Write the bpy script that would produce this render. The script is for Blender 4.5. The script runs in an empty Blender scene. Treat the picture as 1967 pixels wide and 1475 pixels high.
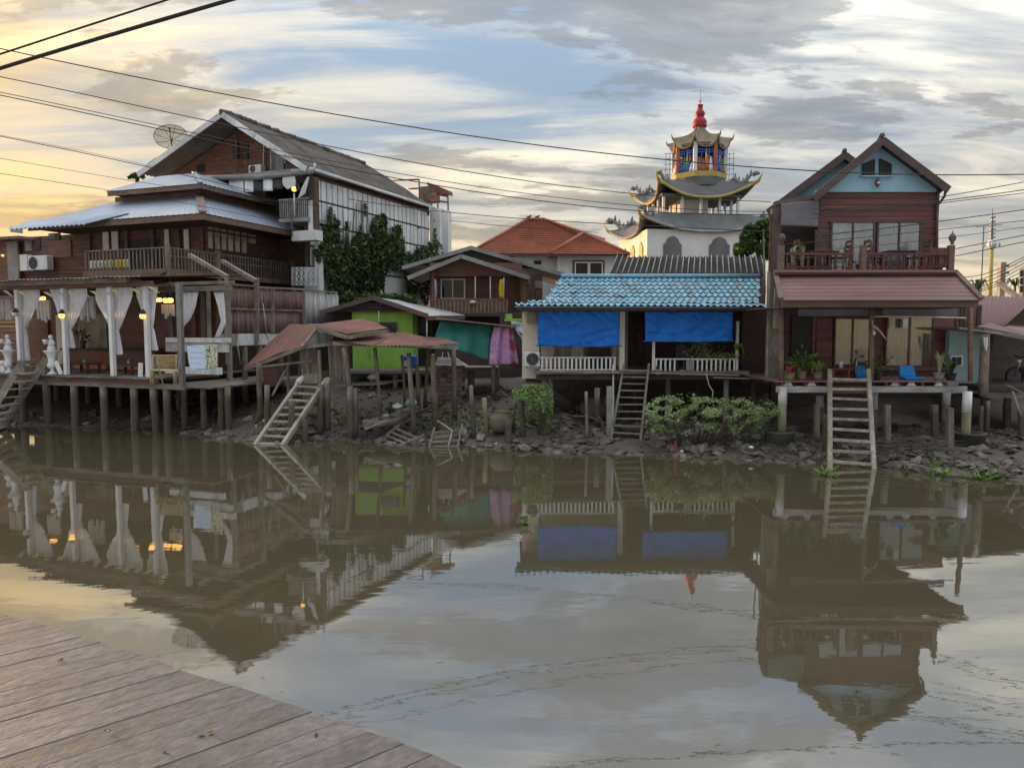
import bpy, math, random
import numpy as np
from mathutils import Vector, Matrix, noise as mnoise
R_ = random.Random(7)
SC = bpy.context.scene
COL = SC.collection

# ------------------------------------------------------------------ camera
CAMH = 3.3                      # eye above the water, metres
FPX, IW, IH, HORY = 1400.0, 1967.0, 1475.0, 630.0
PITCH = math.atan((IH / 2 - HORY) / FPX)
cam = bpy.data.cameras.new('camera')
cam.sensor_width = 36.0
cam.lens = FPX / IW * 36.0
cam.clip_start, cam.clip_end = 0.05, 20000
camo = bpy.data.objects.new('camera', cam)
camo.location = (0, 0, CAMH)
camo.rotation_euler = (math.pi / 2 - PITCH, 0, 0)
COL.objects.link(camo)
SC.camera = camo

# ------------------------------------------------------------------ sky, sun, exposure
SUN_EL, SUN_AZ = math.radians(4.5), math.radians(-52)      # azimuth from +Y towards +X
SUNV = Vector((math.sin(SUN_AZ) * math.cos(SUN_EL), math.cos(SUN_AZ) * math.cos(SUN_EL), math.sin(SUN_EL)))
SC.view_settings.view_transform = 'Standard'
SC.view_settings.look = 'None'
SC.view_settings.gamma = 1.0
SC.view_settings.use_curve_mapping = False
SC.view_settings.exposure = 1.25


class NT:
    """tiny node-tree writer"""
    def __init__(s, tree):
        s.t = tree

    def n(s, typ, **kw):
        nd = s.t.nodes.new(typ)
        for k, v in kw.items():
            if k.startswith('i_'):
                nd.inputs[int(k[2:])].default_value = v
            elif k in nd.inputs and not hasattr(nd, k):
                nd.inputs[k].default_value = v
            else:
                setattr(nd, k, v)
        return nd

    def l(s, a, b):
        s.t.links.new(a, b)

    def math(s, op, a, b=None, c=None, clamp=False):
        nd = s.t.nodes.new('ShaderNodeMath')
        nd.operation = op
        nd.use_clamp = clamp
        for i, x in enumerate((a, b, c)):
            if x is None:
                continue
            if isinstance(x, (int, float)):
                nd.inputs[i].default_value = x
            else:
                s.l(x, nd.inputs[i])
        return nd.outputs[0]

    def ramp(s, fac, stops, interp='LINEAR'):
        nd = s.t.nodes.new('ShaderNodeValToRGB')
        nd.color_ramp.interpolation = interp
        e = nd.color_ramp.elements
        while len(e) > 1:
            e.remove(e[-1])
        e[0].position, e[0].color = stops[0][0], c4(stops[0][1])
        for p, c in stops[1:]:
            x = e.new(p)
            x.color = c4(c)
        s.l(fac, nd.inputs[0])
        return nd.outputs[0]

    def mix(s, fac, a, b, blend='MIX'):
        nd = s.t.nodes.new('ShaderNodeMix')
        nd.data_type = 'RGBA'
        nd.blend_type = blend
        for sock, x in ((nd.inputs[0], fac), (nd.inputs[6], a), (nd.inputs[7], b)):
            if isinstance(x, (int, float)):
                sock.default_value = x
            elif isinstance(x, tuple):
                sock.default_value = c4(x)
            else:
                s.l(x, sock)
        return nd.outputs[2]

    def noise(s, vec, scale, detail=6, rough=.55, dist=0.0):
        nd = s.t.nodes.new('ShaderNodeTexNoise')
        nd.inputs['Scale'].default_value = scale
        nd.inputs['Detail'].default_value = detail
        nd.inputs['Roughness'].default_value = rough
        nd.inputs['Distortion'].default_value = dist
        if vec is not None:
            s.l(vec, nd.inputs['Vector'])
        return nd.outputs[0]

    def mapping(s, vec, scale=(1, 1, 1), rot=(0, 0, 0), loc=(0, 0, 0)):
        nd = s.t.nodes.new('ShaderNodeMapping')
        nd.inputs['Scale'].default_value = scale
        nd.inputs['Rotation'].default_value = rot
        nd.inputs['Location'].default_value = loc
        s.l(vec, nd.inputs['Vector'])
        return nd.outputs[0]


def c4(c):
    if isinstance(c, (int, float)):
        return (c, c, c, 1)
    return tuple(c) + (1,) if len(c) == 3 else tuple(c)


world = bpy.data.worlds.new('World')
SC.world = world
world.use_nodes = True
wt = NT(world.node_tree)
world.node_tree.nodes.clear()
BG = 0.1
tc = wt.n('ShaderNodeTexCoord')
dirn = wt.n('ShaderNodeVectorMath', operation='NORMALIZE')
wt.l(tc.outputs['Generated'], dirn.inputs[0])
sep = wt.n('ShaderNodeSeparateXYZ')
wt.l(dirn.outputs[0], sep.inputs[0])
dx, dy, dz = sep.outputs
zc = wt.math('MAXIMUM', dz, 0.0)
den = wt.math('ADD', zc, 0.16)
cx, cy = wt.math('DIVIDE', dx, den), wt.math('DIVIDE', dy, den)
cmb = wt.n('ShaderNodeCombineXYZ')
wt.l(cx, cmb.inputs[0]); wt.l(cy, cmb.inputs[1])
pl = cmb.outputs[0]
skyt = wt.n('ShaderNodeTexSky', sky_type='NISHITA')
skyt.sun_disc = False
skyt.sun_elevation = SUN_EL
skyt.sun_rotation = SUN_AZ
skyt.air_density, skyt.dust_density, skyt.ozone_density = 1.0, 1.5, 1.5
sund = wt.n('ShaderNodeVectorMath', operation='DOT_PRODUCT')
wt.l(dirn.outputs[0], sund.inputs[0])
sund.inputs[1].default_value = SUNV
sdot = wt.math('MAXIMUM', sund.outputs['Value'], 0.0)
glow = wt.math('POWER', sdot, 5.0)                                    # towards the sun
lowf = wt.math('POWER', wt.math('SUBTRACT', 1.0, zc, clamp=True), 6.0)  # towards the horizon
# high streaky sheet of cloud, broken by blue
O1, O2, O3 = (39.3, 34.9), (0.3, 20.1), (21.6, 27.1)
m1 = wt.noise(wt.mapping(pl, (.55, .8, 1), (0, 0, .5), O1 + (0,)), 1.0, 7, .5, .6)
m1b = wt.noise(wt.mapping(pl, (.55, 3.2, 1), (0, 0, .28), (O1[0] * .7, O1[1] + 6, 0)), 1.25, 10, .58, .8)
sheet = wt.math('ADD', wt.math('MULTIPLY', m1, .66), wt.math('MULTIPLY', m1b, .34))
cov = wt.ramp(sheet, [(.42, 0), (.50, .5), (.565, 1)], 'EASE')
# lower grey cumulus banks
m2 = wt.noise(wt.mapping(pl, (.75, 1.6, 1), (0, 0, -.3), O2 + (0,)), 1.25, 13, .63, .15)
grey = wt.ramp(m2, [(.515, 0), (.555, .7), (.66, 1)], 'EASE')
m3 = wt.noise(wt.mapping(pl, (.9, 2.2, 1), (0, 0, .2), O3 + (0,)), 1.5, 11, .6, .7)
S = 1.0 / BG
def sc(c, k=1.0):
    return tuple(x * S * k * .54 for x in c)
warmth = wt.math('ADD', wt.math('MULTIPLY', glow, .85), wt.math('MULTIPLY', wt.math('POWER', lowf, 1.6), .42), clamp=True)
blue = wt.mix(.8, skyt.outputs[0], sc((.20, .27, .37)))
cream = wt.mix(warmth, sc((.68, .66, .58)), sc((1.0, .64, .20)))
creamd = wt.mix(wt.ramp(m3, [(.38, 0), (.58, 1)]), wt.mix(warmth, sc((.29, .315, .345)), sc((.60, .42, .18))), cream)
greyc = wt.mix(wt.math('MULTIPLY', warmth, .75), sc((.165, .175, .195)), sc((.40, .29, .15)))
skyc = wt.mix(wt.math('MULTIPLY', wt.math('POWER', lowf, 1.5), .7), wt.mix(cov, blue, creamd), creamd)
skyc = wt.mix(wt.math('MULTIPLY', grey, .82), skyc, greyc)
hz = wt.math('MULTIPLY', wt.math('POWER', wt.math('SUBTRACT', 1.0, zc, clamp=True), 13.0), .85)
skyc = wt.mix(hz, skyc, wt.mix(wt.math('POWER', sdot, 3.0), sc((.66, .51, .29)), sc((1.05, .66, .18))))
# an evening sheet of cloud is brighter overhead than at its rim, as any overcast sky
up = wt.math('ADD', 1.0, wt.math('MULTIPLY', wt.math('POWER', zc, 2.0), 3.5))
_cc = wt.n('ShaderNodeCombineXYZ')
for i in range(3):
    wt.l(up, _cc.inputs[i])
skyc = wt.mix(1.0, skyc, _cc.outputs[0], 'MULTIPLY')
bg = wt.n('ShaderNodeBackground')
bg.inputs[1].default_value = BG
wt.l(skyc, bg.inputs[0])
wo = wt.n('ShaderNodeOutputWorld')
wt.l(bg.outputs[0], wo.inputs[0])

sun = bpy.data.lights.new('sun', 'SUN')
sun.energy = 3.0
sun.angle = math.radians(.6)
sun.color = (1.0, .58, .25)
suno = bpy.data.objects.new('sun', sun)
suno.rotation_euler = SUNV.to_track_quat('Z', 'Y').to_euler()
suno.location = (-40, 40, 30)
COL.objects.link(suno)

# ------------------------------------------------------------------ pixel rays and frames
CT, ST = math.cos(PITCH), math.sin(PITCH)
def ray(px, py):
    u, v = (px - IW / 2) / FPX, (IH / 2 - py) / FPX
    return Vector((u, CT + v * ST, -ST + v * CT))


class Fr:
    """a building's own axes: u along its front, v back from it"""
    def __init__(s, ox, oy, ang=0.0):
        a = math.radians(ang)
        s.o = Vector((ox, oy, 0))
        s.U = Vector((math.cos(a), math.sin(a), 0))
        s.V = Vector((-math.sin(a), math.cos(a), 0))
        s.a = a

    def P(s, u, v, z):
        p = s.o + s.U * u + s.V * v
        return Vector((p.x, p.y, z))

    def _hit(s, px, py, n, k):
        r = ray(px, py)
        t = (k + n.dot(s.o)) / n.dot(r)
        return Vector((0, 0, CAMH)) + r * t

    def W(s, px, py, v=0.0):                 # point on the plane v = const
        return s._hit(px, py, s.V, v)

    def at(s, px, py, v=0.0):
        p = s.W(px, py, v)
        return (p - s.o).dot(s.U), p.z

    def WS(s, px, py, u=0.0):                # point on the plane u = const
        return s._hit(px, py, s.U, u)

    def side(s, px, py, u=0.0):
        p = s.WS(px, py, u)
        return (p - s.o).dot(s.V), p.z


F0 = Fr(0, 0, 0)
def W(px, py, D):
    return F0.W(px, py, D)
def onz(px, py, z):
    r = ray(px, py)
    return Vector((0, 0, CAMH)) + r * ((z - CAMH) / r.z)

# ------------------------------------------------------------------ objects
WL = {}
def link(o, parent=None, wl=None):
    wl = Vector(wl) if wl is not None else Vector((0, 0, 0))
    COL.objects.link(o)
    WL[o] = wl
    if parent is not None:
        o.parent = parent
        o.location = wl - WL[parent]
    else:
        o.location = wl
    return o

def tag(o, label=None, cat=None, group=None, kind=None):
    if label: o['label'] = label
    if cat: o['category'] = cat
    if group: o['group'] = group
    if kind: o['kind'] = kind
    return o

def thing(name, label, cat, loc=(0, 0, 0), group=None):
    o = bpy.data.objects.new(name, None)
    o.empty_display_size = .3
    link(o, None, loc)
    return tag(o, label, cat, group)

def copy_tree(o, parent=None):
    c = o.copy()
    COL.objects.link(c)
    c.parent = parent
    WL[c] = WL[o].copy()
    for ch in list(o.children):
        copy_tree(ch, c)
    return c

def mesh(name, v, f, mat=None, smooth=False):
    me = bpy.data.meshes.new(name)
    me.from_pydata([tuple(p) for p in v], [], f)
    if mat: me.materials.append(mat)
    if smooth:
        me.polygons.foreach_set('use_smooth', [True] * len(me.polygons))
    me.update()
    return me

def inst(name, me, parent, loc, rot=(0, 0, 0), scale=(1, 1, 1)):
    o = bpy.data.objects.new(name, me)
    link(o, parent, loc)
    o.rotation_euler = rot
    o.scale = scale
    return o


class MB:
    def __init__(s):
        s.v, s.f = [], []

    def add(s, v, f):
        k = len(s.v)
        s.v += [Vector(p) for p in v]
        s.f += [tuple(i + k for i in q) for q in f]
        return s

    def hexa(s, p):                          # 8 points: bottom ring 0-3, top ring 4-7
        return s.add(p, [(3, 2, 1, 0), (4, 5, 6, 7), (0, 1, 5, 4), (1, 2, 6, 5), (2, 3, 7, 6), (3, 0, 4, 7)])

    def box(s, fr, u0, u1, v0, v1, z0, z1):
        u0, u1 = min(u0, u1), max(u0, u1); v0, v1 = min(v0, v1), max(v0, v1); z0, z1 = min(z0, z1), max(z0, z1)
        P = fr.P
        return s.hexa([P(u0, v0, z0), P(u1, v0, z0), P(u1, v1, z0), P(u0, v1, z0),
                       P(u0, v0, z1), P(u1, v0, z1), P(u1, v1, z1), P(u0, v1, z1)])

    def pb(s, rect, v, d, fr=F0):            # pixel rectangle on the plane v, reaching d behind it
        x0, y0, x1, y1 = rect
        xm, ym = (x0 + x1) / 2, (y0 + y1) / 2
        u0, u1 = fr.at(x0, ym, v)[0], fr.at(x1, ym, v)[0]
        z1, z0 = fr.at(xm, y0, v)[1], fr.at(xm, y1, v)[1]
        return s.box(fr, u0, u1, v, v + d, z0, z1)

    def sb(s, rect, u, d, fr):               # the same on the plane u, reaching d to the left of it
        x0, y0, x1, y1 = rect
        xm, ym = (x0 + x1) / 2, (y0 + y1) / 2
        v0, v1 = fr.side(x0, ym, u)[0], fr.side(x1, ym, u)[0]
        z1, z0 = fr.side(xm, y0, u)[1], fr.side(xm, y1, u)[1]
        return s.box(fr, u - d, u, v0, v1, z0, z1)

    def beam(s, p, q, w, h=None, up=(0, 0, 1)):
        p, q = Vector(p), Vector(q)
        h = h or w
        d = (q - p).normalized()
        up = Vector(up)
        if abs(d.dot(up)) > .97:
            up = Vector((0, 1, 0))
        sx = d.cross(up).normalized() * (w / 2)
        sy = sx.cross(d).normalized() * (h / 2)
        return s.hexa([p - sx - sy, p + sx - sy, q + sx - sy, q - sx - sy,
                       p - sx + sy, p + sx + sy, q + sx + sy, q - sx + sy])

    def tube(s, pts, r, n=8, cap=True):
        pts = [Vector(p) for p in pts]
        rr = r if isinstance(r, (list, tuple)) else [r] * len(pts)
        v, f = [], []
        ref = None
        for i, p in enumerate(pts):
            d = (pts[min(i + 1, len(pts) - 1)] - pts[max(i - 1, 0)])
            d = d.normalized() if d.length > 1e-9 else Vector((0, 0, 1))
            if ref is None:
                ref = Vector((1, 0, 0)) if abs(d.x) < .8 else Vector((0, 1, 0))
            a = d.cross(ref).normalized()
            b = d.cross(a).normalized()
            ref = b.cross(d) if False else ref
            for k in range(n):
                t = 2 * math.pi * k / n
                v.append(p + a * (math.cos(t) * rr[i]) + b * (math.sin(t) * rr[i]))
        for i in range(len(pts) - 1):
            for k in range(n):
                k2 = (k + 1) % n
                f.append((i * n + k, i * n + k2, (i + 1) * n + k2, (i + 1) * n + k))
        if cap:
            f.append(tuple(range(n - 1, -1, -1)))
            f.append(tuple((len(pts) - 1) * n + k for k in range(n)))
        return s.add(v, f)

    def lathe(s, c, prof, n=16, fz=1.0):
        c = Vector(c)
        v, f = [], []
        for r, z in prof:
            for k in range(n):
                t = 2 * math.pi * k / n
                v.append(c + Vector((r * math.cos(t), r * math.sin(t) * fz, z)))
        m = len(prof)
        for i in range(m - 1):
            for k in range(n):
                k2 = (k + 1) % n
                f.append((i * n + k, i * n + k2, (i + 1) * n + k2, (i + 1) * n + k))
        f.append(tuple(range(n - 1, -1, -1)))
        f.append(tuple((m - 1) * n + k for k in range(n)))
        return s.add(v, f)

    def prism(s, poly, ext):
        poly = [Vector(p) for p in poly]
        ext = Vector(ext)
        n = len(poly)
        v = poly + [p + ext for p in poly]
        f = [tuple(range(n - 1, -1, -1)), tuple(range(n, 2 * n))]
        for i in range(n):
            j = (i + 1) % n
            f.append((i, j, j + n, i + n))
        return s.add(v, f)

    def slab(s, poly, t):                    # polygon thickened downwards along its normal
        poly = [Vector(p) for p in poly]
        nn = (poly[1] - poly[0]).cross(poly[2] - poly[0]).normalized()
        if nn.z < 0: nn = -nn
        return s.prism(poly, -nn * t)

    def grid(s, fn, nu, nv):
        v = [fn(i / nu, j / nv) for j in range(nv + 1) for i in range(nu + 1)]
        f = [(j * (nu + 1) + i, j * (nu + 1) + i + 1, (j + 1) * (nu + 1) + i + 1, (j + 1) * (nu + 1) + i)
             for j in range(nv) for i in range(nu)]
        return s.add(v, f)

    def build(s, name, mat, parent=None, smooth=False, solid=0.0, bevel=0.0):
        me = mesh(name, s.v, s.f, mat, smooth)
        o = bpy.data.objects.new(name, me)
        link(o, parent)
        if solid:
            m = o.modifiers.new('solid', 'SOLIDIFY'); m.thickness = solid; m.offset = -1
        if bevel:
            m = o.modifiers.new('bevel', 'BEVEL'); m.width = bevel; m.segments = 1; m.limit_method = 'ANGLE'
        return o


def corr(A, B, C, D, waves, amp, per=6, rows=1, sag=0.0, jit=0.0):
    """corrugated sheet; A-B along the eave, D-C along the top; waves run up the slope"""
    A, B, C, D = map(Vector, (A, B, C, D))
    n = (B - A).cross(D - A).normalized()
    if n.z < 0: n = -n
    def fn(a, b):
        p = (A * (1 - a) + B * a) * (1 - b) + (D * (1 - a) + C * a) * b
        k = mnoise.noise(p * .9) * jit
        return p + n * (amp * math.cos(2 * math.pi * a * waves) + k) - Vector((0, 0, sag * 4 * a * (1 - a)))
    return MB().grid(fn, waves * per, rows)

def pbo(name, rect, v, d, mat, parent=None, fr=F0, bevel=0.0):
    return MB().pb(rect, v, d, fr).build(name, mat, parent, bevel=bevel)
def sbo(name, rect, u, d, mat, parent, fr):
    return MB().sb(rect, u, d, fr).build(name, mat, parent)
def beamo(name, p, q, w, h, mat, parent=None, up=(0, 0, 1)):
    return MB().beam(p, q, w, h, up).build(name, mat, parent)
def tubeo(name, pts, r, mat, parent=None, n=8):
    return MB().tube(pts, r, n).build(name, mat, parent, smooth=True)

def rough_post(name, p, q, r, mat, parent=None, n=8):
    """weathered round pile, a bit crooked, from the foot p to the head q"""
    p, q = Vector(p), Vector(q)
    L = (q - p).length
    k = max(3, int(L / .35))
    pts, rr = [], []
    ph = R_.random() * 60
    for i in range(k + 1):
        t = i / k
        w = Vector((mnoise.noise(Vector((ph, t * 2, 0))), mnoise.noise(Vector((0, t * 2, ph))), 0)) * (.25 * r)
        pts.append(p.lerp(q, t) + w)
        rr.append(r * (1.06 - .1 * t + .09 * mnoise.noise(Vector((ph, t * 5, 3)))))
    return tubeo(name, pts, rr, mat, parent, n)

# ------------------------------------------------------------------ materials
def M(name, col, rough=.75, col2=None, scale=2.0, stretch=(1, 1, 1), lo=.35, hi=.68, var=.22, bump=.25,
      bscale=18.0, metal=0.0, rnd=.12, spec=.35, fine=.5, coat=0.0):
    m = bpy.data.materials.new(name)
    m.use_nodes = True
    t = NT(m.node_tree)
    m.node_tree.nodes.clear()
    out = t.n('ShaderNodeOutputMaterial')
    p = t.n('ShaderNodeBsdfPrincipled')
    tcn = t.n('ShaderNodeTexCoord')
    oi = t.n('ShaderNodeObjectInfo')
    off = t.n('ShaderNodeVectorMath', operation='ADD')
    t.l(tcn.outputs['Object'], off.inputs[0])
    k = t.n('ShaderNodeVectorMath', operation='SCALE')
    k.inputs[0].default_value = (31.0, 17.0, 23.0)
    t.l(oi.outputs['Random'], k.inputs['Scale'])
    t.l(k.outputs[0], off.inputs[1])
    vec = t.mapping(off.outputs[0], stretch)
    if col2 is None:
        col2 = tuple(x * .55 for x in col)
    n1 = t.noise(vec, scale, 8, .6, .3)
    base = t.mix(t.ramp(n1, [(lo, 0), (hi, 1)]), col2, col)
    n2 = t.noise(vec, scale * 9, 5, .65)
    base = t.mix(1.0, base, t.ramp(n2, [(.3, 1 - var), (.7, 1 + var * .6)]), 'MULTIPLY')
    rv = t.math('MULTIPLY_ADD', oi.outputs['Random'], 2 * rnd, 1 - rnd)
    hsv = t.n('ShaderNodeHueSaturation')
    t.l(base, hsv.inputs['Color'])
    t.l(rv, hsv.inputs['Value'])
    t.l(hsv.outputs[0], p.inputs['Base Color'])
    p.inputs['Roughness'].default_value = rough
    t.l(t.math('MULTIPLY_ADD', n2, .3, rough - .15, clamp=True), p.inputs['Roughness'])
    p.inputs['Metallic'].default_value = metal
    p.inputs['Specular IOR Level'].default_value = spec
    if coat: p.inputs['Coat Weight'].default_value = coat
    if bump:
        b = t.n('ShaderNodeBump')
        b.inputs['Strength'].default_value = bump
        b.inputs['Distance'].default_value = .02
        n3 = t.noise(vec, bscale, 6, .65)
        t.l(t.math('ADD', n3, t.math('MULTIPLY', n1, fine)), b.inputs['Height'])
        t.l(b.outputs[0], p.inputs['Normal'])
    t.l(p.outputs[0], out.inputs[0])
    return m

def tide(m, z, dark):
    """algae and mud stain left by the tide below height z (pieces modelled in world coordinates)"""
    t = NT(m.node_tree)
    p = [n for n in m.node_tree.nodes if n.bl_idname == 'ShaderNodeBsdfPrincipled'][0]
    src = p.inputs['Base Color'].links[0].from_socket
    tcn = [n for n in m.node_tree.nodes if n.bl_idname == 'ShaderNodeTexCoord'][0]
    sp = t.n('ShaderNodeSeparateXYZ')
    t.l(tcn.outputs['Object'], sp.inputs[0])
    h = t.math('ADD', sp.outputs[2], t.math('MULTIPLY', t.noise(tcn.outputs['Object'], 5.0, 4), .35))
    f = t.ramp(t.math('SUBTRACT', h, z - .5), [(.45, .8), (.72, 0)])
    t.l(t.mix(f, src, dark), p.inputs['Base Color'])
    return m

def leafmat(name, c1, c2, c3=None, trans=.25):
    m = bpy.data.materials.new(name)
    m.use_nodes = True
    t = NT(m.node_tree)
    m.node_tree.nodes.clear()
    out = t.n('ShaderNodeOutputMaterial')
    g = t.n('ShaderNodeNewGeometry')
    tcn = t.n('ShaderNodeTexCoord')
    stops = [(0, c1), (.6, c2)] + ([(1, c3)] if c3 else [(1, c2)])
    c = t.ramp(g.outputs['Random Per Island'], stops)
    n = t.noise(tcn.outputs['Object'], 1.3, 4)
    c = t.mix(1.0, c, t.ramp(n, [(.3, .55), (.7, 1.25)]), 'MULTIPLY')
    d = t.n('ShaderNodeBsdfPrincipled')
    d.inputs['Roughness'].default_value = .55
    d.inputs['Specular IOR Level'].default_value = .3
    t.l(c, d.inputs['Base Color'])
    tr = t.n('ShaderNodeBsdfTranslucent')
    t.l(c, tr.inputs[0])
    mx = t.n('ShaderNodeMixShader')
    mx.inputs[0].default_value = trans
    t.l(d.outputs[0], mx.inputs[1]); t.l(tr.outputs[0], mx.inputs[2])
    t.l(mx.outputs[0], out.inputs[0])
    return m

def emat(name, col, strength):
    m = bpy.data.materials.new(name)
    m.use_nodes = True
    t = NT(m.node_tree)
    m.node_tree.nodes.clear()
    out = t.n('ShaderNodeOutputMaterial')
    e = t.n('ShaderNodeEmission')
    e.inputs[0].default_value = c4(col)
    e.inputs[1].default_value = strength
    t.l(e.outputs[0], out.inputs[0])
    return m

def glassmat(name, tint=(.95, .96, .97), refl=1.45, base=.06):
    m = bpy.data.materials.new(name)
    m.use_nodes = True
    t = NT(m.node_tree)
    m.node_tree.nodes.clear()
    out = t.n('ShaderNodeOutputMaterial')
    tr = t.n('ShaderNodeBsdfTransparent')
    tr.inputs[0].default_value = c4(tint)
    gl = t.n('ShaderNodeBsdfGlossy')
    gl.inputs['Roughness'].default_value = .03
    fz = t.n('ShaderNodeFresnel')
    fz.inputs[0].default_value = refl
    mx = t.n('ShaderNodeMixShader')
    t.l(t.math('ADD', fz.outputs[0], base, clamp=True), mx.inputs[0])
    t.l(tr.outputs[0], mx.inputs[1]); t.l(gl.outputs[0], mx.inputs[2])
    t.l(mx.outputs[0], out.inputs[0])
    return m

def clothmat(name, col, trans=.25, rough=.9, col2=None, scale=3.0):
    m = M(name, col, rough, col2 or tuple(x * .8 for x in col), scale, var=.1, bump=.15, bscale=40, rnd=.05, spec=.1)
    t = NT(m.node_tree)
    p = [n for n in m.node_tree.nodes if n.bl_idname == 'ShaderNodeBsdfPrincipled'][0]
    out = [n for n in m.node_tree.nodes if n.bl_idname == 'ShaderNodeOutputMaterial'][0]
    tr = t.n('ShaderNodeBsdfTranslucent')
    tr.inputs[0].default_value = c4(col)
    mx = t.n('ShaderNodeMixShader')
    mx.inputs[0].default_value = trans
    t.l(p.outputs[0], mx.inputs[1]); t.l(tr.outputs[0], mx.inputs[2])
    t.l(mx.outputs[0], out.inputs[0])
    return m

MT = {}
MT['wood_red'] = M('wood_red', (.19, .075, .065), .6, (.095, .043, .04), 1.2, (.35, 3, 5), bump=.3, bscale=9)
MT['wood_brown'] = M('wood_brown', (.20, .10, .072), .7, (.095, .05, .038), 1.4, (.4, 3, 5), bump=.35, bscale=9)
MT['wood_teak'] = M('wood_teak', (.22, .10, .068), .55, (.12, .056, .04), 1.4, (.6, 2, 4), bump=.25, bscale=9)
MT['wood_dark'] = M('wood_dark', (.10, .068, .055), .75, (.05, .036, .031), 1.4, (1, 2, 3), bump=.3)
MT['wood_grey'] = M('wood_grey', (.27, .235, .20), .85, (.13, .105, .085), 2.2, (1.5, 1.5, .5), bump=.5, bscale=14, var=.35)
MT['wood_pale'] = M('wood_pale', (.42, .38, .30), .8, (.22, .19, .14), 2.2, (1.5, 1.5, .7), bump=.4, bscale=14, var=.3)
MT['wood_grey_h'] = M('wood_grey_h', (.27, .235, .205), .85, (.13, .105, .09), 2.0, (.5, 2, 3), bump=.5, bscale=14, var=.35)
MT['pile'] = M('pile', (.30, .25, .19), .9, (.12, .095, .07), 2.4, (1.2, 1.2, .35), bump=.6, bscale=12, var=.4, rnd=.2)
tide(MT['pile'], 1.25, (.062, .05, .034))
MT['white'] = M('white', (.74, .75, .77), .55, (.60, .60, .60), 2.0, var=.06, bump=.06, rnd=.04)
MT['white_old'] = M('white_old', (.66, .67, .68), .8, (.30, .29, .27), 1.3, (1.2, 1.2, .35), lo=.30, hi=.52, var=.2, bump=.25)
MT['white_wall'] = M('white_wall', (.72, .73, .74), .85, (.50, .50, .49), .7, (1, 1, .5), lo=.3, hi=.6, var=.08, bump=.15)
MT['beam_old'] = M('beam_old', (.44, .44, .43), .85, (.22, .20, .18), 2.2, (.6, 2, 3), lo=.3, hi=.6, var=.3, bump=.35)
MT['panel'] = M('panel', (.76, .78, .81), .4, (.50, .52, .55), 1.0, (1, 1, .5), var=.07, bump=.05, rnd=.10)
MT['cream'] = M('cream', (.66, .60, .50), .85, (.46, .41, .34), .9, (1, 1, .5), lo=.25, hi=.5, var=.08, bump=.12)
MT['plaster_stain'] = M('plaster_stain', (.62, .63, .64), .9, (.20, .19, .175), 1.1, (1.5, 1.5, .35), lo=.34, hi=.56, var=.25, bump=.3)
MT['sky_paint'] = M('sky_paint', (.34, .55, .68), .7, (.27, .46, .58), 1.0, var=.06, bump=.08)
MT['teal_paint'] = M('teal_paint', (.36, .50, .52), .75, (.26, .38, .40), 1.0, (1, 1, .4), var=.08, bump=.1)
MT['green_paint'] = M('green_paint', (.26, .45, .075), .8, (.19, .33, .06), 1.1, (1, 1, .35), lo=.3, hi=.6, var=.14, bump=.1)
MT['metal_roof'] = M('metal_roof', (.36, .41, .49), .45, (.27, .30, .36), .8, (1, 2, 2), var=.1, bump=.08, metal=.25, rnd=.07)
MT['metal_grey'] = M('metal_grey', (.34, .35, .36), .5, (.20, .19, .18), 1.2, var=.2, bump=.15, metal=.3)
MT['rust'] = M('rust', (.25, .115, .09), .8, (.13, .065, .052), .9, (1, 1, 1), var=.25, bump=.3, lo=.3, hi=.7)
MT['rust_grey'] = M('rust_grey', (.24, .19, .18), .8, (.15, .08, .065), .9, var=.25, bump=.3)
MT['roof_maroon'] = M('roof_maroon', (.22, .095, .088), .65, (.21, .135, .13), 1.6, (.5, 2.5, 3), var=.25, bump=.25)
MT['roof_rib'] = M('roof_rib', (.06, .054, .054), .95, (.04, .036, .036), 1.0, var=.2, bump=.25, spec=.05)
MT['roof_old'] = M('roof_old', (.17, .145, .125), .85, (.085, .072, .065), .8, (1, 1, 1), var=.3, bump=.4)
MT['terracotta'] = M('terracotta', (.40, .135, .075), .7, (.26, .085, .055), 1.0, var=.2, bump=.2)
MT['blue_tile'] = M('blue_tile', (.165, .37, .50), .55, (.22, .27, .29), 2.2, (1, 1, 1), lo=.32, hi=.56, var=.25, bump=.15, rnd=.24)
MT['fascia'] = M('fascia', (.13, .082, .08), .7, (.08, .055, .055), 1.3, (.4, 2, 3), var=.12, bump=.15)
MT['fascia_brown'] = M('fascia_brown', (.22, .14, .10), .7, (.13, .085, .065), 1.3, (.4, 2, 3), var=.15, bump=.15)
MT['black'] = M('black', (.03, .03, .032), .6, (.02, .02, .02), 3, var=.1, bump=.05)
MT['steel'] = M('steel', (.30, .31, .32), .45, (.2, .2, .2), 3, var=.1, bump=.05, metal=.7)
MT['rustpipe'] = M('rustpipe', (.24, .12, .075), .8, (.14, .07, .05), 3, var=.3, bump=.2)
MT['concrete'] = M('concrete', (.36, .35, .33), .9, (.20, .19, .17), 1.6, var=.2, bump=.35)
MT['concrete_wet'] = M('concrete_wet', (.115, .11, .085), .85, (.06, .055, .042), 1.6, var=.25, bump=.4)
MT['moss'] = M('moss', (.30, .29, .16), .9, (.17, .155, .09), 2.0, (1, 1, .6), var=.25, bump=.35)
MT['jar'] = M('jar', (.19, .16, .105), .75, (.10, .08, .055), 1.5, var=.2, bump=.25)
MT['pot'] = M('pot', (.30, .20, .16), .8, (.2, .13, .1), 3, var=.15, bump=.2)
MT['pot_grey'] = M('pot_grey', (.36, .34, .32), .8, (.24, .22, .2), 3, var=.15, bump=.2)
MT['pot_black'] = M('pot_black', (.045, .045, .05), .6, (.03, .03, .03), 3, var=.1, bump=.1)
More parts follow.
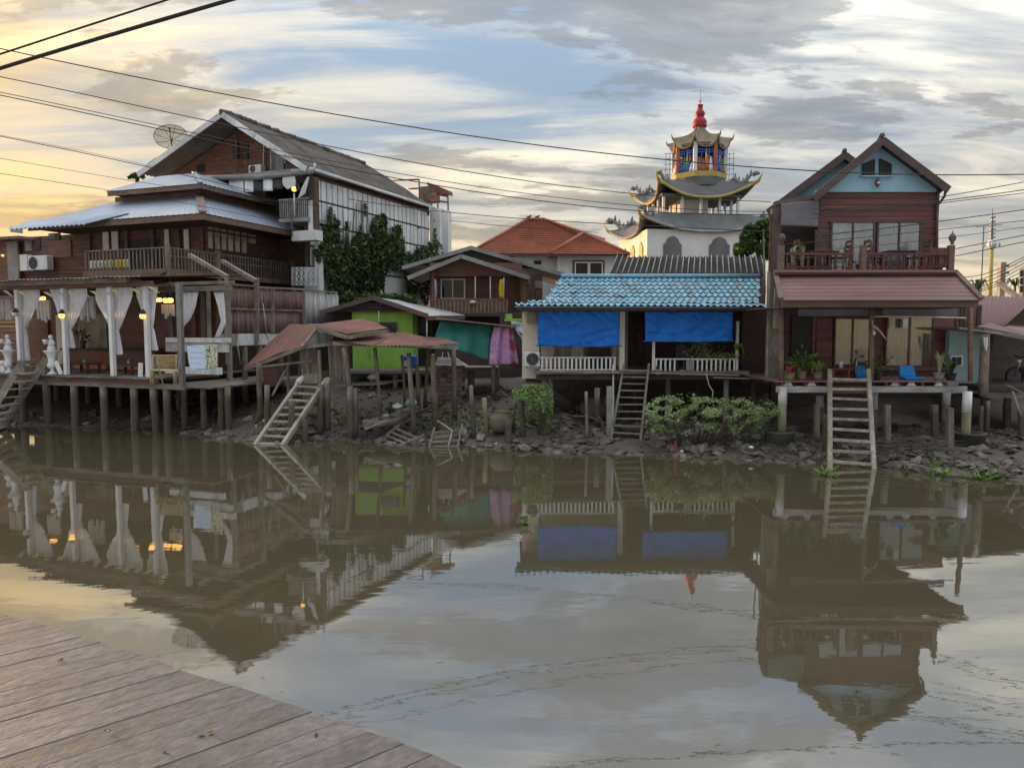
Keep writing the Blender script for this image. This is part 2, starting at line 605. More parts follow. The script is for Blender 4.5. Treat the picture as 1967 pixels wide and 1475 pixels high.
MT['bluetarp'] = clothmat('bluetarp', (.03, .22, .74), .12, .42, (.022, .16, .58), 1.6)
MT['greentarp'] = clothmat('greentarp', (.06, .24, .21), .15, .6, (.04, .17, .15), 2.5)
MT['curtain'] = clothmat('curtain', (.90, .90, .94), .3)
MT['curtain_win'] = clothmat('curtain_win', (.86, .88, .92), .1)
MT['curtain_beige'] = clothmat('curtain_beige', (.46, .40, .32), .15)
MT['greycloth'] = clothmat('greycloth', (.21, .20, .215), .1)
MT['cushion'] = clothmat('cushion', (.04, .27, .66), 0)
MT['yellow'] = clothmat('yellow', (.80, .60, .05), .3)
MT['bunting_y'] = clothmat('bunting_y', (.72, .70, .38), .3)
MT['bunting_p'] = clothmat('bunting_p', (.62, .52, .70), .3)
MT['redcloth'] = clothmat('redcloth', (.35, .05, .05), .2)
MT['glass'] = glassmat('glass')
MT['glass_dark'] = glassmat('glass_dark', (.35, .38, .4), 1.45, .01)
MT['lamp'] = emat('lamp', (1.0, .50, .12), 1.15)
MT['cable'] = M('cable', (.035, .03, .03), .6, (.025, .022, .022), 3, var=.1, bump=0)
MT['bamboo'] = M('bamboo', (.27, .165, .15), .75, (.14, .085, .08), 2.0, (2, 2, .4), var=.25, bump=.3, rnd=.35)
MT['bamboo_pale'] = M('bamboo_pale', (.50, .39, .23), .7, (.30, .22, .13), 2.0, (.5, 2, 2), var=.25, bump=.2, rnd=.25)
MT['fence_white'] = M('fence_white', (.52, .53, .55), .85, (.28, .28, .28), 1.6, (2, 2, .4), var=.2, bump=.3, rnd=.2)
MT['stone'] = M('stone', (.21, .18, .152), .85, (.085, .07, .058), 2.5, var=.3, bump=.5, bscale=10, rnd=.4)
MT['ivory'] = M('ivory', (.62, .60, .55), .7, (.45, .42, .36), 3, var=.1, bump=.15)
MT['red'] = M('red', (.42, .02, .03), .5, (.30, .015, .025), 1, var=.1, bump=.05)
MT['gold'] = M('gold', (.50, .39, .11), .6, (.36, .28, .09), 1, var=.12, bump=.1)
MT['pag_roof'] = M('pag_roof', (.17, .175, .18), .85, (.11, .11, .11), .5, var=.12, bump=.15)
MT['pag_roof_tan'] = M('pag_roof_tan', (.34, .28, .20), .8, (.26, .21, .15), .8, var=.12, bump=.15)
MT['pag_wall'] = M('pag_wall', (.66, .66, .66), .85, (.56, .55, .53), .3, var=.05, bump=.05)
MT['pag_blue'] = M('pag_blue', (.02, .13, .52), .6, (.02, .1, .4), .6, var=.1, bump=.05)
MT['pag_green'] = M('pag_green', (.10, .30, .10), .6, None, .6, var=.1, bump=.05)
MT['pag_orange'] = M('pag_orange', (.48, .16, .05), .6, (.3, .1, .05), .6, var=.1, bump=.05)
MT['dragon'] = M('dragon', (.27, .28, .27), .85, (.16, .16, .16), 1.5, var=.2, bump=.3)
MT['leaf'] = leafmat('leaf', (.035, .075, .018), (.075, .145, .03), (.16, .22, .05))
MT['leaf_ivy'] = leafmat('leaf_ivy', (.022, .042, .014), (.045, .085, .022), (.12, .16, .045), .2)
MT['leaf_shrub'] = leafmat('leaf_shrub', (.15, .205, .08), (.29, .37, .145), (.48, .55, .30), .3)
MT['leaf_mid'] = leafmat('leaf_mid', (.09, .15, .045), (.18, .28, .085), (.32, .41, .17), .3)
MT['leaf_tree'] = leafmat('leaf_tree', (.03, .065, .014), (.06, .125, .025), (.13, .19, .04))
MT['leaf_bright'] = leafmat('leaf_bright', (.13, .21, .05), (.23, .35, .09), (.36, .46, .16), .35)
MT['leaf_pale'] = leafmat('leaf_pale', (.17, .22, .10), (.28, .34, .16), (.45, .48, .26))
MT['leaf_pink'] = leafmat('leaf_pink', (.35, .05, .08), (.55, .10, .15))
MT['twig'] = M('twig', (.13, .10, .075), .9, (.07, .055, .04), 3, var=.2, bump=.2)
MT['dish'] = glassmat('dish_mesh', (.62, .60, .55), 1.1, .0)
MT['stem'] = M('stem', (.13, .19, .05), .7, None, 3, var=.1, bump=.1)
# ------------------------------------------------------------------ water, bank, ground
SHORE = [(-900, 806), (-300, 812), (0, 817), (150, 820), (330, 826), (430, 842), (540, 851), (640, 846), (720, 848), (820, 853), (920, 856),
         (1010, 864), (1120, 869), (1230, 872), (1330, 876), (1450, 883), (1560, 887), (1640, 889), (1700, 898), (1800, 910), (1967, 922), (2300, 935)]
SH = sorted([(p.x, p.y) for p in (onz(x, y, 0.0) for x, y in SHORE)])
SHX, SHY = np.array([a for a, b in SH]), np.array([b for a, b in SH])
def shore(X):
    return float(np.interp(X, SHX, SHY))
def gz(X, Y, rough=True):
    d = Y - shore(X)
    if d < 0:
        z = max(-1.6, d * .3)
    elif d < 1.5:
        z = d * .20
    elif d < 6.5:
        z = .30 + (d - 1.5) * .215
    else:
        z = 1.375 + min(.25, (d - 6.5) * .02)
    if d > 1.0:                              # low ground under the two right-hand houses
        k = min(1.0, max(0.0, (X - .9) / 1.6))
        k = k * k * (3 - 2 * k)
        low = .20 + (d - 1.0) * .045 if d < 8 else .515 + min(.9, (d - 8) * .3)
        z = z * (1 - k) + min(z, low) * k
    if rough and d > -1 and d < 30:
        z += .09 * mnoise.noise(Vector((X * .9, Y * .9, 0))) + .04 * mnoise.noise(Vector((X * 3, Y * 3, 5)))
    return z
def G(px, D):                                # ground point under pixel column px at depth D
    x = W(px, 780, D).x
    return Vector((x, D, gz(x, D)))

def mudmat():
    m = M('mud', (.125, .103, .082), .65, (.058, .047, .038), 1.2, var=.35, bump=.9, bscale=7, rnd=0, lo=.3, hi=.7)
    return m
MT['mud'] = mudmat()
xs = [-6000, -1500, -400, -120, -60] + [x * .4 for x in range(-85, 86)] + [60, 120, 400, 1500, 6000]
ds = [-14, -6, -3, -1.5, -.7, -.3, 0] + [i * .3 for i in range(1, 41)] + [13, 15, 18, 24, 40, 90, 250, 900, 3000, 9000]
gv = []
for dd in ds:
    for X in xs:
        Y = shore(X) + dd
        gv.append((X, Y, gz(X, Y)))
nx = len(xs)
gf = [(j * nx + i, j * nx + i + 1, (j + 1) * nx + i + 1, (j + 1) * nx + i) for j in range(len(ds) - 1) for i in range(nx - 1)]
ground = bpy.data.objects.new('ground', mesh('ground', gv, gf, MT['mud'], True))
link(ground)
tag(ground, 'dark muddy river bank and ground under the houses', kind='structure')

wm = bpy.data.materials.new('water')
wm.use_nodes = True
t = NT(wm.node_tree)
wm.node_tree.nodes.clear()
out = t.n('ShaderNodeOutputMaterial')
tcn = t.n('ShaderNodeTexCoord')
dif = t.n('ShaderNodeBsdfDiffuse')
nb = t.noise(t.mapping(tcn.outputs['Object'], (.12, .3, 1)), 1.0, 4)
t.l(t.mix(t.ramp(nb, [(.3, 0), (.7, 1)]), (.080, .068, .041), (.098, .082, .050)), dif.inputs[0])
gl = t.n('ShaderNodeBsdfGlossy')
gl.inputs['Roughness'].default_value = .015
gl.inputs[0].default_value = (.93, .93, .93, 1)
fz = t.n('ShaderNodeFresnel')
fz.inputs[0].default_value = 2.2
w1 = t.noise(t.mapping(tcn.outputs['Object'], (.55, 1.5, 1), (0, 0, .12)), 1.3, 3, .45, .4)
w2 = t.noise(t.mapping(tcn.outputs['Object'], (2.5, 7.0, 1), (0, 0, -.1)), 1.4, 3, .5, .3)
calm = t.ramp(t.noise(t.mapping(tcn.outputs['Object'], (.05, .16, 1)), 1.0, 1), [(.25, .3), (.8, 1)], 'B_SPLINE')
hgt = t.math('MULTIPLY', t.math('SUBTRACT', t.math('ADD', w1, t.math('MULTIPLY', w2, .12)), .56), calm)
bp = t.n('ShaderNodeBump')
bp.inputs['Strength'].default_value = .03
bp.inputs['Distance'].default_value = .10
t.l(hgt, bp.inputs['Height'])
for nd in (gl, fz):
    t.l(bp.outputs[0], nd.inputs['Normal'])
mx = t.n('ShaderNodeMixShader')
t.l(t.math('ADD', fz.outputs[0], .10, clamp=True), mx.inputs[0]); t.l(dif.outputs[0], mx.inputs[1]); t.l(gl.outputs[0], mx.inputs[2])
t.l(mx.outputs[0], out.inputs[0])
MT['water'] = wm
water = bpy.data.objects.new('water', mesh('water', [(-6000, -6000, 0), (6000, -6000, 0), (6000, 9000, 0), (-6000, 9000, 0)], [(0, 1, 2, 3)], wm))
link(water)
tag(water, 'calm muddy brown canal water', kind='structure')

# ------------------------------------------------------------------ boardwalk in the foreground
DKZ = CAMH - 1.6
MT['deck'] = M('deck', (.165, .147, .147), .6, (.085, .075, .076), 2.3, (.8, 1.4, 1), lo=.30, hi=.68, var=.45, bump=.4, bscale=10, rnd=.10, spec=.45)
MT['deck_edge'] = M('deck_edge', (.10, .085, .07), .9, (.05, .04, .035), 3, var=.3, bump=.4)
EDGE = [onz(x, y, DKZ) for x, y in [(-700, 1010), (-300, 1101), (0, 1178), (90, 1200), (180, 1228), (270, 1257), (360, 1289), (500, 1331), (620, 1373), (750, 1419), (830, 1447), (892, 1475), (1010, 1540), (1160, 1650), (1300, 1800)]]
DA = math.radians(40)
dd_, dn_ = Vector((math.cos(DA), math.sin(DA), 0)), Vector((-math.sin(DA), math.cos(DA), 0))
es = sorted([(p.dot(dn_), p.dot(dd_)) for p in EDGE])
ESX, ESY = np.array([a for a, b in es]), np.array([b for a, b in es])
def tedge(s):
    return float(np.interp(s, ESX, ESY))
deck = thing('boardwalk', 'worn purplish brown plank boardwalk in the foreground with a curved edge', 'boardwalk', (-1.5, 2.5, DKZ))
deck['kind'] = 'structure'
BW = .145
s = ESX[0]
while s < ESX[-1] - .05:
    w = BW * R_.choice((.92, 1.0, 1.0, 1.1))
    g = .0015
    t0, t1 = tedge(s + g) + R_.uniform(-.006, .006), tedge(s + w - g) + R_.uniform(-.006, .006)
    tb = min(t0, t1) - 8.5
    h = R_.uniform(-.0015, .0015)
    ts = [tb] + [tb + (min(t0, t1) - tb) * k / 6 for k in range(1, 6)]
    up_ = [(tb, 0), (t0, 0), (t1, w - 2 * g), (tb, w - 2 * g)]
    m_ = MB().prism([Vector((a - tb, b, h)) for a, b in up_], (0, 0, -.05))
    me_ = mesh('plank', m_.v, m_.f, MT['deck'])
    wp = dd_ * tb + dn_ * (s + g)
    o_ = inst('plank', me_, deck, (wp.x, wp.y, DKZ), (0, 0, DA))
    bv = o_.modifiers.new('b', 'BEVEL'); bv.width = .003; bv.segments = 2
    s += w
pts = [Vector((p.x, p.y, DKZ - .16)) - (Vector((p.x, p.y, 0)).normalized() * .06) for p in EDGE]
tubeo('edge_beam', pts, .09, MT['deck_edge'], deck)
for i in range(1, len(pts) - 1, 2):
    rough_post('pile', (pts[i].x, pts[i].y, -1.0), (pts[i].x, pts[i].y, DKZ - .2), .1, MT['pile'], deck)
for (a, b, r) in [(400, 1409, .02), (610, 1412, .011), (320, 1447, .009), (118, 1267, .012), (540, 1330, .01), (205, 1403, .008)]:
    p = onz(a, b, DKZ)
    q = MB()
    for k in range(4):
        a_ = R_.uniform(0, 6.28)
        c_ = p + Vector((R_.uniform(-r, r), R_.uniform(-r, r), .004))
        d_ = Vector((math.cos(a_), math.sin(a_), .25)) * r
        e_ = Vector((-d_.y, d_.x, .003)) * .45
        q.add([c_ - d_, c_ + e_, c_ + d_, c_ - e_], [(0, 1, 2, 3)])
    tag(q.build('dead_leaf', MT['black']), {400: 'largest dark crumpled scrap on the boardwalk planks', 610: 'small dark scrap on the planks, farthest right on the boardwalk',
        320: 'dark scrap on the planks nearest the bottom of the picture', 118: 'dark scrap at the left of the boardwalk',
        540: 'dark bit of litter on the very edge of the boardwalk', 205: 'tiny scrap in the middle left of the boardwalk'}[a], 'litter', 'scraps lying on the boardwalk')

# ------------------------------------------------------------------ stones of the bank
import bmesh
def rockmesh(seed):
    rr = random.Random(seed)
    bm = bmesh.new()
    for i in range(13):
        v = Vector((rr.gauss(0, 1), rr.gauss(0, 1), rr.gauss(0, 1))).normalized()
        bm.verts.new((v.x * rr.uniform(.8, 1.1), v.y * rr.uniform(.6, .95), v.z * rr.uniform(.35, .6)))
    ret = bmesh.ops.convex_hull(bm, input=bm.verts)
    bmesh.ops.delete(bm, geom=[g for g in ret['geom_interior'] if isinstance(g, bmesh.types.BMVert)], context='VERTS')
    me = bpy.data.meshes.new('stone')
    bm.to_mesh(me); bm.free()
    me.materials.append(MT['stone'])
    return me
ROCKS = [rockmesh(k) for k in range(10)]
rs = random.Random(11)
cand = []
def bankpt():
    px = rs.uniform(-20, 1990)
    d = rs.random() ** 1.5 * 6.0 - .25
    x0 = (px - 983) / FPX
    Y = 20.0
    for _ in range(4):
        Y = shore(x0 * Y) + d
    return px, x0 * Y, Y, d
while len(cand) < 5200:
    px, X, Y, d = bankpt()
    if px < 330 and (d > 1.8 or rs.random() < .5): continue
    if 640 < px < 740 and rs.random() < .45: continue
    if mnoise.noise(Vector((X * .7, Y * .9, 4))) < -.12 and rs.random() < .8: continue
    size = rs.choice((.045, .05, .06, .07, .07, .09, .11, .14, .19)) * rs.uniform(.75, 1.3)
    cand.append((size / Y, px, X, Y, d, size))
cand.sort(reverse=True)
shown = [c for c in cand if 0 < c[1] < 1967 and c[4] < 4.2][:290]
ids = set(id(c) for c in shown)
for c in shown:
    _, px, X, Y, d, size = c
    inst('stone', rs.choice(ROCKS), ground, (X, Y, gz(X, Y) + size * .12), (rs.uniform(-.45, .45), rs.uniform(-.45, .45), rs.uniform(0, 6.28)),
         (size * rs.uniform(.9, 1.4), size * rs.uniform(.8, 1.2), size * rs.uniform(.7, 1.1)))
sv, sf = [], []
for c in cand:
    if id(c) in ids: continue
    _, px, X, Y, d, size = c
    me = rs.choice(ROCKS)
    rot = Matrix.Rotation(rs.uniform(0, 6.28), 3, 'Z') @ Matrix.Rotation(rs.uniform(-.5, .5), 3, 'X')
    o_ = Vector((X, Y, gz(X, Y) + size * .05))
    k = len(sv)
    sv += [tuple(o_ + rot @ (v.co * size)) for v in me.vertices]
    sf += [tuple(i + k for i in p.vertices) for p in me.polygons]
rub = bpy.data.objects.new('rubble', mesh('rubble', sv, sf, MT['stone']))
link(rub)
tag(rub, 'broken stones scattered over the muddy river bank', 'rubble', kind='stuff')
# ------------------------------------------------------------------ left: riverside restaurant (frame R) with the hip-roofed house above it
R = Fr(-11.6, 23.0, -20.4)
FLZ = 1.75                                    # terrace floor
BEZ = 4.62                                    # top of the terrace posts
rest = thing('riverside_terrace', 'long wooden restaurant terrace on piles with white curtains at the left', 'terrace', R.P(-3, 1, FLZ))
def U(px, v=0.0, y=640):
    return R.at(px, y, v)[0]
uL = U(-160)
# floor: planks seen end-on at the edge, beam under them
uE = U(300)
k = 0
for i in range(14):
    a = uL + (uE - uL) * i / 14
    b = uL + (uE - uL) * (i + 1) / 14 - .012
    dz = R_.uniform(-.012, .012)
    MB().box(R, a, b, -.25 + R_.uniform(-.03, .03), 5.2, FLZ - .05 + dz, FLZ + dz).build('floor_plank', MT['wood_grey_h'], rest)
MB().box(R, uL, uE, -.12, .02, FLZ - .20, FLZ - .062).build('edge_beam', MT['wood_brown'], rest)
MB().box(R, uL, U(352), -.02, .14, FLZ - .36, FLZ - .205).build('under_beam', MT['wood_grey_h'], rest)
for i, px in enumerate((-60, 42, 88, 140, 197, 255, 293, 318)):
    u = U(px, 0, 760)
    p = R.P(u, .05, 0)
    rough_post('pile', (p.x + (.06 if i == 6 else 0), p.y, -.7), (p.x, p.y, FLZ - .36), .125, MT['pile'], rest)
for px in (30, 110, 170, 230, 300, 345):
    p = R.P(U(px, 2.2, 760), 2.2, 0)
    rough_post('pile', (p.x, p.y, -.4), (p.x, p.y, FLZ - .1), .11, MT['pile'], rest)
# white posts
PX = (37, 125, 215, 283)
POSTU = [U(x, 0, 640) for x in PX] + [U(-62, 0, 640)]
for u in POSTU:
    MB().box(R, u - .07, u + .07, -.07, .07, FLZ, BEZ).build('post', MT['white'], rest, bevel=.01)
# head beam, corrugated edge and ceiling
MB().box(R, uL, U(300), -.16, -.02, BEZ - .02, BEZ + .13).build('head_beam', MT['wood_brown'], rest)
MB().box(R, uL, U(262), -.30, -.17, BEZ + .09, BEZ + .24).build('eave_board', MT['wood_grey_h'], rest)
corr(R.P(uL, -.5, BEZ + .25), R.P(U(300), -.5, BEZ + .25), R.P(U(300), 4.4, BEZ + .62), R.P(uL, 4.4, BEZ + .62), 60, .018, 4, 2, jit=.06).build('roof_sheet', MT['rust_grey'], rest, solid=.012)
MB().box(R, uL, U(300), .0, 5.0, BEZ + .0, BEZ + .03).build('ceiling', MT['wood_brown'], rest)
# back wall of boards inside
for i in range(17):
    z0 = FLZ + i * .18
    MB().box(R, U(-420, 4.6), U(345, 4.6), 4.6 + (i % 2) * .012, 4.72, z0, z0 + .172).build('wall_board', MT['wood_teak'], rest)
for a, b, mt in ((75, 92, 'wood_brown'), (108, 122, 'cream'), (150, 205, 'wood_pale'), (292, 312, 'wood_brown')):
    MB().box(R, U(a, 4.5), U(b, 4.5), 4.50, 4.58, FLZ + .05, FLZ + 2.1).build('shutter', MT[mt], rest)

# curtains tied to the posts
def curtain(u0, v0, z0, wl, wr, ztie, zend, label, tail=.16, thick=.05):
    """a sheet gathered to a tie at (u0, ztie); wl, wr: half widths at the head"""
    n, m = 26, 22
    def fn(a, b):
        z = z0 + (zend - z0) * b
        f = (z0 - z) / (z0 - ztie)
        if f < 1:
            g = (1 - f ** 1.9) * .93 + .07
            l, r = wl * g * (1 + .09 * math.sin(f * 7 + u0 * 5)), wr * g * (1 + .09 * math.sin(f * 6 + u0 * 9))
            cu = u0
        else:
            h = (z - ztie) / (zend - ztie)
            l, r = .06 + .02 * h, .06 + tail * h
            cu = u0 + .05
        x = cu - l + (l + r) * a
        w = (l + r)
        dv = thick * math.sin(a * 2 * math.pi * 6.5 + u0 * 7 + 1.2 * math.sin(b * 4 + u0)) * min(1, .45 + .25 / max(w, .15))
        return R.P(x, v0 + dv, z + (R_.uniform(-.02, .02) if b == 1 else 0))
    o = MB().grid(fn, n * 2, m).build('curtain', MT['curtain'], None, True)
    tag(o, label, 'curtain', 'white curtains of the terrace')
    return o
hw = [.48, .62]
zt = [R.at(x, y, 0)[1] for x, y in ((40, 632), (126, 634), (217, 637), (284, 634))]
cl = ['white curtain tied to the leftmost white terrace post in view, beside the first urn',
      'white curtain tied to the second white terrace post, right of an urn',
      'white curtain tied to the third white terrace post, above the low tables',
      'white curtain tied to the fourth white terrace post, with a lit lamp in front']
wls = [(.38, .84), (.76, .88), (.82, .76), (.54, .34)]
for i in range(4):
    curtain(POSTU[i], .14, BEZ - .03, wls[i][0], wls[i][1], zt[i], FLZ + (.45, .9, .7, .85)[i], cl[i], .14)
curtain(POSTU[4], .14, BEZ - .03, .5, .5, zt[0], FLZ + .5, 'white curtain on the terrace post cut by the left picture edge')
# fringed hangings deeper inside
def fringe(pxa, pxb, v, ytop, ybot, label):
    ua, ub = U(pxa, v), U(pxb, v)
    z1, z0 = R.at(pxa, ytop, v)[1], R.at(pxa, ybot, v)[1]
    root = thing('fringed_hanging', label, 'hanging', R.P((ua + ub) / 2, v, z0), 'fringed cloth hangings inside the terrace')
    n = max(5, int((ub - ua) / .085))
    for i in range(n):
        a = ua + (ub - ua) * (i + .1) / n
        MB().box(R, a, a + (ub - ua) / n * .8, v + R_.uniform(-.03, .03), v + .05, z0 + R_.uniform(-.1, .12), z1).build('strip', MT['curtain'], root)
fringe(0, 24, 1.3, 575, 612, 'pale fringed cloth hanging at the far left inside the terrace')
fringe(73, 98, 1.3, 577, 615, 'pale fringed cloth hanging between the first two white posts')
fringe(152, 184, 1.3, 570, 613, 'pale fringed cloth hanging between second and third white posts')
fringe(310, 336, 1.8, 585, 608, 'pale cloth hanging under the twin yellow lanterns')
# bunting
tops = [(12, 559), (40, 560), (66, 561), (91, 562), (116, 562), (137, 561), (160, 560), (181, 560), (203, 558), (221, 557), (241, 557), (258, 555), (277, 553), (291, 551)]
for i, (x, y) in enumerate(tops):
    v = -.36
    u, z = R.at(x, y, v)
    wdt = .27 if i < 13 else .33
    pts = [R.P(u - .2, v, z + .02), R.P(u + .03, v, z + .01), R.P(u + .27, v + .05, z - .2), R.P(u + .12, v + .05, z - .16), R.P(u - .04, v + .02, z - .07)]
    o = MB().prism(pts, (0, .006, 0)).build('pennant', MT['bunting_y' if i % 2 else 'bunting_p'])
    od = ['first', 'second', 'third', 'fourth', 'fifth', 'sixth', 'seventh', 'eighth', 'ninth', 'tenth', 'eleventh', 'twelfth', 'thirteenth', 'fourteenth'][i]
    tag(o, '%s small %s pennant from the left along the terrace eave' % (od, 'pale yellow' if i % 2 else 'pale lilac'), 'pennant', 'bunting along the terrace eave')
# wall lanterns on the posts
def lantern(u, v, z, label, lit=True):
    r = thing('wall_lantern', label, 'lamp', R.P(u, v, z), 'lanterns on the terrace posts')
    c = R.P(u, v, z)
    MB().lathe(c, [(.0, .20), (.03, .19), (.05, .13), (.105, .07), (.11, .055)][::-1], 10).build('cap', MT['black'], r, True)
    MB().lathe(c, [(.05, -.09), (.085, -.05), (.095, 0), (.085, .05)], 10).build('globe', MT['lamp'] if lit else MT['ivory'], r, True)
    tubeo('bracket', [c + Vector((0, 0, .16)), c + Vector((0, .06, .2)), c + Vector((.02, .14, .1))], .014, MT['black'], r, 6)
lantern(U(29, -.2, 602), -.2, R.at(29, 603, -.2)[1], 'unlit lantern on the leftmost white post', False)
lantern(U(118, -.2, 605), -.2, R.at(118, 606, -.2)[1], 'glowing yellow lantern on the second white post')
lantern(U(274, -.2, 605), -.2, R.at(274, 607, -.2)[1], 'glowing yellow lantern on the fourth white post')
def chandelier(px, py, v, label, s=1.0):
    u, z = R.at(px, py, v)
    r = thing('hanging_lamp', label, 'lamp', R.P(u, v, z), 'lit hanging lamps inside the terrace')
    c = R.P(u, v, z)
    for k in (-1, 1):
        p = c + R.U * (.075 * s * k)
        MB().lathe(p, [(.035 * s, -.07 * s), (.075 * s, -.05 * s), (.08 * s, .03 * s), (.05 * s, .06 * s)], 10).build('globe', MT['lamp'], r, True)
    MB().lathe(c, [(.05 * s, .05 * s), (.09 * s, .08 * s), (.02 * s, .16 * s), (.012, .3)], 8).build('hood', MT['black'], r, True)
chandelier(80, 573, .9, 'twin-bulb lamp hanging between the first two white posts')
chandelier(303, 576, 1.6, 'yellow twin lantern, left of the pair near the fourth post', 1.05)
chandelier(323, 577, 1.6, 'yellow twin lantern, right of the pair near the grey post', 1.25)
chandelier(245, 573, 1.2, 'small lit lamp between third and fourth white posts', .5)
# urns with figures
def urn(px, v, label, label2):
    u = U(px, v, 690)
    c = R.P(u, v, FLZ)
    r = thing('urn', label, 'urn', c, 'tall white garden urns')
    MB().lathe(c, [(.17, 0), (.17, .04), (.10, .07), (.06, .13), (.055, .17), (.11, .21)], 18).build('foot', MT['white'], r, True)
    MB().lathe(c, [(.11, .21), (.15, .26), (.16, .33), (.115, .40), (.125, .55), (.17, .69), (.25, .77), (.26, .79), (.23, .80)], 18).build('bowl', MT['white'], r, True)
    f = thing('figurine', label2, 'statue', c + Vector((0, 0, .8)), 'white kneeling figurines on the urns')
    q = c + Vector((0, 0, .80))
    b = MB()
    b.lathe(q, [(.13, 0), (.145, .05), (.11, .14), (.09, .22), (.11, .30), (.07, .36), (.035, .39)], 12, .8)
    b.build('body', MT['white'], f, True)
    h = MB(); h.lathe(q + Vector((.0, -.02, .37)), [(.02, 0), (.06, .03), (.07, .08), (.055, .13), (.015, .155)], 12); h.build('head', MT['white'], f, True)
    MB().tube([q + Vector((.07, -.02, .30)), q + Vector((.14, -.06, .22)), q + Vector((.06, -.13, .22)), q + Vector((-.05, -.13, .24))], [.04, .035, .03, .025], 8).build('arm', MT['white'], f, True)
    MB().tube([q + Vector((-.07, -.02, .30)), q + Vector((-.15, -.06, .24)), q + Vector((-.14, -.13, .30))], [.04, .035, .025], 8).build('arm', MT['white'], f, True)
    MB().lathe(q + Vector((-.13, -.12, .22)), [(.05, 0), (.06, .08), (.09, .15)], 10).build('jug', MT['white'], f, True)
urn(17, -.02, 'tall white urn at the left end of the terrace, by the stairs', 'white kneeling figurine on the leftmost urn')
urn(100, -.02, 'tall white urn beside the second white post', 'white kneeling figurine on the urn beside the second post')
# small crouching statue and cat post
c = R.P(U(6, -.1, 690), -.1, FLZ)
sm = thing('lion_statue', 'small white sitting lion statue at the left picture edge', 'statue', c)
MB().lathe(c, [(.11, 0), (.13, .05), (.12, .14), (.09, .24), (.06, .29)], 12).build('body', MT['white'], sm, True)
MB().lathe(c + Vector((.01, -.05, .26)), [(.03, 0), (.09, .04), (.10, .10), (.07, .16), (.02, .18)], 12).build('head', MT['white'], sm, True)
for s_ in (-1, 1):
    MB().tube([c + Vector((.06 * s_, -.09, .2)), c + Vector((.065 * s_, -.12, .06)), c + Vector((.065 * s_, -.16, .02))], .032, 8).build('leg', MT['white'], sm, True)
# potted plants on the terrace edge
def leaf_blades(c, n, L, w, spread, seed, droop=.4, up=1.0):
    rr = random.Random(seed)
    b = MB()
    for i in range(n):
        a = rr.uniform(0, 6.283)
        l = L * rr.uniform(.6, 1.05)
        d = Vector((math.cos(a), math.sin(a), 0))
        s_ = Vector((-d.y, d.x, 0)) * (w * rr.uniform(.7, 1.2) / 2)
        o_ = spread * rr.uniform(.25, 1)
        p0 = c + d * .02
        p1 = c + d * (l * o_ * .45) + Vector((0, 0, l * .6 * up))
        p2 = c + d * (l * o_) + Vector((0, 0, l * (.9 - droop * rr.uniform(.2, 1.2)) * up))
        b.add([p0 - s_ * .5, p0 + s_ * .5, p1 + s_, p1 - s_, p2], [(0, 1, 2, 3), (3, 2, 4)])
    return b
def leaf_cloud(pts, size, seed, flat=.0):
    rng = np.random.default_rng(seed)
    P = np.asarray(pts, dtype=float)
    n = len(P)
    a = rng.normal(size=(n, 3)); a[:, 2] *= (1 - flat); a /= np.linalg.norm(a, axis=1)[:, None]
    b = rng.normal(size=(n, 3)); b[:, 2] *= (1 - flat); b -= (b * a).sum(1)[:, None] * a; b /= np.linalg.norm(b, axis=1)[:, None]
    s_ = size * rng.uniform(.6, 1.25, n)[:, None]
    V = np.stack([P - a * s_, P + b * s_ * .42, P + a * s_, P - b * s_ * .42], 1).reshape(-1, 3)
    return V, n
def leaf_obj(name, pts, size, mat, parent=None, seed=1, flat=0.0):
    V, n = leaf_cloud(pts, size, seed, flat)
    me = bpy.data.meshes.new(name)
    me.vertices.add(len(V)); me.vertices.foreach_set('co', V.ravel())
    me.loops.add(4 * n); me.loops.foreach_set('vertex_index', np.arange(4 * n, dtype=np.int32))
    me.polygons.add(n); me.polygons.foreach_set('loop_start', np.arange(0, 4 * n, 4, dtype=np.int32))
    me.polygons.foreach_set('loop_total', np.full(n, 4, dtype=np.int32))
    me.materials.append(mat); me.update(); me.validate()
    o = bpy.data.objects.new(name, me)
    return link(o, parent)
def pot_mesh(c, r, h, mat, root, name='pot', taper=.72):
    MB().lathe(c, [(r * taper, 0), (r * .86, h * .5), (r, h * .92), (r * 1.06, h * .93), (r * 1.06, h), (r * .9, h), (r * .88, h * .9)], 16).build(name, mat, root, True)
def potted(c, r, h, potmat, label, leafmat_, n, L, w, spread, seed, droop=.4, group=None, name='potted_plant', bush=None):
    c = Vector(c)
    root = thing(name, label, 'plant', c, group)
    pot_mesh(c, r, h, potmat, root)
    if bush:
        rr = np.random.default_rng(seed)
        q = rr.normal(size=(bush, 3)) * np.array([.42, .42, .36]) * L + np.array([c.x, c.y, c.z + h + L * .62])
        leaf_obj('foliage', q, w, leafmat_, root, seed)
        b = MB()
        for k in range(5):
            q2 = q[k * 7 % bush]
            b.tube([c + Vector((0, 0, h * .8)), Vector(q2)], [.012, .006], 5)
        b.build('stem', MT['stem'], root)
    else:
        leaf_blades(c + Vector((0, 0, h * .85)), n, L, w, spread, seed, droop).build('foliage', leafmat_, root)
    return root
c = R.P(U(31, -.1, 700), -.1, FLZ)
potted(c, .14, .17, MT['pot_grey'], 'spiky green plant in a grey pot between stairs and first urn', MT['leaf'], 46, .38, .03, .9, 3, .3)
c = R.P(U(82, -.12, 705), -.12, FLZ)
potted(c, .14, .16, MT['pot_grey'], 'sparse leafy plant in a grey bowl left of the second urn', MT['leaf_pale'], 0, .34, .035, 1, 4, bush=130)
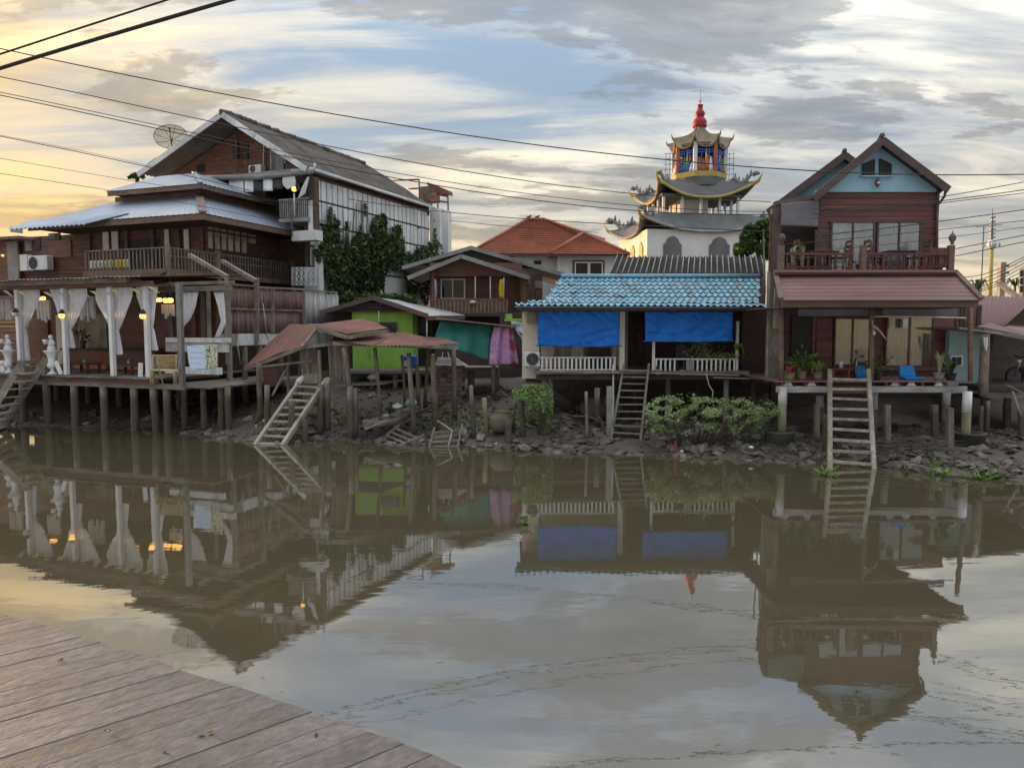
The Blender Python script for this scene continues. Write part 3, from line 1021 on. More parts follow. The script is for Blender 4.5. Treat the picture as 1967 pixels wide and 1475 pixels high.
# low tables
def low_table(px, py, v, w, d, h, label):
    u = U(px, v, py)
    r = thing('low_table', label, 'table', R.P(u, v, FLZ), 'low wooden tables on the terrace')
    MB().box(R, u - w / 2, u + w / 2, v - d / 2, v + d / 2, FLZ + h - .06, FLZ + h).build('table_top', MT['wood_dark'], r)
    for a in (-1, 1):
        for b in (-1, 1):
            p = R.P(u + a * (w / 2 - .07), v + b * (d / 2 - .07), FLZ)
            q = R.P(u + a * (w / 2 - .09), v + b * (d / 2 - .09), FLZ)
            tubeo('leg', [q, p + Vector((0, 0, h * .5)), q + Vector((0, 0, h - .05))], [.035, .05, .04], MT['wood_dark'], r, 6)
    return u
u1 = low_table(162, 700, .9, 1.0, .6, .36, 'low dark table between second and third white posts')
u2 = low_table(247, 705, .9, .95, .6, .34, 'low dark table between third and fourth white posts')
for u, lb in ((u1, 'small white flowers in a vase on the low table between second and third posts'), (u2, 'small green sprig on the low table between third and fourth posts')):
    potted(R.P(u, .9, FLZ + .36), .04, .07, MT['white'], lb, MT['leaf_pale'], 18, .16, .03, 1.0, 9, .5, name='table_flowers')
for px, lb in ((178, 'long red seat cushion behind the low table of the second bay'), (250, 'long red seat cushion behind the low table of the third bay')):
    u = U(px, 2.2, 690)
    tag(MB().box(R, u - .9, u + .75, 2.1, 2.6, FLZ + .02, FLZ + .20).build('seat_cushion', MT['pag_orange'], None, bevel=.04), lb, 'cushion')
for px, v, ang, lb in ((117, -.05, -.45, 'leaning white board at the foot of the second white post'), (269, -.05, .12, 'short white board leaning at the foot of the fourth white post')):
    p = R.P(U(px, v, 705), v, FLZ + .01)
    q = R.P(U(px, v, 705) + math.sin(ang) * .45, v - .02, FLZ + .45)
    tag(beamo('leaning_board', p, q, .14, .03, MT['white'], None, (0, 1, 0)), lb, 'board')
potted(R.P(U(158, 3.6, 640), 3.6, FLZ + .75), .12, .3, MT['wood_brown'], 'dark leafy plant on the back counter of the terrace', MT['leaf_ivy'], 0, .35, .07, 1, 14, bush=90)
ct = thing('counter', 'dark wooden counter along the back of the terrace', 'counter', R.P(U(170, 3.6), 3.6, FLZ))
MB().box(R, U(122, 3.6), U(300, 3.6), 3.4, 3.9, FLZ + .68, FLZ + .75).build('top', MT['wood_dark'], ct)
MB().box(R, U(122, 3.6), U(300, 3.6), 3.5, 3.85, FLZ, FLZ + .675).build('front', MT['wood_teak'], ct)

def ladder(bl, br, tl, tr, n, rw, rh, gw, gh, mat, label, ext=0.0, name='ladder', group=None, first=.03, railmat=None):
    bl, br, tl, tr = map(Vector, (bl, br, tl, tr))
    r = thing(name, label, 'ladder', (bl + br) / 2, group)
    ax = (br - bl).normalized()
    beamo('rail', bl, tl + (tl - bl).normalized() * ext, rw, rh, railmat or mat, r, up=ax.cross(tl - bl))
    beamo('rail', br, tr + (tr - br).normalized() * ext, rw, rh, railmat or mat, r, up=ax.cross(tr - br))
    for i in range(n):
        t_ = first + (1 - first) * (i + .3) / n
        a, b = bl.lerp(tl, t_), br.lerp(tr, t_)
        j = Vector((0, 0, R_.uniform(-.015, .015)))
        beamo('rung', a + j, b - j, gw, gh, mat, r)
    return r
# stairs at far left, down into the water
D1, D2 = 23.6, 25.0
ladder(W(-52, 848, 21.2), W(-2, 822, 23.9) - Vector((0, 0, .1)), W(36, 706, 24.2), W(78, 706, 24.3), 8, .05, .22, .30, .035, MT['wood_pale'],
       'wide wooden stairs from the terrace down into the water at the left edge', .35, 'stairs', railmat=MT['wood_grey'])

# right-hand bay: grey corner post, white curtains, bamboo chair, banner
V2 = 1.0
bay = thing('corner_bay', 'open corner bay of the terrace with grey posts beside the bamboo fence', 'bay', R.P(U(370, V2), V2, FLZ))
pbo('post', (340, 545, 348, 742), -.35, .12, MT['steel'], bay, R)
pbo('post', (431, 545, 439, 700), V2 + .6, .13, MT['wood_grey'], bay, R)
pbo('post', (397, 560, 402, 650), V2 + .7, .08, MT['wood_grey'], bay, R)
pbo('lintel', (296, 550, 440, 560), V2 - .1, .14, MT['wood_grey_h'], bay, R)
pbo('lintel', (296, 541, 446, 547), V2 - .45, .12, MT['wood_grey_h'], bay, R)
pbo('sill', (318, 649, 436, 658), V2 + .4, .2, MT['white_old'], bay, R)
pbo('sill_wall', (318, 659, 436, 676), V2 + .5, .1, MT['white_old'], bay, R)
pbo('back_wall', (300, 560, 445, 700), V2 + 3.2, .1, MT['wood_teak'], bay, R)
for x in (322, 366, 385, 415):
    pbo('pillar', (x, 562, x + 9, 652), V2 + 2.5, .12, MT['wood_grey' if x < 330 or x == 385 else 'wood_teak'], bay, R)
for i in range(9):
    y = 573 + i * 8.4
    pbo('wall_board', (330, y, 440, y + 7.6), V2 + 3.12, .05, MT['wood_brown'], bay, R)
MB().box(R, U(300, V2), U(447, V2), -.0, 5.0, FLZ - .3, FLZ - .24).build('floor', MT['wood_grey_h'], bay)
MB().box(R, U(345, V2), U(447, V2), .35, .5, R.at(400, 719, .4)[1], R.at(400, 706, .4)[1]).build('floor_beam', MT['white_old'], bay)
for px in (353, 391, 424, 437):
    p = R.P(U(px, .6, 760), .6, 0)
    rough_post('pile', (p.x, p.y, -.2), (p.x, p.y, FLZ - .3), .1, MT['pile'], bay)
def sheet(name, outline_l, outline_r, v, fr, mat, label, cat, group=None, folds=3.5, amp=.04):
    """hanging cloth: left and right pixel outlines from top to bottom"""
    n = 14
    def ip(ol, b):
        k = b * (len(ol) - 1)
        i = min(int(k), len(ol) - 2)
        f = k - i
        return ol[i][0] * (1 - f) + ol[i + 1][0] * f, ol[i][1] * (1 - f) + ol[i + 1][1] * f
    def fn(a, b):
        (x0, y0), (x1, y1) = ip(outline_l, b), ip(outline_r, b)
        u, z = fr.at(x0 + (x1 - x0) * a, y0 + (y1 - y0) * a, v)
        return fr.P(u, v + amp * math.sin(a * folds * 6.28 + b * 1.5), z)
    o = MB().grid(fn, 30, n).build(name, mat, None, True, solid=.004)
    if label: tag(o, label, cat, group)
    return o
sheet('curtain', [(349, 561), (351, 590), (350, 612), (348, 632)], [(381, 561), (376, 590), (366, 614), (350, 630)], V2, R, MT['curtain'], 'white curtain drawn aside left of the bay beside the grey corner post', 'curtain', 'white curtains of the terrace')
sheet('curtain', [(410, 561), (418, 590), (425, 617), (412, 650)], [(429, 561), (432, 590), (433, 622), (421, 650)], V2, R, MT['curtain'], 'white curtain pulled against the post at the bamboo fence', 'curtain', 'white curtains of the terrace')
# banner with faded print
bm_ = clothmat('banner_print', (.62, .72, .84), .1)
t = NT(bm_.node_tree)
pn = [n for n in bm_.node_tree.nodes if n.bl_idname == 'ShaderNodeBsdfPrincipled'][0]
tcn = t.n('ShaderNodeTexCoord')
sp_ = t.n('ShaderNodeSeparateXYZ'); t.l(tcn.outputs['Generated'], sp_.inputs[0])
gx, gzz = sp_.outputs[0], sp_.outputs[2]
side = t.ramp(t.math('ADD', gx, t.math('MULTIPLY', t.noise(tcn.outputs['Generated'], 3), .25)), [(.66, 0), (.76, 1)])
food = t.mix(t.ramp(t.noise(tcn.outputs['Generated'], 14, 4), [(.42, 0), (.52, 1)]), (.16, .15, .12), (.62, .63, .45))
rows_ = t.math('MULTIPLY', t.ramp(t.math('FRACT', t.math('MULTIPLY', gzz, 5.0)), [(.35, 0), (.42, 1), (.62, 1), (.7, 0)]),
               t.ramp(t.noise(t.mapping(tcn.outputs['Generated'], (60, 1, 6)), 1.0, 2), [(.47, 0), (.53, 1)]))
rows_ = t.math('MULTIPLY', rows_, t.ramp(gx, [(.08, 0), (.1, 1), (.5, 1), (.55, 0)]))
cc_ = t.mix(side, t.mix(t.math('MULTIPLY', rows_, .6), (.58, .70, .86), (.12, .2, .4)), food)
t.l(cc_, pn.inputs['Base Color'])
bn = sheet('banner', [(359, 665), (361, 690), (365, 714)], [(417, 662), (419, 685), (419, 706)], -.5, R, bm_, 'pale blue printed cloth banner hung on the rail, food picture at its right', 'banner', None, 1.5, .02)
# bamboo chair
bc = thing('bamboo_bench', 'bamboo slatted bench standing before the grey corner post', 'bench', R.P(U(317, -.2, 710), -.2, FLZ - .1))
for i in range(15):
    y = 683 + i * 1.95
    p, q = R.W(296, y, -.35 + i * .012), R.W(341, y - .5, -.35 + i * .012)
    tubeo('slat', [p, q], .02, MT['bamboo_pale'], bc, 6)
for i in range(6):
    p, q = R.W(290, 717 + i, -.42 - .07 * i), R.W(341, 716 + i, -.42 - .07 * i)
    tubeo('seat_slat', [Vector((p.x, p.y, FLZ + .28)), Vector((q.x, q.y, FLZ + .28))], .022, MT['bamboo_pale'], bc, 6)
for a in (294, 339):
    tubeo('back_post', [R.W(a, 738, -.3), R.W(a, 681, -.36)], .03, MT['bamboo_pale'], bc, 6)
    tubeo('leg', [R.W(a - 4, 738, -.8), R.W(a - 4, 712, -.8)], .03, MT['bamboo_pale'], bc, 6)
tubeo('brace', [R.W(301, 690, -.85), R.W(313, 738, -.8)], .02, MT['wood_pale'], bc, 6)

# ------------------------------------------------------------------ the dark timber house with metal hip roofs
hs = thing('hip_roof_house', 'dark timber house with two tiers of pale metal hip roof above the terrace', 'house', R.P(-5, 6, FLZ))
EZ = 7.64
ec = (-1.84, 4.65)
ul = R.at(42, 437, ec[1])[0]
d2 = 2.4
vb = ec[1] + 10.5
A, B_ = R.P(ul, ec[1], EZ), R.P(ec[0], ec[1], EZ)
C_, D_ = R.P(ec[0], vb, EZ), R.P(ul, vb, EZ)
zi = EZ + d2 * .5
iu, iv = ec[0] - d2, ec[1] + d2
il = R.at(226, 384, iv)[0]
a, b, c, d = R.P(il, iv, zi), R.P(iu, iv, zi), R.P(iu, vb - d2, zi), R.P(il, vb - d2, zi)
roof = corr(A, B_, b, a, 34, .009, 4, 1).build('roof', MT['metal_roof'], hs, solid=.012)
corr(B_, C_, c, b, 34, .009, 4, 1).build('roof_slope', MT['metal_roof'], hs, solid=.012)
corr(D_, A, a, d, 30, .016, 4, 1).build('roof_slope', MT['metal_roof'], hs, solid=.012)
beamo('ridge_cap', B_ + Vector((0, 0, .05)), b + Vector((0, 0, .05)), .30, .05, MT['rust_grey'], hs)
uu, zz = R.at(270, 437, ec[1] - .25)
corr(R.P(ul, ec[1] - .6, EZ - .24), R.P(R.at(165, 430, ec[1] - .6)[0], ec[1] - .6, EZ - .24), R.P(R.at(250, 415, ec[1] + .5)[0], ec[1] + .5, EZ + .28), R.P(ul, ec[1] + .5, EZ + .28), 17, .03, 6, 1).build('eave_sheet', MT['metal_roof'], hs, solid=.012)
MB().box(R, ul + .3, ec[0] + .02, ec[1] + .03, ec[1] + .10, EZ - .24, EZ - .03).build('fascia', MT['fascia_brown'], hs)
MB().box(R, ec[0] - .10, ec[0] - .03, ec[1] + .1, vb, EZ - .24, EZ - .03).build('fascia', MT['fascia_brown'], hs)
# soffit closes the roof space
MB().box(R, ul + .4, ec[0] - .12, ec[1] + .11, vb - .1, EZ - .16, EZ - .12).build('soffit', MT['wood_dark'], hs)
# upper tier
MB().box(R, il - .1, iu + .1, iv - .05, vb - d2, zi - .35, R.W(386, 352, iv - .75).z - .12).build('tier_wall', MT['wood_brown'], hs)
tv = iv - .75
e2 = R.W(386, 352, tv)
tz = e2.z
tu = (e2 - R.o).dot(R.U)
tl = R.at(201, 358, tv)[0]
tb = vb - 2.2
rz_ = tz + .95
ru0, ru1 = R.at(303, 331, tv + 1.9)[0], R.at(370, 330, tv + 1.9)[0]
a, b = R.P(tl, tv, tz), R.P(tu, tv, tz)
r0, r1 = R.P(ru0, tv + 2.0, rz_), R.P(ru1, tv + 2.0, rz_)
rb0, rb1 = R.P(ru0, tb - 1.5, rz_), R.P(ru1, tb - 1.5, rz_)
corr(a, b, r1, r0, 26, .008, 4, 1).build('upper_roof', MT['metal_roof'], hs, solid=.012)
corr(b, R.P(tu, tb, tz), rb1, r1, 26, .014, 4, 1).build('upper_roof_slope', MT['metal_roof'], hs, solid=.012)
corr(R.P(tl, tb, tz), a, r0, rb0, 26, .014, 4, 1).build('upper_roof_slope', MT['metal_roof'], hs, solid=.012)
MB().add([r0, r1, rb1, rb0], [(0, 1, 2, 3)]).build('upper_roof_top', MT['metal_roof'], hs)
beamo('ridge_cap', b + Vector((0, 0, .04)), r1 + Vector((0, 0, .04)), .2, .04, MT['metal_roof'], hs)
MB().box(R, tl + .1, tu - .02, tv + .03, tv + .1, tz - .2, tz - .03).build('fascia', MT['fascia_brown'], hs)
MB().box(R, tu - .1, tu - .03, tv + .1, tb, tz - .2, tz - .03).build('fascia', MT['fascia_brown'], hs)
MB().box(R, tl + .2, tu - .12, tv + .11, tb - .1, tz - .14, tz - .1).build('soffit', MT['wood_dark'], hs)
# walls: boards
wv = ec[1] + 2.0
wu = R.at(396, 470, wv)[0]
wz0, wz1 = 4.95, EZ - .15
uw0 = R.at(35, 470, wv)[0]
MB().box(R, uw0, wu, wv + .03, wv + 6.5, wz0, wz1).build('wall', MT['wood_dark'], hs)
nb_ = 16
for i in range(nb_):
    z0 = wz0 + (wz1 - wz0) * i / nb_
    MB().box(R, uw0 - .02, wu + .02, wv - .005 - (i % 2) * .006, wv + .028, z0, z0 + (wz1 - wz0) / nb_ - .012).build('wall_board', MT['wood_brown'], hs)
    MB().box(R, wu + .002, wu + .03 + (i % 2) * .006, wv + .04, wv + 6.4, z0, z0 + (wz1 - wz0) / nb_ - .012).build('wall_board', MT['wood_brown'], hs)
for rect, mt in (((92, 462, 136, 495), 'wood_teak'), ((47, 455, 60, 482), 'wood_pale'), ((68, 455, 76, 480), 'wood_dark'), ((93, 448, 115, 461), 'glass_dark')):
    pbo('shutter', rect, wv - .07, .05, MT[mt], hs, R)
for x0, x1 in ((197, 208), (214, 226), (316, 324), (353, 362)):
    pbo('porch_curtain', (x0, 441, x1, 482), wv - .12, .04, MT['curtain'], hs, R)
for x0 in (168, 240, 290, 340, 385):
    pbo('porch_post', (x0, 440, x0 + 5, 520), wv - .14, .1, MT['wood_brown'], hs, R)
MB().box(R, R.at(233, 470, wv)[0], R.at(310, 470, wv)[0], wv - .03, wv - .022, 5.1, 7.1).build('doorway_shade', MT['black'], hs)  # flush black panel paints the dark inside of the door
# windows on the right-hand facade
su = wu + .06
win = sbo('window_band', (399, 438, 491, 461), su, .05, MT['ivory'], hs, R)
for i, x in enumerate((400, 413.5, 426.5, 439, 452, 465)):
    y0 = 452 + i * 1.75
    sbo('window_pane', (x, y0, x + 8.5, y0 + 25), su, .04, MT['ivory'], hs, R)
for i in range(7):
    x = 397.2 + 13 * i
    sbo('mullion', (x, 438, x + 2.4, 495), su + .02, .06, MT['wood_teak'], hs, R)
sbo('mullion', (398, 448, 492, 452), su + .03, .05, MT['wood_teak'], hs, R)
# balcony
bv_ = 3.9
bc_u, bz = R.at(323, 517, bv_)
bl_u = R.at(165, 517, bv_)[0]
bal = MB().box(R, bl_u, bc_u, bv_, wv, bz - .12, bz).build('balcony_floor', MT['wood_brown'], hs)
MB().box(R, bc_u - 1.0, bc_u, wv + .0, bv_ + 7.6, bz - .14, bz - .02).build('balcony_floor', MT['wood_brown'], hs)
MB().box(R, bl_u - .1, bc_u, bv_ - .08, bv_ - .005, bz - .22, bz + .02).build('balcony_beam', MT['fascia_brown'], hs)
MB().box(R, bc_u + .005, bc_u + .08, bv_, bv_ + 7.6, bz - .2, bz + .02).build('balcony_beam', MT['fascia_brown'], hs)
rt = .78
MB().box(R, bl_u, bc_u, bv_ - .03, bv_ + .05, bz + rt, bz + rt + .05).build('handrail', MT['wood_grey_h'], hs)
MB().box(R, bc_u - .05, bc_u + .03, bv_ + .06, bv_ + 7.5, bz + rt, bz + rt + .05).build('handrail', MT['wood_grey_h'], hs)
MB().box(R, bc_u - .04, bc_u + .02, bv_ + .06, bv_ + 7.5, bz + rt * .62, bz + rt * .62 + .04).build('handrail', MT['wood_grey_h'], hs)
balm = MB().box(Fr(0, 0), -.02, .02, -.015, .015, 0, rt)
balme = mesh('baluster', balm.v, balm.f, MT['wood_grey'])
n = 22
for i in range(n + 1):
    p = R.P(bl_u + (bc_u - bl_u) * i / n, bv_, bz)
    inst('baluster', balme, hs, p, (0, 0, R.a), (1.6 if i % 6 == 0 else 1, 1, 1))
n = 44
for i in range(1, n + 1):
    p = R.P(bc_u, bv_ + 7.45 * i / n, bz)
    inst('baluster', balme, hs, p, (0, 0, R.a), (1, 1, 1))
for x in (0, 2.6, 7.5):
    MB().box(R, bc_u - .07, bc_u + .07, bv_ + x - .07, bv_ + x + .07, bz - .5, bz + rt + .16).build('newel_post', MT['wood_grey'], hs)
for px in (168, 205, 262, 318):
    p = R.P(R.at(px, 530, bv_)[0], bv_ + .4, 0)
    MB().box(R, R.at(px, 530, bv_)[0] - .06, R.at(px, 530, bv_)[0] + .06, bv_ + .3, bv_ + .42, BEZ + .5, bz - .12).build('stilt', MT['wood_brown'], hs)
# lower storey wall behind the terrace roof, keeps the sky out
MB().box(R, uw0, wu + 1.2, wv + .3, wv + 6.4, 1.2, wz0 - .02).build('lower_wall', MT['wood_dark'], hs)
beamo('brace', R.W(283, 540, bv_ - .3), R.W(318, 520, bv_ - .1), .12, .1, MT['fascia_brown'], hs)
# long struts from the balcony down to the fence posts
beamo('strut', R.W(364, 490, 2.6), R.W(436, 532, 2.4), .17, .12, MT['wood_grey_h'], hs)
beamo('strut', R.W(427, 502, 3.3), R.W(492, 540, 3.0), .17, .12, MT['wood_grey_h'], hs)
# pillows seen through the balusters
for px, mt, lb in ((178, 'ivory', 'white cushion at the left end of the balcony bench'), (192, 'ivory', 'pale cushion second on the balcony bench'), (208, 'bunting_y', 'pale yellow cushion third on the balcony bench'), (226, 'yellow', 'bright yellow cushion fourth on the balcony bench'), (240, 'bunting_y', 'pale yellow cushion at the right end of the balcony bench')):
    u, z = R.at(px, 500, bv_ + .55)
    tag(MB().box(R, u - .2, u + .2, bv_ + .5, bv_ + .68, bz + .15, bz + .5).build('pillow', MT[mt], None, bevel=.06), lb, 'cushion', 'cushions on the timber house balcony')

def aircon(fr, px0, py0, px1, py1, v, label, fan=.5, d=.32):
    u0, z1 = fr.at(px0, py0, v); u1, z0 = fr.at(px1, py1, v)
    r = thing('air_conditioner', label, 'air conditioner', fr.P((u0 + u1) / 2, v, z0), 'outdoor air conditioner units')
    MB().box(fr, u0, u1, v, v + d, z0, z1).build('housing', MT['white'], r, bevel=.02)
    rad = min((z1 - z0) * .42, (u1 - u0) * .4)
    c = fr.P(u0 + (u1 - u0) * fan, v - .012, (z0 + z1) / 2)
    def ring(ra, rb, off, mt, nm):
        b = MB(); m = 24
        vv = []
        for k in range(m):
            a = 2 * math.pi * k / m
            e = fr.U * math.cos(a) + Vector((0, 0, math.sin(a)))
            vv += [c + e * ra - fr.V * off, c + e * rb - fr.V * off]
        b.add(vv, [(2 * k, 2 * k + 1, (2 * k + 3) % (2 * m), (2 * k + 2) % (2 * m)) for k in range(m)])
        b.build(nm, mt, r)
    ring(.0, rad, 0, MT['black'], 'fan_opening')
    ring(rad * .96, rad * 1.06, .012, MT['steel'], 'grille_rim')
    g = MB()
    for k in range(1, 4):
        m = 20
        pts = [c + (fr.U * math.cos(6.2832 * j / m) + Vector((0, 0, math.sin(6.2832 * j / m)))) * (rad * k / 4) - fr.V * .015 for j in range(m + 1)]
        g.tube(pts, .005, 4, False)
    for k in range(4):
        a = math.pi * k / 4
        e = (fr.U * math.cos(a) + Vector((0, 0, math.sin(a)))) * rad
        g.tube([c - e - fr.V * .017, c + e - fr.V * .017], .005, 4)
    g.build('grille', MT['steel'], r)
    for a in (.2, .8):
        MB().box(fr, u0 + (u1 - u0) * a - .03, u0 + (u1 - u0) * a + .03, v + .02, v + d - .02, z0 - .05, z0 - .003).build('foot', MT['steel'], r)
    return r
aircon(R, 53, 492, 91, 518, wv - .5, 'white air conditioner on the wall of the dark timber house at left', .28)
pbo('duct_box', (38, 489, 52, 520), wv - .35, .3, MT['white'], None, R)
tag(bpy.data.objects['duct_box'], 'narrow white metal box left of the wall air conditioner', 'box')
# neighbour at the far left edge
nb1 = thing('edge_house', 'grey and brown house corner cut by the left picture edge', 'house', R.P(uw0 - 2, wv, FLZ))
pbo('wall', (-260, 470, 14, 545), wv - .3, .3, MT['wood_teak'], nb1, R)
pbo('shutter', (14, 464, 34, 543), wv - .32, .08, MT['metal_grey'], nb1, R)
pbo('roof', (-260, 462, 36, 467), wv - .8, 2, MT['rust_grey'], nb1, R)
MB().sb((22, 437, 44, 447), uw0, .1, R).build('roof_end', MT['metal_roof'], nb1)
c = R.W(5, 491, wv - .5)
tag(MB().lathe(c, [(.02, -.05), (.06, -.02), (.06, .02), (.02, .05)], 10).build('bulb', MT['lamp'], None, True), 'small glowing bulb at the left picture edge', 'lamp')

# ------------------------------------------------------------------ bamboo fence side (plane u = fu)
fu = 1.4
fn_ = thing('bamboo_fence', 'tall reddish bamboo screen fence on a white concrete base beside the terrace', 'fence', R.P(fu, 4, FLZ))
def fence_run(xa, xb, ya0, yb0, ya1, yb1, mat, name, step, seedw=.02):
    va, vb_ = R.side(xa, 600, fu)[0], R.side(xb, 600, fu)[0]
    n = int((vb_ - va) / step)
    for i in range(n):
        f = (i + .5) / n
        v = va + (vb_ - va) * f
        zt = R.side(xa, ya0, fu)[1] * (1 - f) + R.side(xb, yb0, fu)[1] * f
        zb = R.side(xa, ya1, fu)[1] * (1 - f) + R.side(xb, yb1, fu)[1] * f
        zt += R_.uniform(-.04, .04)
        p = R.P(fu + R_.uniform(-.01, .01), v, zb)
        tubeo(name, [p, R.P(fu, v + R_.uniform(-.012, .012), zt)], step * .46, MT[mat], fn_, 5)
fence_run(439, 489, 552, 557, 596, 594, 'bamboo', 'cane', .048)
fence_run(439, 489, 597, 596, 641, 640, 'bamboo', 'cane', .048)
fence_run(498, 583, 556, 562, 594, 595, 'bamboo', 'cane', .055)
fence_run(498, 575, 596, 597, 642, 640, 'bamboo', 'cane', .055)
fence_run(586, 650, 562, 566, 622, 622, 'fence_white', 'slat', .10)
for y0, y1, xa, xb in ((546, 550, 437, 492), (593, 597, 437, 580), (552, 556, 492, 586), (558, 562, 586, 648)):
    a, b = R.WS(xa, y0, fu + .06), R.WS(xb, y1, fu + .06)
    beamo('rail', a, b, .07, .07, MT['wood_grey_h'], fn_)
for x, y0, y1, w in ((435, 533, 662, .09), (493, 534, 660, .14), (524, 556, 640, .1), (584, 556, 640, .1)):
    p = R.WS(x, y1, fu + .05); q = R.WS(x, y0, fu + .05)
    beamo('post', p, q, w, w, MT['wood_grey'], fn_)
sbo('base_wall', (430, 641, 540, 663), fu + .02, .2, MT['plaster_stain'], fn_, R)
sbo('base_wall', (540, 638, 652, 662), fu - .02, .2, MT['plaster_stain'], fn_, R)
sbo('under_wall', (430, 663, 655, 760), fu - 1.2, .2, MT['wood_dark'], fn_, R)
for x in (442, 470, 500, 540, 580):
    p = R.WS(x, 700, fu - .1)
    rough_post('pile', (p.x, p.y, gz(p.x, p.y) - .3), (p.x, p.y, 2.75), .1, MT['pile'], fn_)
for xa, ya, xb, yb, lb in ((455, 655, 462, 700, 'thin pale pole leaning below the white fence base'), (505, 583, 513, 650, 'thin bare pole leaning against the bamboo fence')):
    tag(tubeo('pole', [R.WS(xa, ya, fu + .15), R.WS(xb, yb, fu + .2)], .018, MT['wood_pale'], None, 6), lb, 'pole')
# ------------------------------------------------------------------ big gabled house with the ivy-grown panel wall (frame B)
B = Fr(-8.7, 32.3, -22.4)
gh = thing('gable_house', 'large gabled timber house with old tiled roof and ivy on its white panel wall', 'house', B.P(-4, 0, 1.4))
pk = B.at(443, 222)
re_ = B.at(604, 326)
le = B.at(283, 336)
DEP = 10.9
def slope(e, p, ov=0.0):
    """roof slope from the eave point e to the peak p, extruded back"""
    return [B.P(e[0], -ov, e[1]), B.P(p[0], -ov, p[1]), B.P(p[0], DEP, p[1]), B.P(e[0], DEP, e[1])]
a, b, c, d = slope(re_, pk, .5)
corr(a, d, c, b, 58, .035, 4, 16, jit=.10).build('roof', MT['roof_old'], gh, solid=.07)
a, b, c, d = slope(le, pk, .5)
corr(a, d, c, b, 58, .035, 4, 16, jit=.10).build('roof_slope', MT['roof_old'], gh, solid=.07)
# ridge tiles: a row of bumps
rt_ = MB().tube([Vector((0, -.16, 0)), Vector((0, .17, .015))], [.11, .13], 8)
rtm = mesh('ridge_tile', rt_.v, rt_.f, MT['roof_old'])
for i in range(36):
    inst('ridge_tile', rtm, gh, B.P(pk[0], -.45 + i * (DEP + .4) / 36, pk[1] + .03 + R_.uniform(-.03, .03)), (0, 0, B.a + R_.uniform(-.05, .05)))
# barge boards in segments with pale patches
for e in (re_, le):
    n = 12 if e is re_ else 1
    for i in range(n):
        p0 = B.P(e[0] + (pk[0] - e[0]) * i / n, -.56, e[1] + (pk[1] - e[1]) * i / n - .10)
        p1 = B.P(e[0] + (pk[0] - e[0]) * (i + .985) / n, -.56, e[1] + (pk[1] - e[1]) * (i + .985) / n - .10)
        beamo('barge_board', p0, p1, .05, .24, MT['white_old'] if i % 3 else MT['panel'], gh)
# gable wall with boards
gv_ = 1.0
MB().prism([B.P(le[0] + .3, gv_, le[1] + .02), B.P(re_[0] - .1, gv_, re_[1]), B.P(pk[0], gv_, pk[1] - .2)], B.V * .2).build('gable_wall', MT['wood_teak'], gh)
for i in range(22):
    z0 = re_[1] + .05 + i * .155
    f = min(1, (z0 + .15 - re_[1]) / (pk[1] - .25 - re_[1]))
    if f >= .97: break
    ua = le[0] + .3 + (pk[0] - le[0] - .3) * f + .06
    ub = re_[0] - .1 + (pk[0] - re_[0] + .1) * f - .06
    MB().box(B, ua, ub, gv_ - .03 - (i % 2) * .008, gv_ - .002, z0, z0 + .145).build('gable_board', MT['wood_teak'], gh)
for rc, mt in (((447, 273, 459, 306), 'wood_dark'), ((463, 273, 476, 306), 'wood_dark'), ((378, 316, 391, 330), 'black'), ((507, 275, 519, 331), 'wood_red'), ((520, 284, 544, 331), 'metal_grey')):
    pbo('opening_panel', rc, gv_ - .1, .06, MT[mt], gh, B)  # flush panels; the black one paints a dark interior
for pts in ([(506, 331), (507, 275), (519, 273)], [(521, 331), (520, 284)], [(546, 287), (547, 313), (549, 314)], [(452, 238), (455, 331)]):
    tubeo('pipe', [B.W(x, y, gv_ - .2) for x, y in pts], .035, MT['panel'] if pts[0][0] > 460 else MT['wood_grey'], gh, 6)
an = thing('tv_antenna', 'thin television antenna standing before the big gable wall', 'antenna', B.W(473, 331, gv_ - .4))
tubeo('mast', [B.W(473, 333, gv_ - .4), B.W(470, 294, gv_ - .4)], .025, MT['wood_grey'], an, 6)
tubeo('boom', [B.W(446, 296, gv_ - .4), B.W(490, 292, gv_ - .4)], .014, MT['steel'], an, 5)
for i in range(6):
    x = 450 + i * 7
    tubeo('element', [B.W(x, 295 - i * .4, gv_ - .7), B.W(x + 1, 294.5 - i * .4, gv_ - .1)], .009, MT['steel'], an, 5)
aircon(B, 477, 318, 501, 331, gv_ - .6, 'small air conditioner unit under the big house gable', .35)
# front below the gable
fz1 = re_[1]
pbo('upper_wall', (395, 330, 602, 450), 2.6, .2, MT['wood_dark'], gh, B)
pbo('upper_door', (440, 372, 470, 440), 2.5, .08, MT['wood_teak'], gh, B)
pbo('awning_roof', (392, 331, 600, 337), -.3, 2.2, MT['metal_grey'], gh, B)
tubeo('awning_roll', [B.W(392, 342, -.35), B.W(500, 340, -.35), B.W(600, 330, -.35)], [.13, .14, .10], MT['metal_grey'], gh, 8)
tubeo('gutter_pipe', [B.W(560, 328, -.4), B.W(604, 325, -.4), B.W(605, 312, -.4)], .06, MT['panel'], gh, 8)
aw = thing('striped_awning', 'torn black and white striped awning flap on the big gabled house', 'awning', B.W(505, 368, -.3))
for x0, x1, y0, y1, mt in ((440, 468, 343, 369, 'panel'), (470, 487, 343, 369, 'white'), (487.5, 505, 342, 368, 'black'), (505.5, 524, 341, 367, 'white'), (524.5, 543, 340, 364, 'black')):
    def fn(a_, b_, x0=x0, x1=x1, y0=y0, y1=y1):
        return B.W(x0 + (x1 - x0) * a_, y0 + (y1 - y0) * b_, -.25 - .25 * b_ + .05 * math.sin(a_ * 4 + x0))
    MB().grid(fn, 6, 4).build('stripe', MT[mt], aw, True, solid=.01)
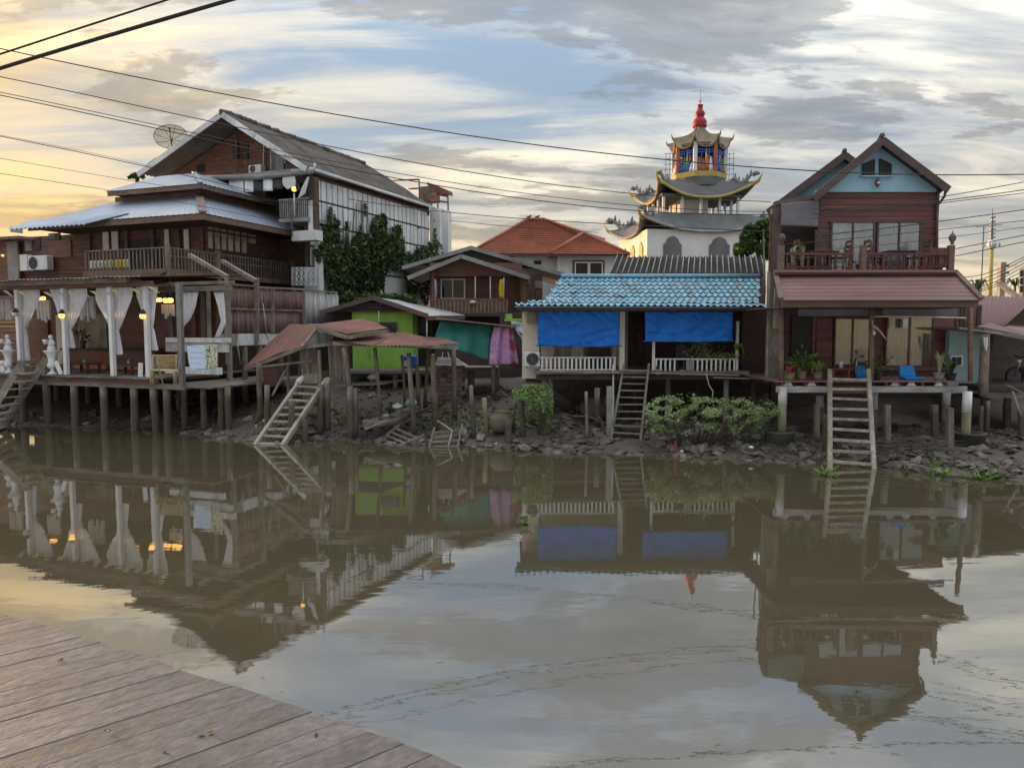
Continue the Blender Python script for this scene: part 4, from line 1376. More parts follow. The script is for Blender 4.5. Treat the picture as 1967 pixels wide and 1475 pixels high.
for poly, mt in (([(543, 340), (566, 339), (569, 355), (552, 364), (542, 355)], 'white'), ([(590, 340), (594, 340), (586, 372), (572, 382), (580, 360)], 'panel'), ([(566, 350), (574, 352), (578, 366), (569, 366)], 'black')):
    MB().prism([B.W(x, y, -.35) for x, y in poly], B.V * .02).build('torn_flap', MT[mt], aw)
c = B.W(565, 363, -.2)
tag(MB().lathe(c, [(.02, -.12), (.10, -.08), (.12, .02), (.05, .1)], 10).build('bulb', MT['lamp'], None, True), 'glowing lamp under the striped awning of the big house', 'lamp')
pbo('balcony_back', (505, 382, 590, 440), 1.3, .1, MT['wood_dark'], gh, B)
pbo('yellow_cloth', (488, 366, 508, 392), .9, .05, MT['gold'], gh, B)
pbo('balcony_slab', (535, 419, 592, 426), -.3, 1.5, MT['concrete'], gh, B)
for i in range(15):
    x = 537 + i * 3.6
    pbo('balcony_bar', (x, 384, x + 1.7, 419), -.28, .05, MT['metal_grey'], gh, B)
pbo('balcony_rail', (535, 381, 592, 384), -.3, .1, MT['metal_grey'], gh, B)
pbo('balcony_side', (592, 385, 600, 445), -.15, .3, MT['white_old'], gh, B)
pbo('column', (592, 340, 605, 440), -.1, .3, MT['wood_dark'], gh, B)
tubeo('pole', [B.W(565, 372, -.5), B.W(566, 415, -.5)], .03, MT['panel'], gh, 6)
tubeo('pole', [B.W(560, 385, -.6), B.W(561, 455, -.6)], .03, MT['wood_grey'], gh, 6)
pbo('ledge', (560, 443, 606, 462), -.6, .5, MT['white_old'], gh, B)
pbo('recess_wall_or_shade', (470, 462, 608, 575), 1.6, .2, MT['wood_dark'], gh, B)  # dark plane in place of the shaded interior under the balcony
pbo('lower_wall', (605, 462, 613, 575), -.05, .3, MT['white_wall'], gh, B)
# lattice blocks: 4 x 3 breeze blocks
lat = thing('lattice_screen', 'white breeze-block lattice screen under the big house', 'lattice', B.W(584, 548, -.2))
for i in range(5):
    for j in range(3):
        x0, y0 = 561 + i * 9.2, 514 + j * 11.4
        b_ = MB()
        x1, y1 = x0 + 9.0, y0 + 11.2
        cs = [B.W(x, y, -.2) for x, y in ((x0, y0), (x1, y0), (x1, y1), (x0, y1))]
        for k in range(4):
            b_.beam(cs[k], cs[(k + 1) % 4], .03, .026)
        b_.beam(cs[0], cs[2], .03, .024); b_.beam(cs[1], cs[3], .03, .024)
        b_.build('block', MT['white'], lat)
# panel side wall, plane u = 0
tubeo('gutter', [B.P(re_[0] + .1, -.4, re_[1] - .05), B.P(re_[0] + .1, DEP, re_[1] - .05)], .07, MT['panel'], gh, 8)
wu_ = re_[0] - .35
zE = re_[1] - .1
zW = B.side(610, 343, wu_)[1]                       # sill line under the upper windows
MB().box(B, wu_ - .25, wu_ - .06, 0, DEP, 1.2, zE + .2).build('side_wall', MT['wood_dark'], gh)
MB().prism([B.P(le[0] + .3, DEP - .3, le[1] - 1), B.P(re_[0] - .3, DEP - .3, le[1] - 1), B.P(re_[0] - .3, DEP - .3, re_[1] + .1), B.P(pk[0], DEP - .3, pk[1] - .2), B.P(le[0] + .3, DEP - .3, le[1] + .1)], B.V * .2).build('rear_gable', MT['wood_dark'], gh)
ncol = 26
zrows = [zW - .06, zW - .06 - .95, zW - .06 - 2.0, zW - .06 - 3.0, zW - .06 - 3.9]
for i in range(ncol):
    v0, v1 = .1 + (DEP - .2) * i / ncol, .1 + (DEP - .2) * (i + 1) / ncol - .075
    for j in range(4):
        MB().box(B, wu_ - .05, wu_ + R_.uniform(0, .015), v0, v1, zrows[j + 1] + .085, zrows[j]).build('wall_panel', MT['panel'], gh)
kinds = ['panel', 'panel', 'cream', 'cream', 'glass_dark', 'panel', 'glass_dark', 'panel', 'wood_brown', 'panel', 'panel']
for i in range(11):
    v0, v1 = .1 + (DEP - .2) * i / 11, .1 + (DEP - .2) * (i + 1) / 11 - .09
    MB().box(B, wu_ - .05, wu_ + (.0 if kinds[i] != 'cream' else -.03), v0, v1, zW + .04, zE - .08 - (.25 if i in (2, 3) else 0)).build('upper_panel', MT[kinds[i]], gh)
MB().box(B, wu_ - .02, wu_ + .05, 0, DEP, zW - .04, zW + .03).build('sill', MT['rustpipe'], gh)
for z in zrows[1:4]:
    MB().box(B, wu_ - .04, wu_ + .03, .05, DEP, z + .02, z + .06).build('wall_rail', MT['wood_dark'], gh)
MB().box(B, wu_ - .3, wu_ - .02, 0, DEP + .6, 1.2, zrows[4]).build('lower_side_wall', MT['white_wall'], gh)
# white block and roof frame at the back
pbo('rear_block', (843, 405, 861, 500), DEP + .6, .4, MT['white_wall'], gh, B)
pbo('rear_wall_or_shade', (826, 400, 845, 500), DEP + .3, .3, MT['white_wall'], gh, B)
fr_ = thing('rooftop_frame', 'rusty rooftop frame with a torn sheet behind the big house', 'frame', B.W(840, 405, DEP + 1))
for xa, ya, xb, yb in ((805, 345, 806, 400), (829, 355, 829, 408), (841, 370, 841, 408), (860, 368, 861, 408), (755, 347, 805, 345), (785, 363, 806, 362), (829, 372, 861, 378), (829, 385, 861, 389), (829, 400, 861, 407), (841, 370, 861, 376)):
    tubeo('bar', [B.W(xa, ya, DEP + 1), B.W(xb, yb, DEP + 1)], .05, MT['rustpipe'], fr_, 6)
MB().prism([B.W(x, y, DEP + .9) for x, y in ((819, 350), (832, 354), (860, 366), (861, 374), (840, 370), (826, 366))], B.V * .6).build('torn_sheet', MT['rust'], fr_)
pbo('rear_shed', (806, 358, 827, 385), DEP + 1.4, 1.2, MT['wood_grey'], fr_, B)

# ivy
iv_top = [(608, 480), (614, 446), (622, 436), (630, 424), (634, 398), (640, 395), (645, 425), (655, 430), (657, 405), (661, 430), (672, 425), (683, 392), (690, 385), (700, 388), (706, 400), (711, 425), (720, 416), (728, 418), (734, 412), (742, 417), (748, 435), (756, 440), (763, 434), (775, 436), (777, 470), (786, 490), (797, 490), (803, 440), (812, 428), (822, 435), (828, 425), (838, 424), (848, 455), (850, 480)]
iv_bot = [(608, 490), (622, 500), (632, 545), (640, 575), (680, 590), (728, 585), (738, 540), (745, 520), (756, 512), (772, 508), (782, 530), (787, 585), (795, 590), (803, 548), (815, 585), (835, 560), (850, 490)]
tx, ty = np.array([p[0] for p in iv_top]), np.array([p[1] for p in iv_top])
bx_, by_ = np.array([p[0] for p in iv_bot]), np.array([p[1] for p in iv_bot])
rng = np.random.default_rng(5)
ivy_pts = []
while len(ivy_pts) < 15000:
    px = rng.uniform(606, 851)
    if px > 797 and rng.random() < .35: continue
    y0, y1 = np.interp(px, tx, ty), np.interp(px, bx_, by_) + 22 * mnoise.noise(Vector((px * .13, 3, 0))) + 9 * mnoise.noise(Vector((px * .5, 8, 0)))
    y = rng.uniform(y0 - 3, y1 + 3)
    f = (y - y0) / max(5, y1 - y0)
    if rng.random() > .35 + 2.2 * f: continue
    if 797 < px < 802 and y < 470: continue
    if f < .3 and mnoise.noise(Vector((px * .11, y * .006, 9))) < -.05: continue
    n_ = mnoise.noise(Vector((px * .03, y * .02, 1)))
    if px > 777 and px < 830 and y < 480 and n_ < .02: continue
    q = B.WS(px, y, wu_ + .05 + abs(rng.normal()) * (.12 + .16 * min(1, f * 2)) + .22 * max(0, n_))
    ivy_pts.append((q.x, q.y, q.z))
ivy = thing('ivy', 'dark green ivy hanging in curtains over the white panel wall', 'ivy', B.W(700, 590, 3))
leaf_obj('foliage', ivy_pts, .13, MT['leaf_ivy'], ivy, 3)
for i in range(26):
    px = 615 + i * 7
    y0 = np.interp(px, tx, ty)
    pts = [B.WS(px + R_.uniform(-3, 3), y0 + k * (np.interp(px, bx_, by_) - y0) / 5, wu_ + .06) for k in range(6)]
    tubeo('vine', pts, .02, MT['twig'], ivy, 5)
# low bank of creeper in front of the lattice wall
cp = []
while len(cp) < 4200:
    px, y = rng.uniform(640, 800), rng.uniform(545, 612)
    if y < 566 + 12 * mnoise.noise(Vector((px * .05, 0, 0))) + max(0, (660 - px) * .8): continue
    q = W(px, y, 31.5 + rng.uniform(-.5, .5))
    cp.append((q.x, q.y, q.z))
tag(leaf_obj('creeper', cp, .12, MT['leaf_ivy'], None, 6), 'dark creeper heap at the foot of the ivy wall, behind the green house', 'creeper')

# satellite dish on the left roof slope
sd = thing('satellite_dish', 'large wire-mesh satellite dish on a thin mast above the left roofs', 'satellite dish', B.W(334, 300, 1.2))
dc = B.W(329, 266, 1.2)
dn = Vector((.25, -.82, .5)).normalized()
rad = .78
ux = dn.cross(Vector((0, 0, 1))).normalized()
uy = ux.cross(dn).normalized()
def dp(r, a, off=0.0):
    return dc + ux * (r * math.cos(a)) + uy * (r * math.sin(a)) + dn * (.22 * (r / rad) ** 2 - .1 + off)
MB().grid(lambda a_, b_: dp(max(.02, rad * b_), a_ * 6.2832), 32, 5).build('mesh_bowl', MT['dish'], sd, True)
for k in range(8):
    a_ = k * math.pi / 4 + .2
    tubeo('rib', [dp(rad * t_, a_, -.01) for t_ in (.02, .35, .7, 1)], .012, MT['black'], sd, 5)
tubeo('rim', [dp(rad, 6.2832 * k / 32) for k in range(33)], .016, MT['black'], sd, 5)
tubeo('feed_arm', [dp(.02, 0), dc + dn * .55 + uy * .05], .02, MT['black'], sd, 6)
MB().lathe(dc + dn * .55 + uy * .05, [(.03, -.05), (.06, 0), (.04, .06)], 8).build('feed_horn', MT['black'], sd)
tubeo('mast', [dc - dn * .1, dc - dn * .15 - Vector((0, 0, .25)), B.W(336, 302, 1.2) - Vector((0, 0, .2))], .03, MT['rustpipe'], sd, 6)

# ------------------------------------------------------------------ villa with the red tiled hip roof
VD = 44.0
vl = thing('villa', 'white villa with a terracotta hip roof behind the brown wooden house', 'house', W(1060, 560, VD))
vm = M('terracotta_tiles', (.40, .135, .08), .7, (.27, .09, .06), 1.0, var=.2, bump=.2)
def tiled(name, A, Bp, C, D, cols, rows, mat, parent, amp=.03, step=.05):
    """slope of overlapping tile courses with a scalloped edge"""
    A, Bp, C, D = map(Vector, (A, Bp, C, D))
    n = (Bp - A).cross(D - A).normalized()
    if n.z < 0: n = -n
    b = MB()
    for j in range(rows):
        for (b0, b1) in ((j / rows, (j + 1) / rows),):
            def fn(a_, t_, b0=b0, b1=b1):
                bb = b0 + (b1 - b0) * t_
                p = (A * (1 - a_) + Bp * a_) * (1 - bb) + (D * (1 - a_) + C * a_) * bb
                return p + n * (amp * math.cos(6.2832 * a_ * cols) + step * (1 - t_))
            b.grid(fn, cols * 4, 1)
    return b.build(name, mat, parent, False, solid=.03)
A1, B1 = W(912, 491, VD), W(1212, 489, VD - 1)
r1, r2 = W(1012, 423, VD + 4), W(1046, 423, VD + 4)
tiled('roof', W(905, 487, VD), W(1212, 488, VD), r2, r1, 70, 18, vm, vl)
bk0, bk1 = Vector((A1.x, VD + 8, A1.z)), Vector((B1.x, VD + 8, B1.z))
MB().slab([bk0, A1, r1], .05).build('roof_slope', vm, vl)
MB().slab([B1, bk1, r2], .05).build('roof_slope', vm, vl)
MB().slab([bk1, bk0, r1, r2], .05).build('roof_slope', vm, vl)
p2 = W(1121, 449, VD - .2)
e0, e1 = W(1058, 488, VD - 1.9), W(1207, 489, VD - 1.9)
bk = W(1121, 449, VD + 2.5)
tiled('porch_roof', e0, e1, p2 + Vector((.15, 0, 0)), p2 - Vector((.15, 0, 0)), 34, 11, vm, vl)
MB().slab([e1, Vector((e1.x, VD + 3, e1.z)), p2], .05).build('porch_roof_slope', vm, vl)
MB().slab([Vector((e0.x, VD + 3, e0.z)), e0, p2], .05).build('porch_roof_slope', vm, vl)
for p, q in ((W(905, 486, VD - .05), r1), (r2, W(1160, 463, VD)), (e0, p2), (p2, e1), (r1, r2)):
    tubeo('hip_tile', [p + Vector((0, -.02, .06)), q + Vector((0, -.02, .06))], .1, vm, vl, 8)
pbo('fascia', (910, 487, 1075, 492), VD + .02, .1, MT['fascia'], vl)
pbo('fascia', (1056, 488, 1208, 492), VD - 1.85, .1, MT['fascia'], vl)
pbo('wall', (985, 490, 1200, 660), VD + .6, 7, MT['white_wall'], vl)
pbo('wall', (1072, 492, 1188, 660), VD - 1.2, 1.8, MT['white_wall'], vl)
w_ = pbo('window_frame', (1100, 500, 1161, 540), VD - 1.3, .08, MT['fascia'], vl)
for x0, x1 in ((1104, 1131), (1131.6, 1158)):
    pbo('sash', (x0, 503, x1, 505.5), VD - 1.36, .05, MT['white'], vl)
    pbo('sash', (x0, 505.5, x0 + 2.2, 540), VD - 1.36, .05, MT['white'], vl)
    pbo('sash', (x1 - 2.2, 505.5, x1, 540), VD - 1.36, .05, MT['white'], vl)
    pbo('pane', (x0 + 2.2, 505.6, x1 - 2.2, 540), VD - 1.33, .012, MT['glass_dark'], vl)
for x in (1106, 1147):
    pbo('window_curtain', (x, 506, x + 10, 540), VD - 1.315, .006, MT['greycloth'], vl)
pbo('vent', (1026, 501, 1040, 508), VD + .55, .03, MT['black'], vl)
for x, lb in ((1015, 'left one of two small birds on the red roof ridge'), (1031, 'right one of two small birds on the red roof ridge')):
    c = W(x, 419.5, VD + 4)
    bd = MB().tube([c + Vector((-.16, 0, .0)), c + Vector((-.05, 0, .06)), c + Vector((.08, 0, .09)), c + Vector((.15, 0, .17)), c + Vector((.22, 0, .17))], [.02, .07, .07, .05, .01], 8)
    tag(bd.build('bird', MT['black'], None, True), lb, 'bird', 'birds on the red roof')

# ------------------------------------------------------------------ brown wooden house
KD = 31.5
kb = thing('brown_house', 'brown wooden house with two low grey gables and a slatted balcony', 'house', W(930, 610, KD))
def gable_roof(pl, pp, pr, D, depth, mat, trim, parent, over=.35, th=.09):
    L, Pk, Rr = W(*pl, D), W(*pp, D), W(*pr, D)
    e = Vector((0, depth, 0))
    o1 = MB().slab([L, Pk, Pk + e, L + e], th).build('roof', mat, parent)
    o2 = MB().slab([Pk, Rr, Rr + e, Pk + e], th).build('roof_slope', mat, parent)
    for a_, b_ in ((L, Pk), (Pk, Rr)):
        beamo('barge_board', a_ + Vector((0, -.04, -.1)), b_ + Vector((0, -.04, -.1)), .05, .17, trim, parent)
    return L, Pk, Rr
gable_roof((772, 511), (905, 472), (1084, 524), KD + 2.2, 8, MT['metal_grey'], MT['metal_grey'], kb)
gable_roof((783, 530), (886, 488), (1017, 530), KD, 4, MT['metal_grey'], MT['metal_grey'], kb)
L, Pk, Rr = W(828, 519, KD + .9), W(886, 497, KD + .9), W(1000, 524, KD + .9)
MB().prism([L, Pk, Rr, W(1000, 531, KD + .9), W(828, 531, KD + .9)], (0, .15, 0)).build('gable_wall', MT['wood_teak'], kb)
L, Pk, Rr = W(800, 510, KD + 2.6), W(905, 478, KD + 2.6), W(1040, 516, KD + 2.6)
MB().prism([L, Pk, Rr], (0, .15, 0)).build('gable_wall', MT['wood_dark'], kb)
pbo('wall', (826, 505, 1003, 612), KD + 1.6, .15, MT['wood_teak'], kb)
for i in range(24):
    x = 827 + i * 7.35
    pbo('wall_board', (x, 527, x + 7.0, 605), KD + 1.55 - .01 * (i % 2), .045, MT['wood_teak'], kb)
MB().box(F0, W(1004, 560, KD + 1.6).x, W(1004, 560, KD + 1.6).x + .12, KD + .3, KD + 7, 1.5, W(0, 524, KD + 1).z).build('side_wall', MT['wood_teak'], kb)
pbo('side_bay', (1003, 527, 1042, 600), KD + 2.6, .2, MT['wood_teak'], kb)
for x0, x1, y0 in ((1008, 1019, 549), (1029, 1040, 556)):
    pbo('side_window', (x0, y0, x1, 580), KD + 2.52, .05, MT['glass_dark'], kb)
    pbo('side_window_band', (x0 - 1, y0 - 17, x1 + 1, y0 - 2), KD + 2.5, .05, MT['wood_grey'], kb)
pbo('window_frame', (846.5, 535.5, 893.5, 574), KD + 1.45, .07, MT['white'], kb)
for x0, x1 in ((849, 868.5), (870.5, 891)):
    pbo('pane', (x0, 538, x1, 572), KD + 1.43, .015, MT['glass_dark'], kb)
pbo('door', (915, 531, 941, 603), KD + 1.44, .07, MT['wood_red'], kb)
for x in (913, 942):
    tubeo('white_pipe', [W(x, 531, KD + .4), W(x, 606, KD + .4)], .03, MT['panel'], kb, 6)
for x in (829, 1000):
    pbo('corner_post', (x, 520, x + 6, 606), KD + .5, .14, MT['wood_teak'], kb)
pbo('balcony_floor', (822, 602, 1008, 608), KD - .1, 1.7, MT['wood_dark'], kb)
pbo('handrail', (828, 573.5, 975, 577), KD - .05, .08, MT['wood_teak'], kb)
pbo('bottom_rail', (828, 599, 975, 602), KD - .05, .08, MT['wood_teak'], kb)
for i in range(20):
    x = 830 + i * 7.3
    pbo('slat', (x, 577, x + 5.2, 599), KD - .03, .035, MT['wood_brown'], kb)
    pbo('light_slat', (x + 5.5, 577, x + 6.8, 599), KD - .035, .04, MT['wood_pale'], kb)
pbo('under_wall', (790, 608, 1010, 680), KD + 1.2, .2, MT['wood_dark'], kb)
def flag(px0, py0, px1, py1, D, mat, label, polex):
    r = thing('flag', label, 'flag', W(polex, py1, D), 'flags hung on the brown house')
    tubeo('pole', [W(polex, py0 - 4, D), W(polex, py1 + 2, D)], .012, MT['white'], r, 5)
    def fn(a_, b_):
        return W(px0 + (px1 - px0) * a_ * (.5 + .5 * math.sin(b_ * 2.2 + .4)), py0 + (py1 - py0) * b_, D + .05 * math.sin(a_ * 9))
    if isinstance(mat, str):
        MB().grid(fn, 8, 8).build('cloth', MT[mat], r, True, solid=.005)
    else:
        for k, m_ in enumerate(mat):
            MB().grid(lambda a_, b_, k=k: fn((k + a_) / len(mat), b_), 3, 8).build('cloth_stripe', MT[m_], r, True, solid=.005)
flag(967, 537, 958, 573, KD - .2, 'yellow', 'drooping yellow flag right of the brown house door', 968)
flag(836, 540, 840, 572, KD - .2, ['redcloth', 'white', 'pag_blue', 'white', 'redcloth'], 'furled red white and blue flag at the left of the brown house', 836)
c = W(908, 581, KD - .15)
tag(MB().lathe(c, [(.05, -.08), (.14, -.03), (.15, .03), (.06, .08)], 12).build('flower_basket', MT['ivory'], None, True), 'small white flower basket hung on the brown house railing', 'basket')

# ------------------------------------------------------------------ lime green house
GD = 27.0
gr = thing('green_house', 'small lime green house with a grey sheet roof behind the rusty shelter', 'house', W(740, 715, GD))
pbo('wall', (677, 594, 793, 712), GD + .4, .15, MT['green_paint'], gr)
pbo('side_wall', (793, 600, 828, 712), GD + 2.0, .15, MT['wood_dark'], gr)
pbo('side_wall', (790, 598, 794, 712), GD + .56, 1.5, MT['green_paint'], gr)
pbo('left_boarding', (640, 592, 678, 712), GD + 1.4, .15, MT['wood_dark'], gr)
L, Pk, Rr = W(614, 601, GD), W(716, 572, GD), W(822, 607, GD - .4)
Re = W(892, 606, GD + 3.2); Pe = W(775, 578, GD + 5.5); Le = W(640, 592, GD + 5.5)
MB().slab([L, Pk, Pe, Le], .07).build('roof', MT['rust_grey'], gr)
corr(Rr, Re, Pe, Pk, 16, .018, 5, 1).build('roof_slope', MT['metal_grey'], gr, solid=.012)
beamo('barge_board', L, Pk, .06, .16, MT['fascia'], gr); beamo('barge_board', Pk, Rr, .06, .16, MT['fascia'], gr)
beamo('eave_board', Rr - Vector((0, 0, .08)), Re - Vector((0, 0, .08)), .06, .16, MT['fascia'], gr)
for y in (582, 588, 594):
    k_ = (y - 574) / 26
    pbo('gable_board', (716 - 92 * k_, y, 716 + 92 * k_, y + 5), GD + .25, .06, MT['wood_dark'], gr)
pbo('window_frame', (728, 619, 762, 640), GD + .3, .09, MT['fascia'], gr)
pbo('pane', (731, 621, 744, 640), GD + .28, .02, MT['glass'], gr)
pbo('pane', (746, 621, 759, 640), GD + .28, .02, MT['glass'], gr)
pbo('window_blind', (731, 621, 759, 640), GD + .305, .004, MT['curtain_win'], gr)
tubeo('white_pipe', [W(727.5, 597, GD + .2), W(727.5, 625, GD + .2)], .022, MT['panel'], gr, 6)
tubeo('white_pipe', [W(820, 607, GD - .2), W(820, 655, GD - .2)], .025, MT['panel'], gr, 6)
pbo('lattice_window', (797, 612, 818, 640), GD + 1.9, .06, MT['wood_grey'], gr)
pbo('floor', (660, 711, 840, 717), GD - .8, 3, MT['wood_grey_h'], gr)
for x in (668, 715, 760, 805):
    p = W(x, 740, GD - .5)
    rough_post('pile', (p.x, p.y, gz(p.x, p.y) - .3), (p.x, p.y, W(x, 716, GD - .5).z), .1, MT['pile'], gr)

# tarpaulin lean-to
tp = thing('tarp_shelter', 'lean-to with a sagging green tarpaulin under a thin sheet roof', 'shelter', W(900, 700, 25))
beamo('roof', W(842, 612, 24.6), W(992, 628, 24.6), 1.6, .05, MT['rust_grey'], tp)
def tarp(a_, b_):
    l = (838 + 22 * (1 - b_) * .0 + (848 - 838) * (1 - b_), 650 - 38 * (1 - b_))
    x = (846 - 12 * b_) + a_ * ((945 - 846) * (1 - b_) + (937 - 834) * b_)
    y = (616 + 9 * a_) * (1 - b_) + (652 + 39 * a_ ** .8) * b_
    return W(x, y, 24.4 - .5 * b_ + .10 * math.sin(a_ * 7 + b_ * 2) * b_ + .05 * math.sin(a_ * 19) * b_)
MB().grid(tarp, 36, 14).build('tarpaulin', MT['greentarp'], tp, True, solid=.006)
for x in (948, 850):
    p = W(x, 700, 24.7)
    rough_post('post', (p.x, p.y, gz(p.x, p.y) - .2), (p.x, p.y, W(x, 622, 24.7).z), .07, MT['pile'], tp)
pbo('shelf', (890, 706, 957, 712), 25.2, 1.4, MT['wood_grey_h'], tp)
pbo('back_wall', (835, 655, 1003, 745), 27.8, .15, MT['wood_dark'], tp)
for x in (905, 953):
    p = W(x, 720, 25.4); rough_post('pile', (p.x, p.y, gz(p.x, p.y) - .2), (p.x, p.y, W(x, 712, 25.4).z), .12, MT['pile'], tp)
# floral sheet: print is flat pattern
fm = clothmat('floral_print', (.6, .35, .55), .2)
t = NT(fm.node_tree)
pn = [n for n in fm.node_tree.nodes if n.bl_idname == 'ShaderNodeBsdfPrincipled'][0]
tcn = t.n('ShaderNodeTexCoord')
vor = t.n('ShaderNodeTexVoronoi'); vor.inputs['Scale'].default_value = 2.6
wv_ = t.n('ShaderNodeVectorMath', operation='ADD'); nz_ = t.n('ShaderNodeTexNoise'); nz_.inputs['Scale'].default_value = 3.0
sc_ = t.n('ShaderNodeVectorMath', operation='SCALE'); sc_.inputs['Scale'].default_value = .45
t.l(tcn.outputs['Object'], nz_.inputs['Vector']); t.l(nz_.outputs['Color'], sc_.inputs[0])
t.l(tcn.outputs['Object'], wv_.inputs[0]); t.l(sc_.outputs[0], wv_.inputs[1])
t.l(wv_.outputs[0], vor.inputs['Vector'])
sv_ = t.n('ShaderNodeSeparateColor'); t.l(vor.outputs['Color'], sv_.inputs[0])
colr = t.ramp(sv_.outputs[0], [(0, (.62, .34, .60)), (.26, (.60, .05, .11)), (.42, (.70, .40, .58)), (.54, (.74, .36, .08)), (.64, (.66, .10, .22)), (.76, (.66, .48, .70)), (.9, (.78, .70, .72))], 'CONSTANT')
pet = t.ramp(vor.outputs['Distance'], [(.40, 1), (.56, 0)])
lines = t.ramp(t.noise(tcn.outputs['Object'], 6, 3, .5, 1.2), [(.40, 1), (.44, 0), (.62, 0)])
t.l(t.mix(t.math('MULTIPLY', lines, .45), t.mix(pet, (.62, .36, .60), colr), (.12, .07, .12)), pn.inputs['Base Color'])
sheet('floral_sheet', [(949, 627), (942, 655), (940, 685), (939, 701)], [(984, 632), (989, 655), (993, 680), (996, 699)], 24.0, F0, fm, 'pink and lilac floral cloth hanging right of the green tarpaulin', 'cloth', None, 2.2, .07)
c = W(977, 605, 27)
gb = thing('green_awning', 'bright green gutter edge between tarp and cream wall', 'awning', c)
pbo('gutter', (969, 612, 1002, 617), 25.6, .3, MT['green_paint'], gb)
pbo('bucket', (971, 603, 984, 612), 25.6, .3, MT['green_paint'], gb)
beamo('rafter', W(985, 630, 25.0), W(1003, 652, 24.4), .06, .1, MT['wood_pale'], gb)
corr(W(982, 632, 25.3), W(1003, 640, 24.9), W(1003, 620, 26), W(982, 616, 26.2), 5, .02).build('sheet', MT['metal_roof'], gb, solid=.01)
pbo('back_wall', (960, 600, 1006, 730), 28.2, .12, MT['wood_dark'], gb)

# ------------------------------------------------------------------ collapsing rusty shelter on the bank
sh_ = thing('rusty_shelter', 'collapsing open shelter with rusty red sheet roofs on crooked posts', 'shelter', W(670, 780, 22.5))
def rsheet(pts, waves, nm, mat='rust', rows=3):
    A, B2, C, D = [W(x, y, d_) for x, y, d_ in pts]
    corr(A, B2, C, D, waves, .016, 5, rows, jit=.05).build(nm, MT[mat], sh_, solid=.012)
rsheet([(468, 707, 24.2), (580, 663, 21.6), (611, 625, 22.3), (556, 622, 26.0)], 24, 'roof_sheet')
rsheet([(606, 624, 22.2), (667, 643, 21.4), (746, 631, 22.8), (698, 611, 25.5)], 14, 'roof_sheet')
rsheet([(628, 654, 21.7), (716, 664, 21.0), (770, 638, 24.5), (668, 643, 24.5)], 14, 'roof_sheet')
rsheet([(714, 664, 21.02), (822, 667, 21.0), (815, 646, 24.5), (765, 637, 24.5)], 14, 'roof_sheet')
rsheet([(818, 667, 21.05), (882, 660, 21.6), (835, 648, 24.5), (812, 646, 24.5)], 9, 'roof_sheet')
for a_, b_ in (((470, 711, 24.1), (580, 668, 21.5)), ((580, 668, 21.5), (611, 630, 22.2)), ((608, 630, 22.1), (667, 649, 21.3)), ((667, 649, 21.3), (745, 636, 22.7)), ((640, 660, 21.6), (880, 668, 21.1)), ((575, 668, 21.7), (640, 660, 21.9))):
    beamo('rafter', W(*a_), W(*b_), .06, .1, MT['wood_grey_h'], sh_)
tubeo('rafter', [W(505, 705, 22.6), W(600, 693, 22.2)], .04, MT['wood_grey'], sh_, 6)
for xt, yt, xb, yb, D, r_ in ((612, 672, 622, 815, 21.9, .06), (497, 697, 500, 790, 23.0, .09), (552, 682, 556, 770, 23.2, .06), (574, 680, 580, 760, 23.0, .05), (660, 668, 684, 828, 21.4, .07), (720, 668, 735, 820, 22.0, .06),
                              (785, 678, 795, 805, 21.4, .075), (831, 682, 838, 808, 21.6, .085), (871, 670, 874, 795, 22.6, .075), (822, 672, 816, 760, 24.0, .06), (772, 682, 780, 770, 23.2, .05), (800, 700, 805, 772, 23.4, .06)):
    p, q = W(xb, yb, D), W(xt, yt, D)
    p.z = min(p.z, gz(p.x, p.y) - .05)
    rough_post('post', p, q, r_, MT['pile'], sh_)
for x, y0, y1, D in ((513, 740, 800, 22.0), (615, 738, 812, 21.7), (629, 735, 815, 21.9), (673, 742, 826, 21.3), (682, 745, 826, 21.4), (560, 770, 855, 20.9), (586, 805, 852, 20.9)):
    p, q = W(x, y1, D), W(x, y0, D)
    p.z = min(p.z, gz(p.x, p.y) - .1)
    rough_post('pile', p, q, .09, MT['pile'], sh_)
# rough screens of split bamboo and a plank floor
def screen(pts_t, pts_b, n, D, nm):
    for i in range(n):
        f = (i + .5) / n
        xt, yt = pts_t[0][0] + (pts_t[1][0] - pts_t[0][0]) * f, pts_t[0][1] + (pts_t[1][1] - pts_t[0][1]) * f
        xb, yb = pts_b[0][0] + (pts_b[1][0] - pts_b[0][0]) * f, pts_b[0][1] + (pts_b[1][1] - pts_b[0][1]) * f
        beamo(nm, W(xb, yb + R_.uniform(-2, 2), D + R_.uniform(-.02, .02)), W(xt, yt + R_.uniform(-2, 2), D), .075 * 21 / 22, .02, MT['wood_grey' if i % 3 else 'pile'], sh_, (0, 1, 0))
screen([(630, 660), (668, 662)], [(634, 732), (674, 736)], 11, 22.4, 'screen_slat')
screen([(576, 672), (606, 668)], [(582, 732), (612, 734)], 9, 22.6, 'screen_slat')
pbo('screen_plaster', (584, 718, 611, 736), 22.55, .04, MT['wood_pale'], sh_)
for i in range(5):
    a_, b_ = W(640 + i * 2, 738 + i * .8, 22.9 - i * .3), W(772 - i * 9, 731 + i * 1.5, 22.9 - i * .3)
    beamo('floor_plank', a_, b_, .2, .035, MT['wood_grey_h'], sh_)
tubeo('wire_hook', [W(703, 668, 21.5), W(711, 690, 21.5), W(709, 660, 21.5)], .006, MT['cable'], sh_, 4)
beamo('brace', W(560, 690, 22.8), W(523, 760, 22.3), .07, .04, MT['wood_grey'], sh_)
pbo('crate', (505, 706, 533, 741), 23.3, .5, MT['wood_brown'], sh_)
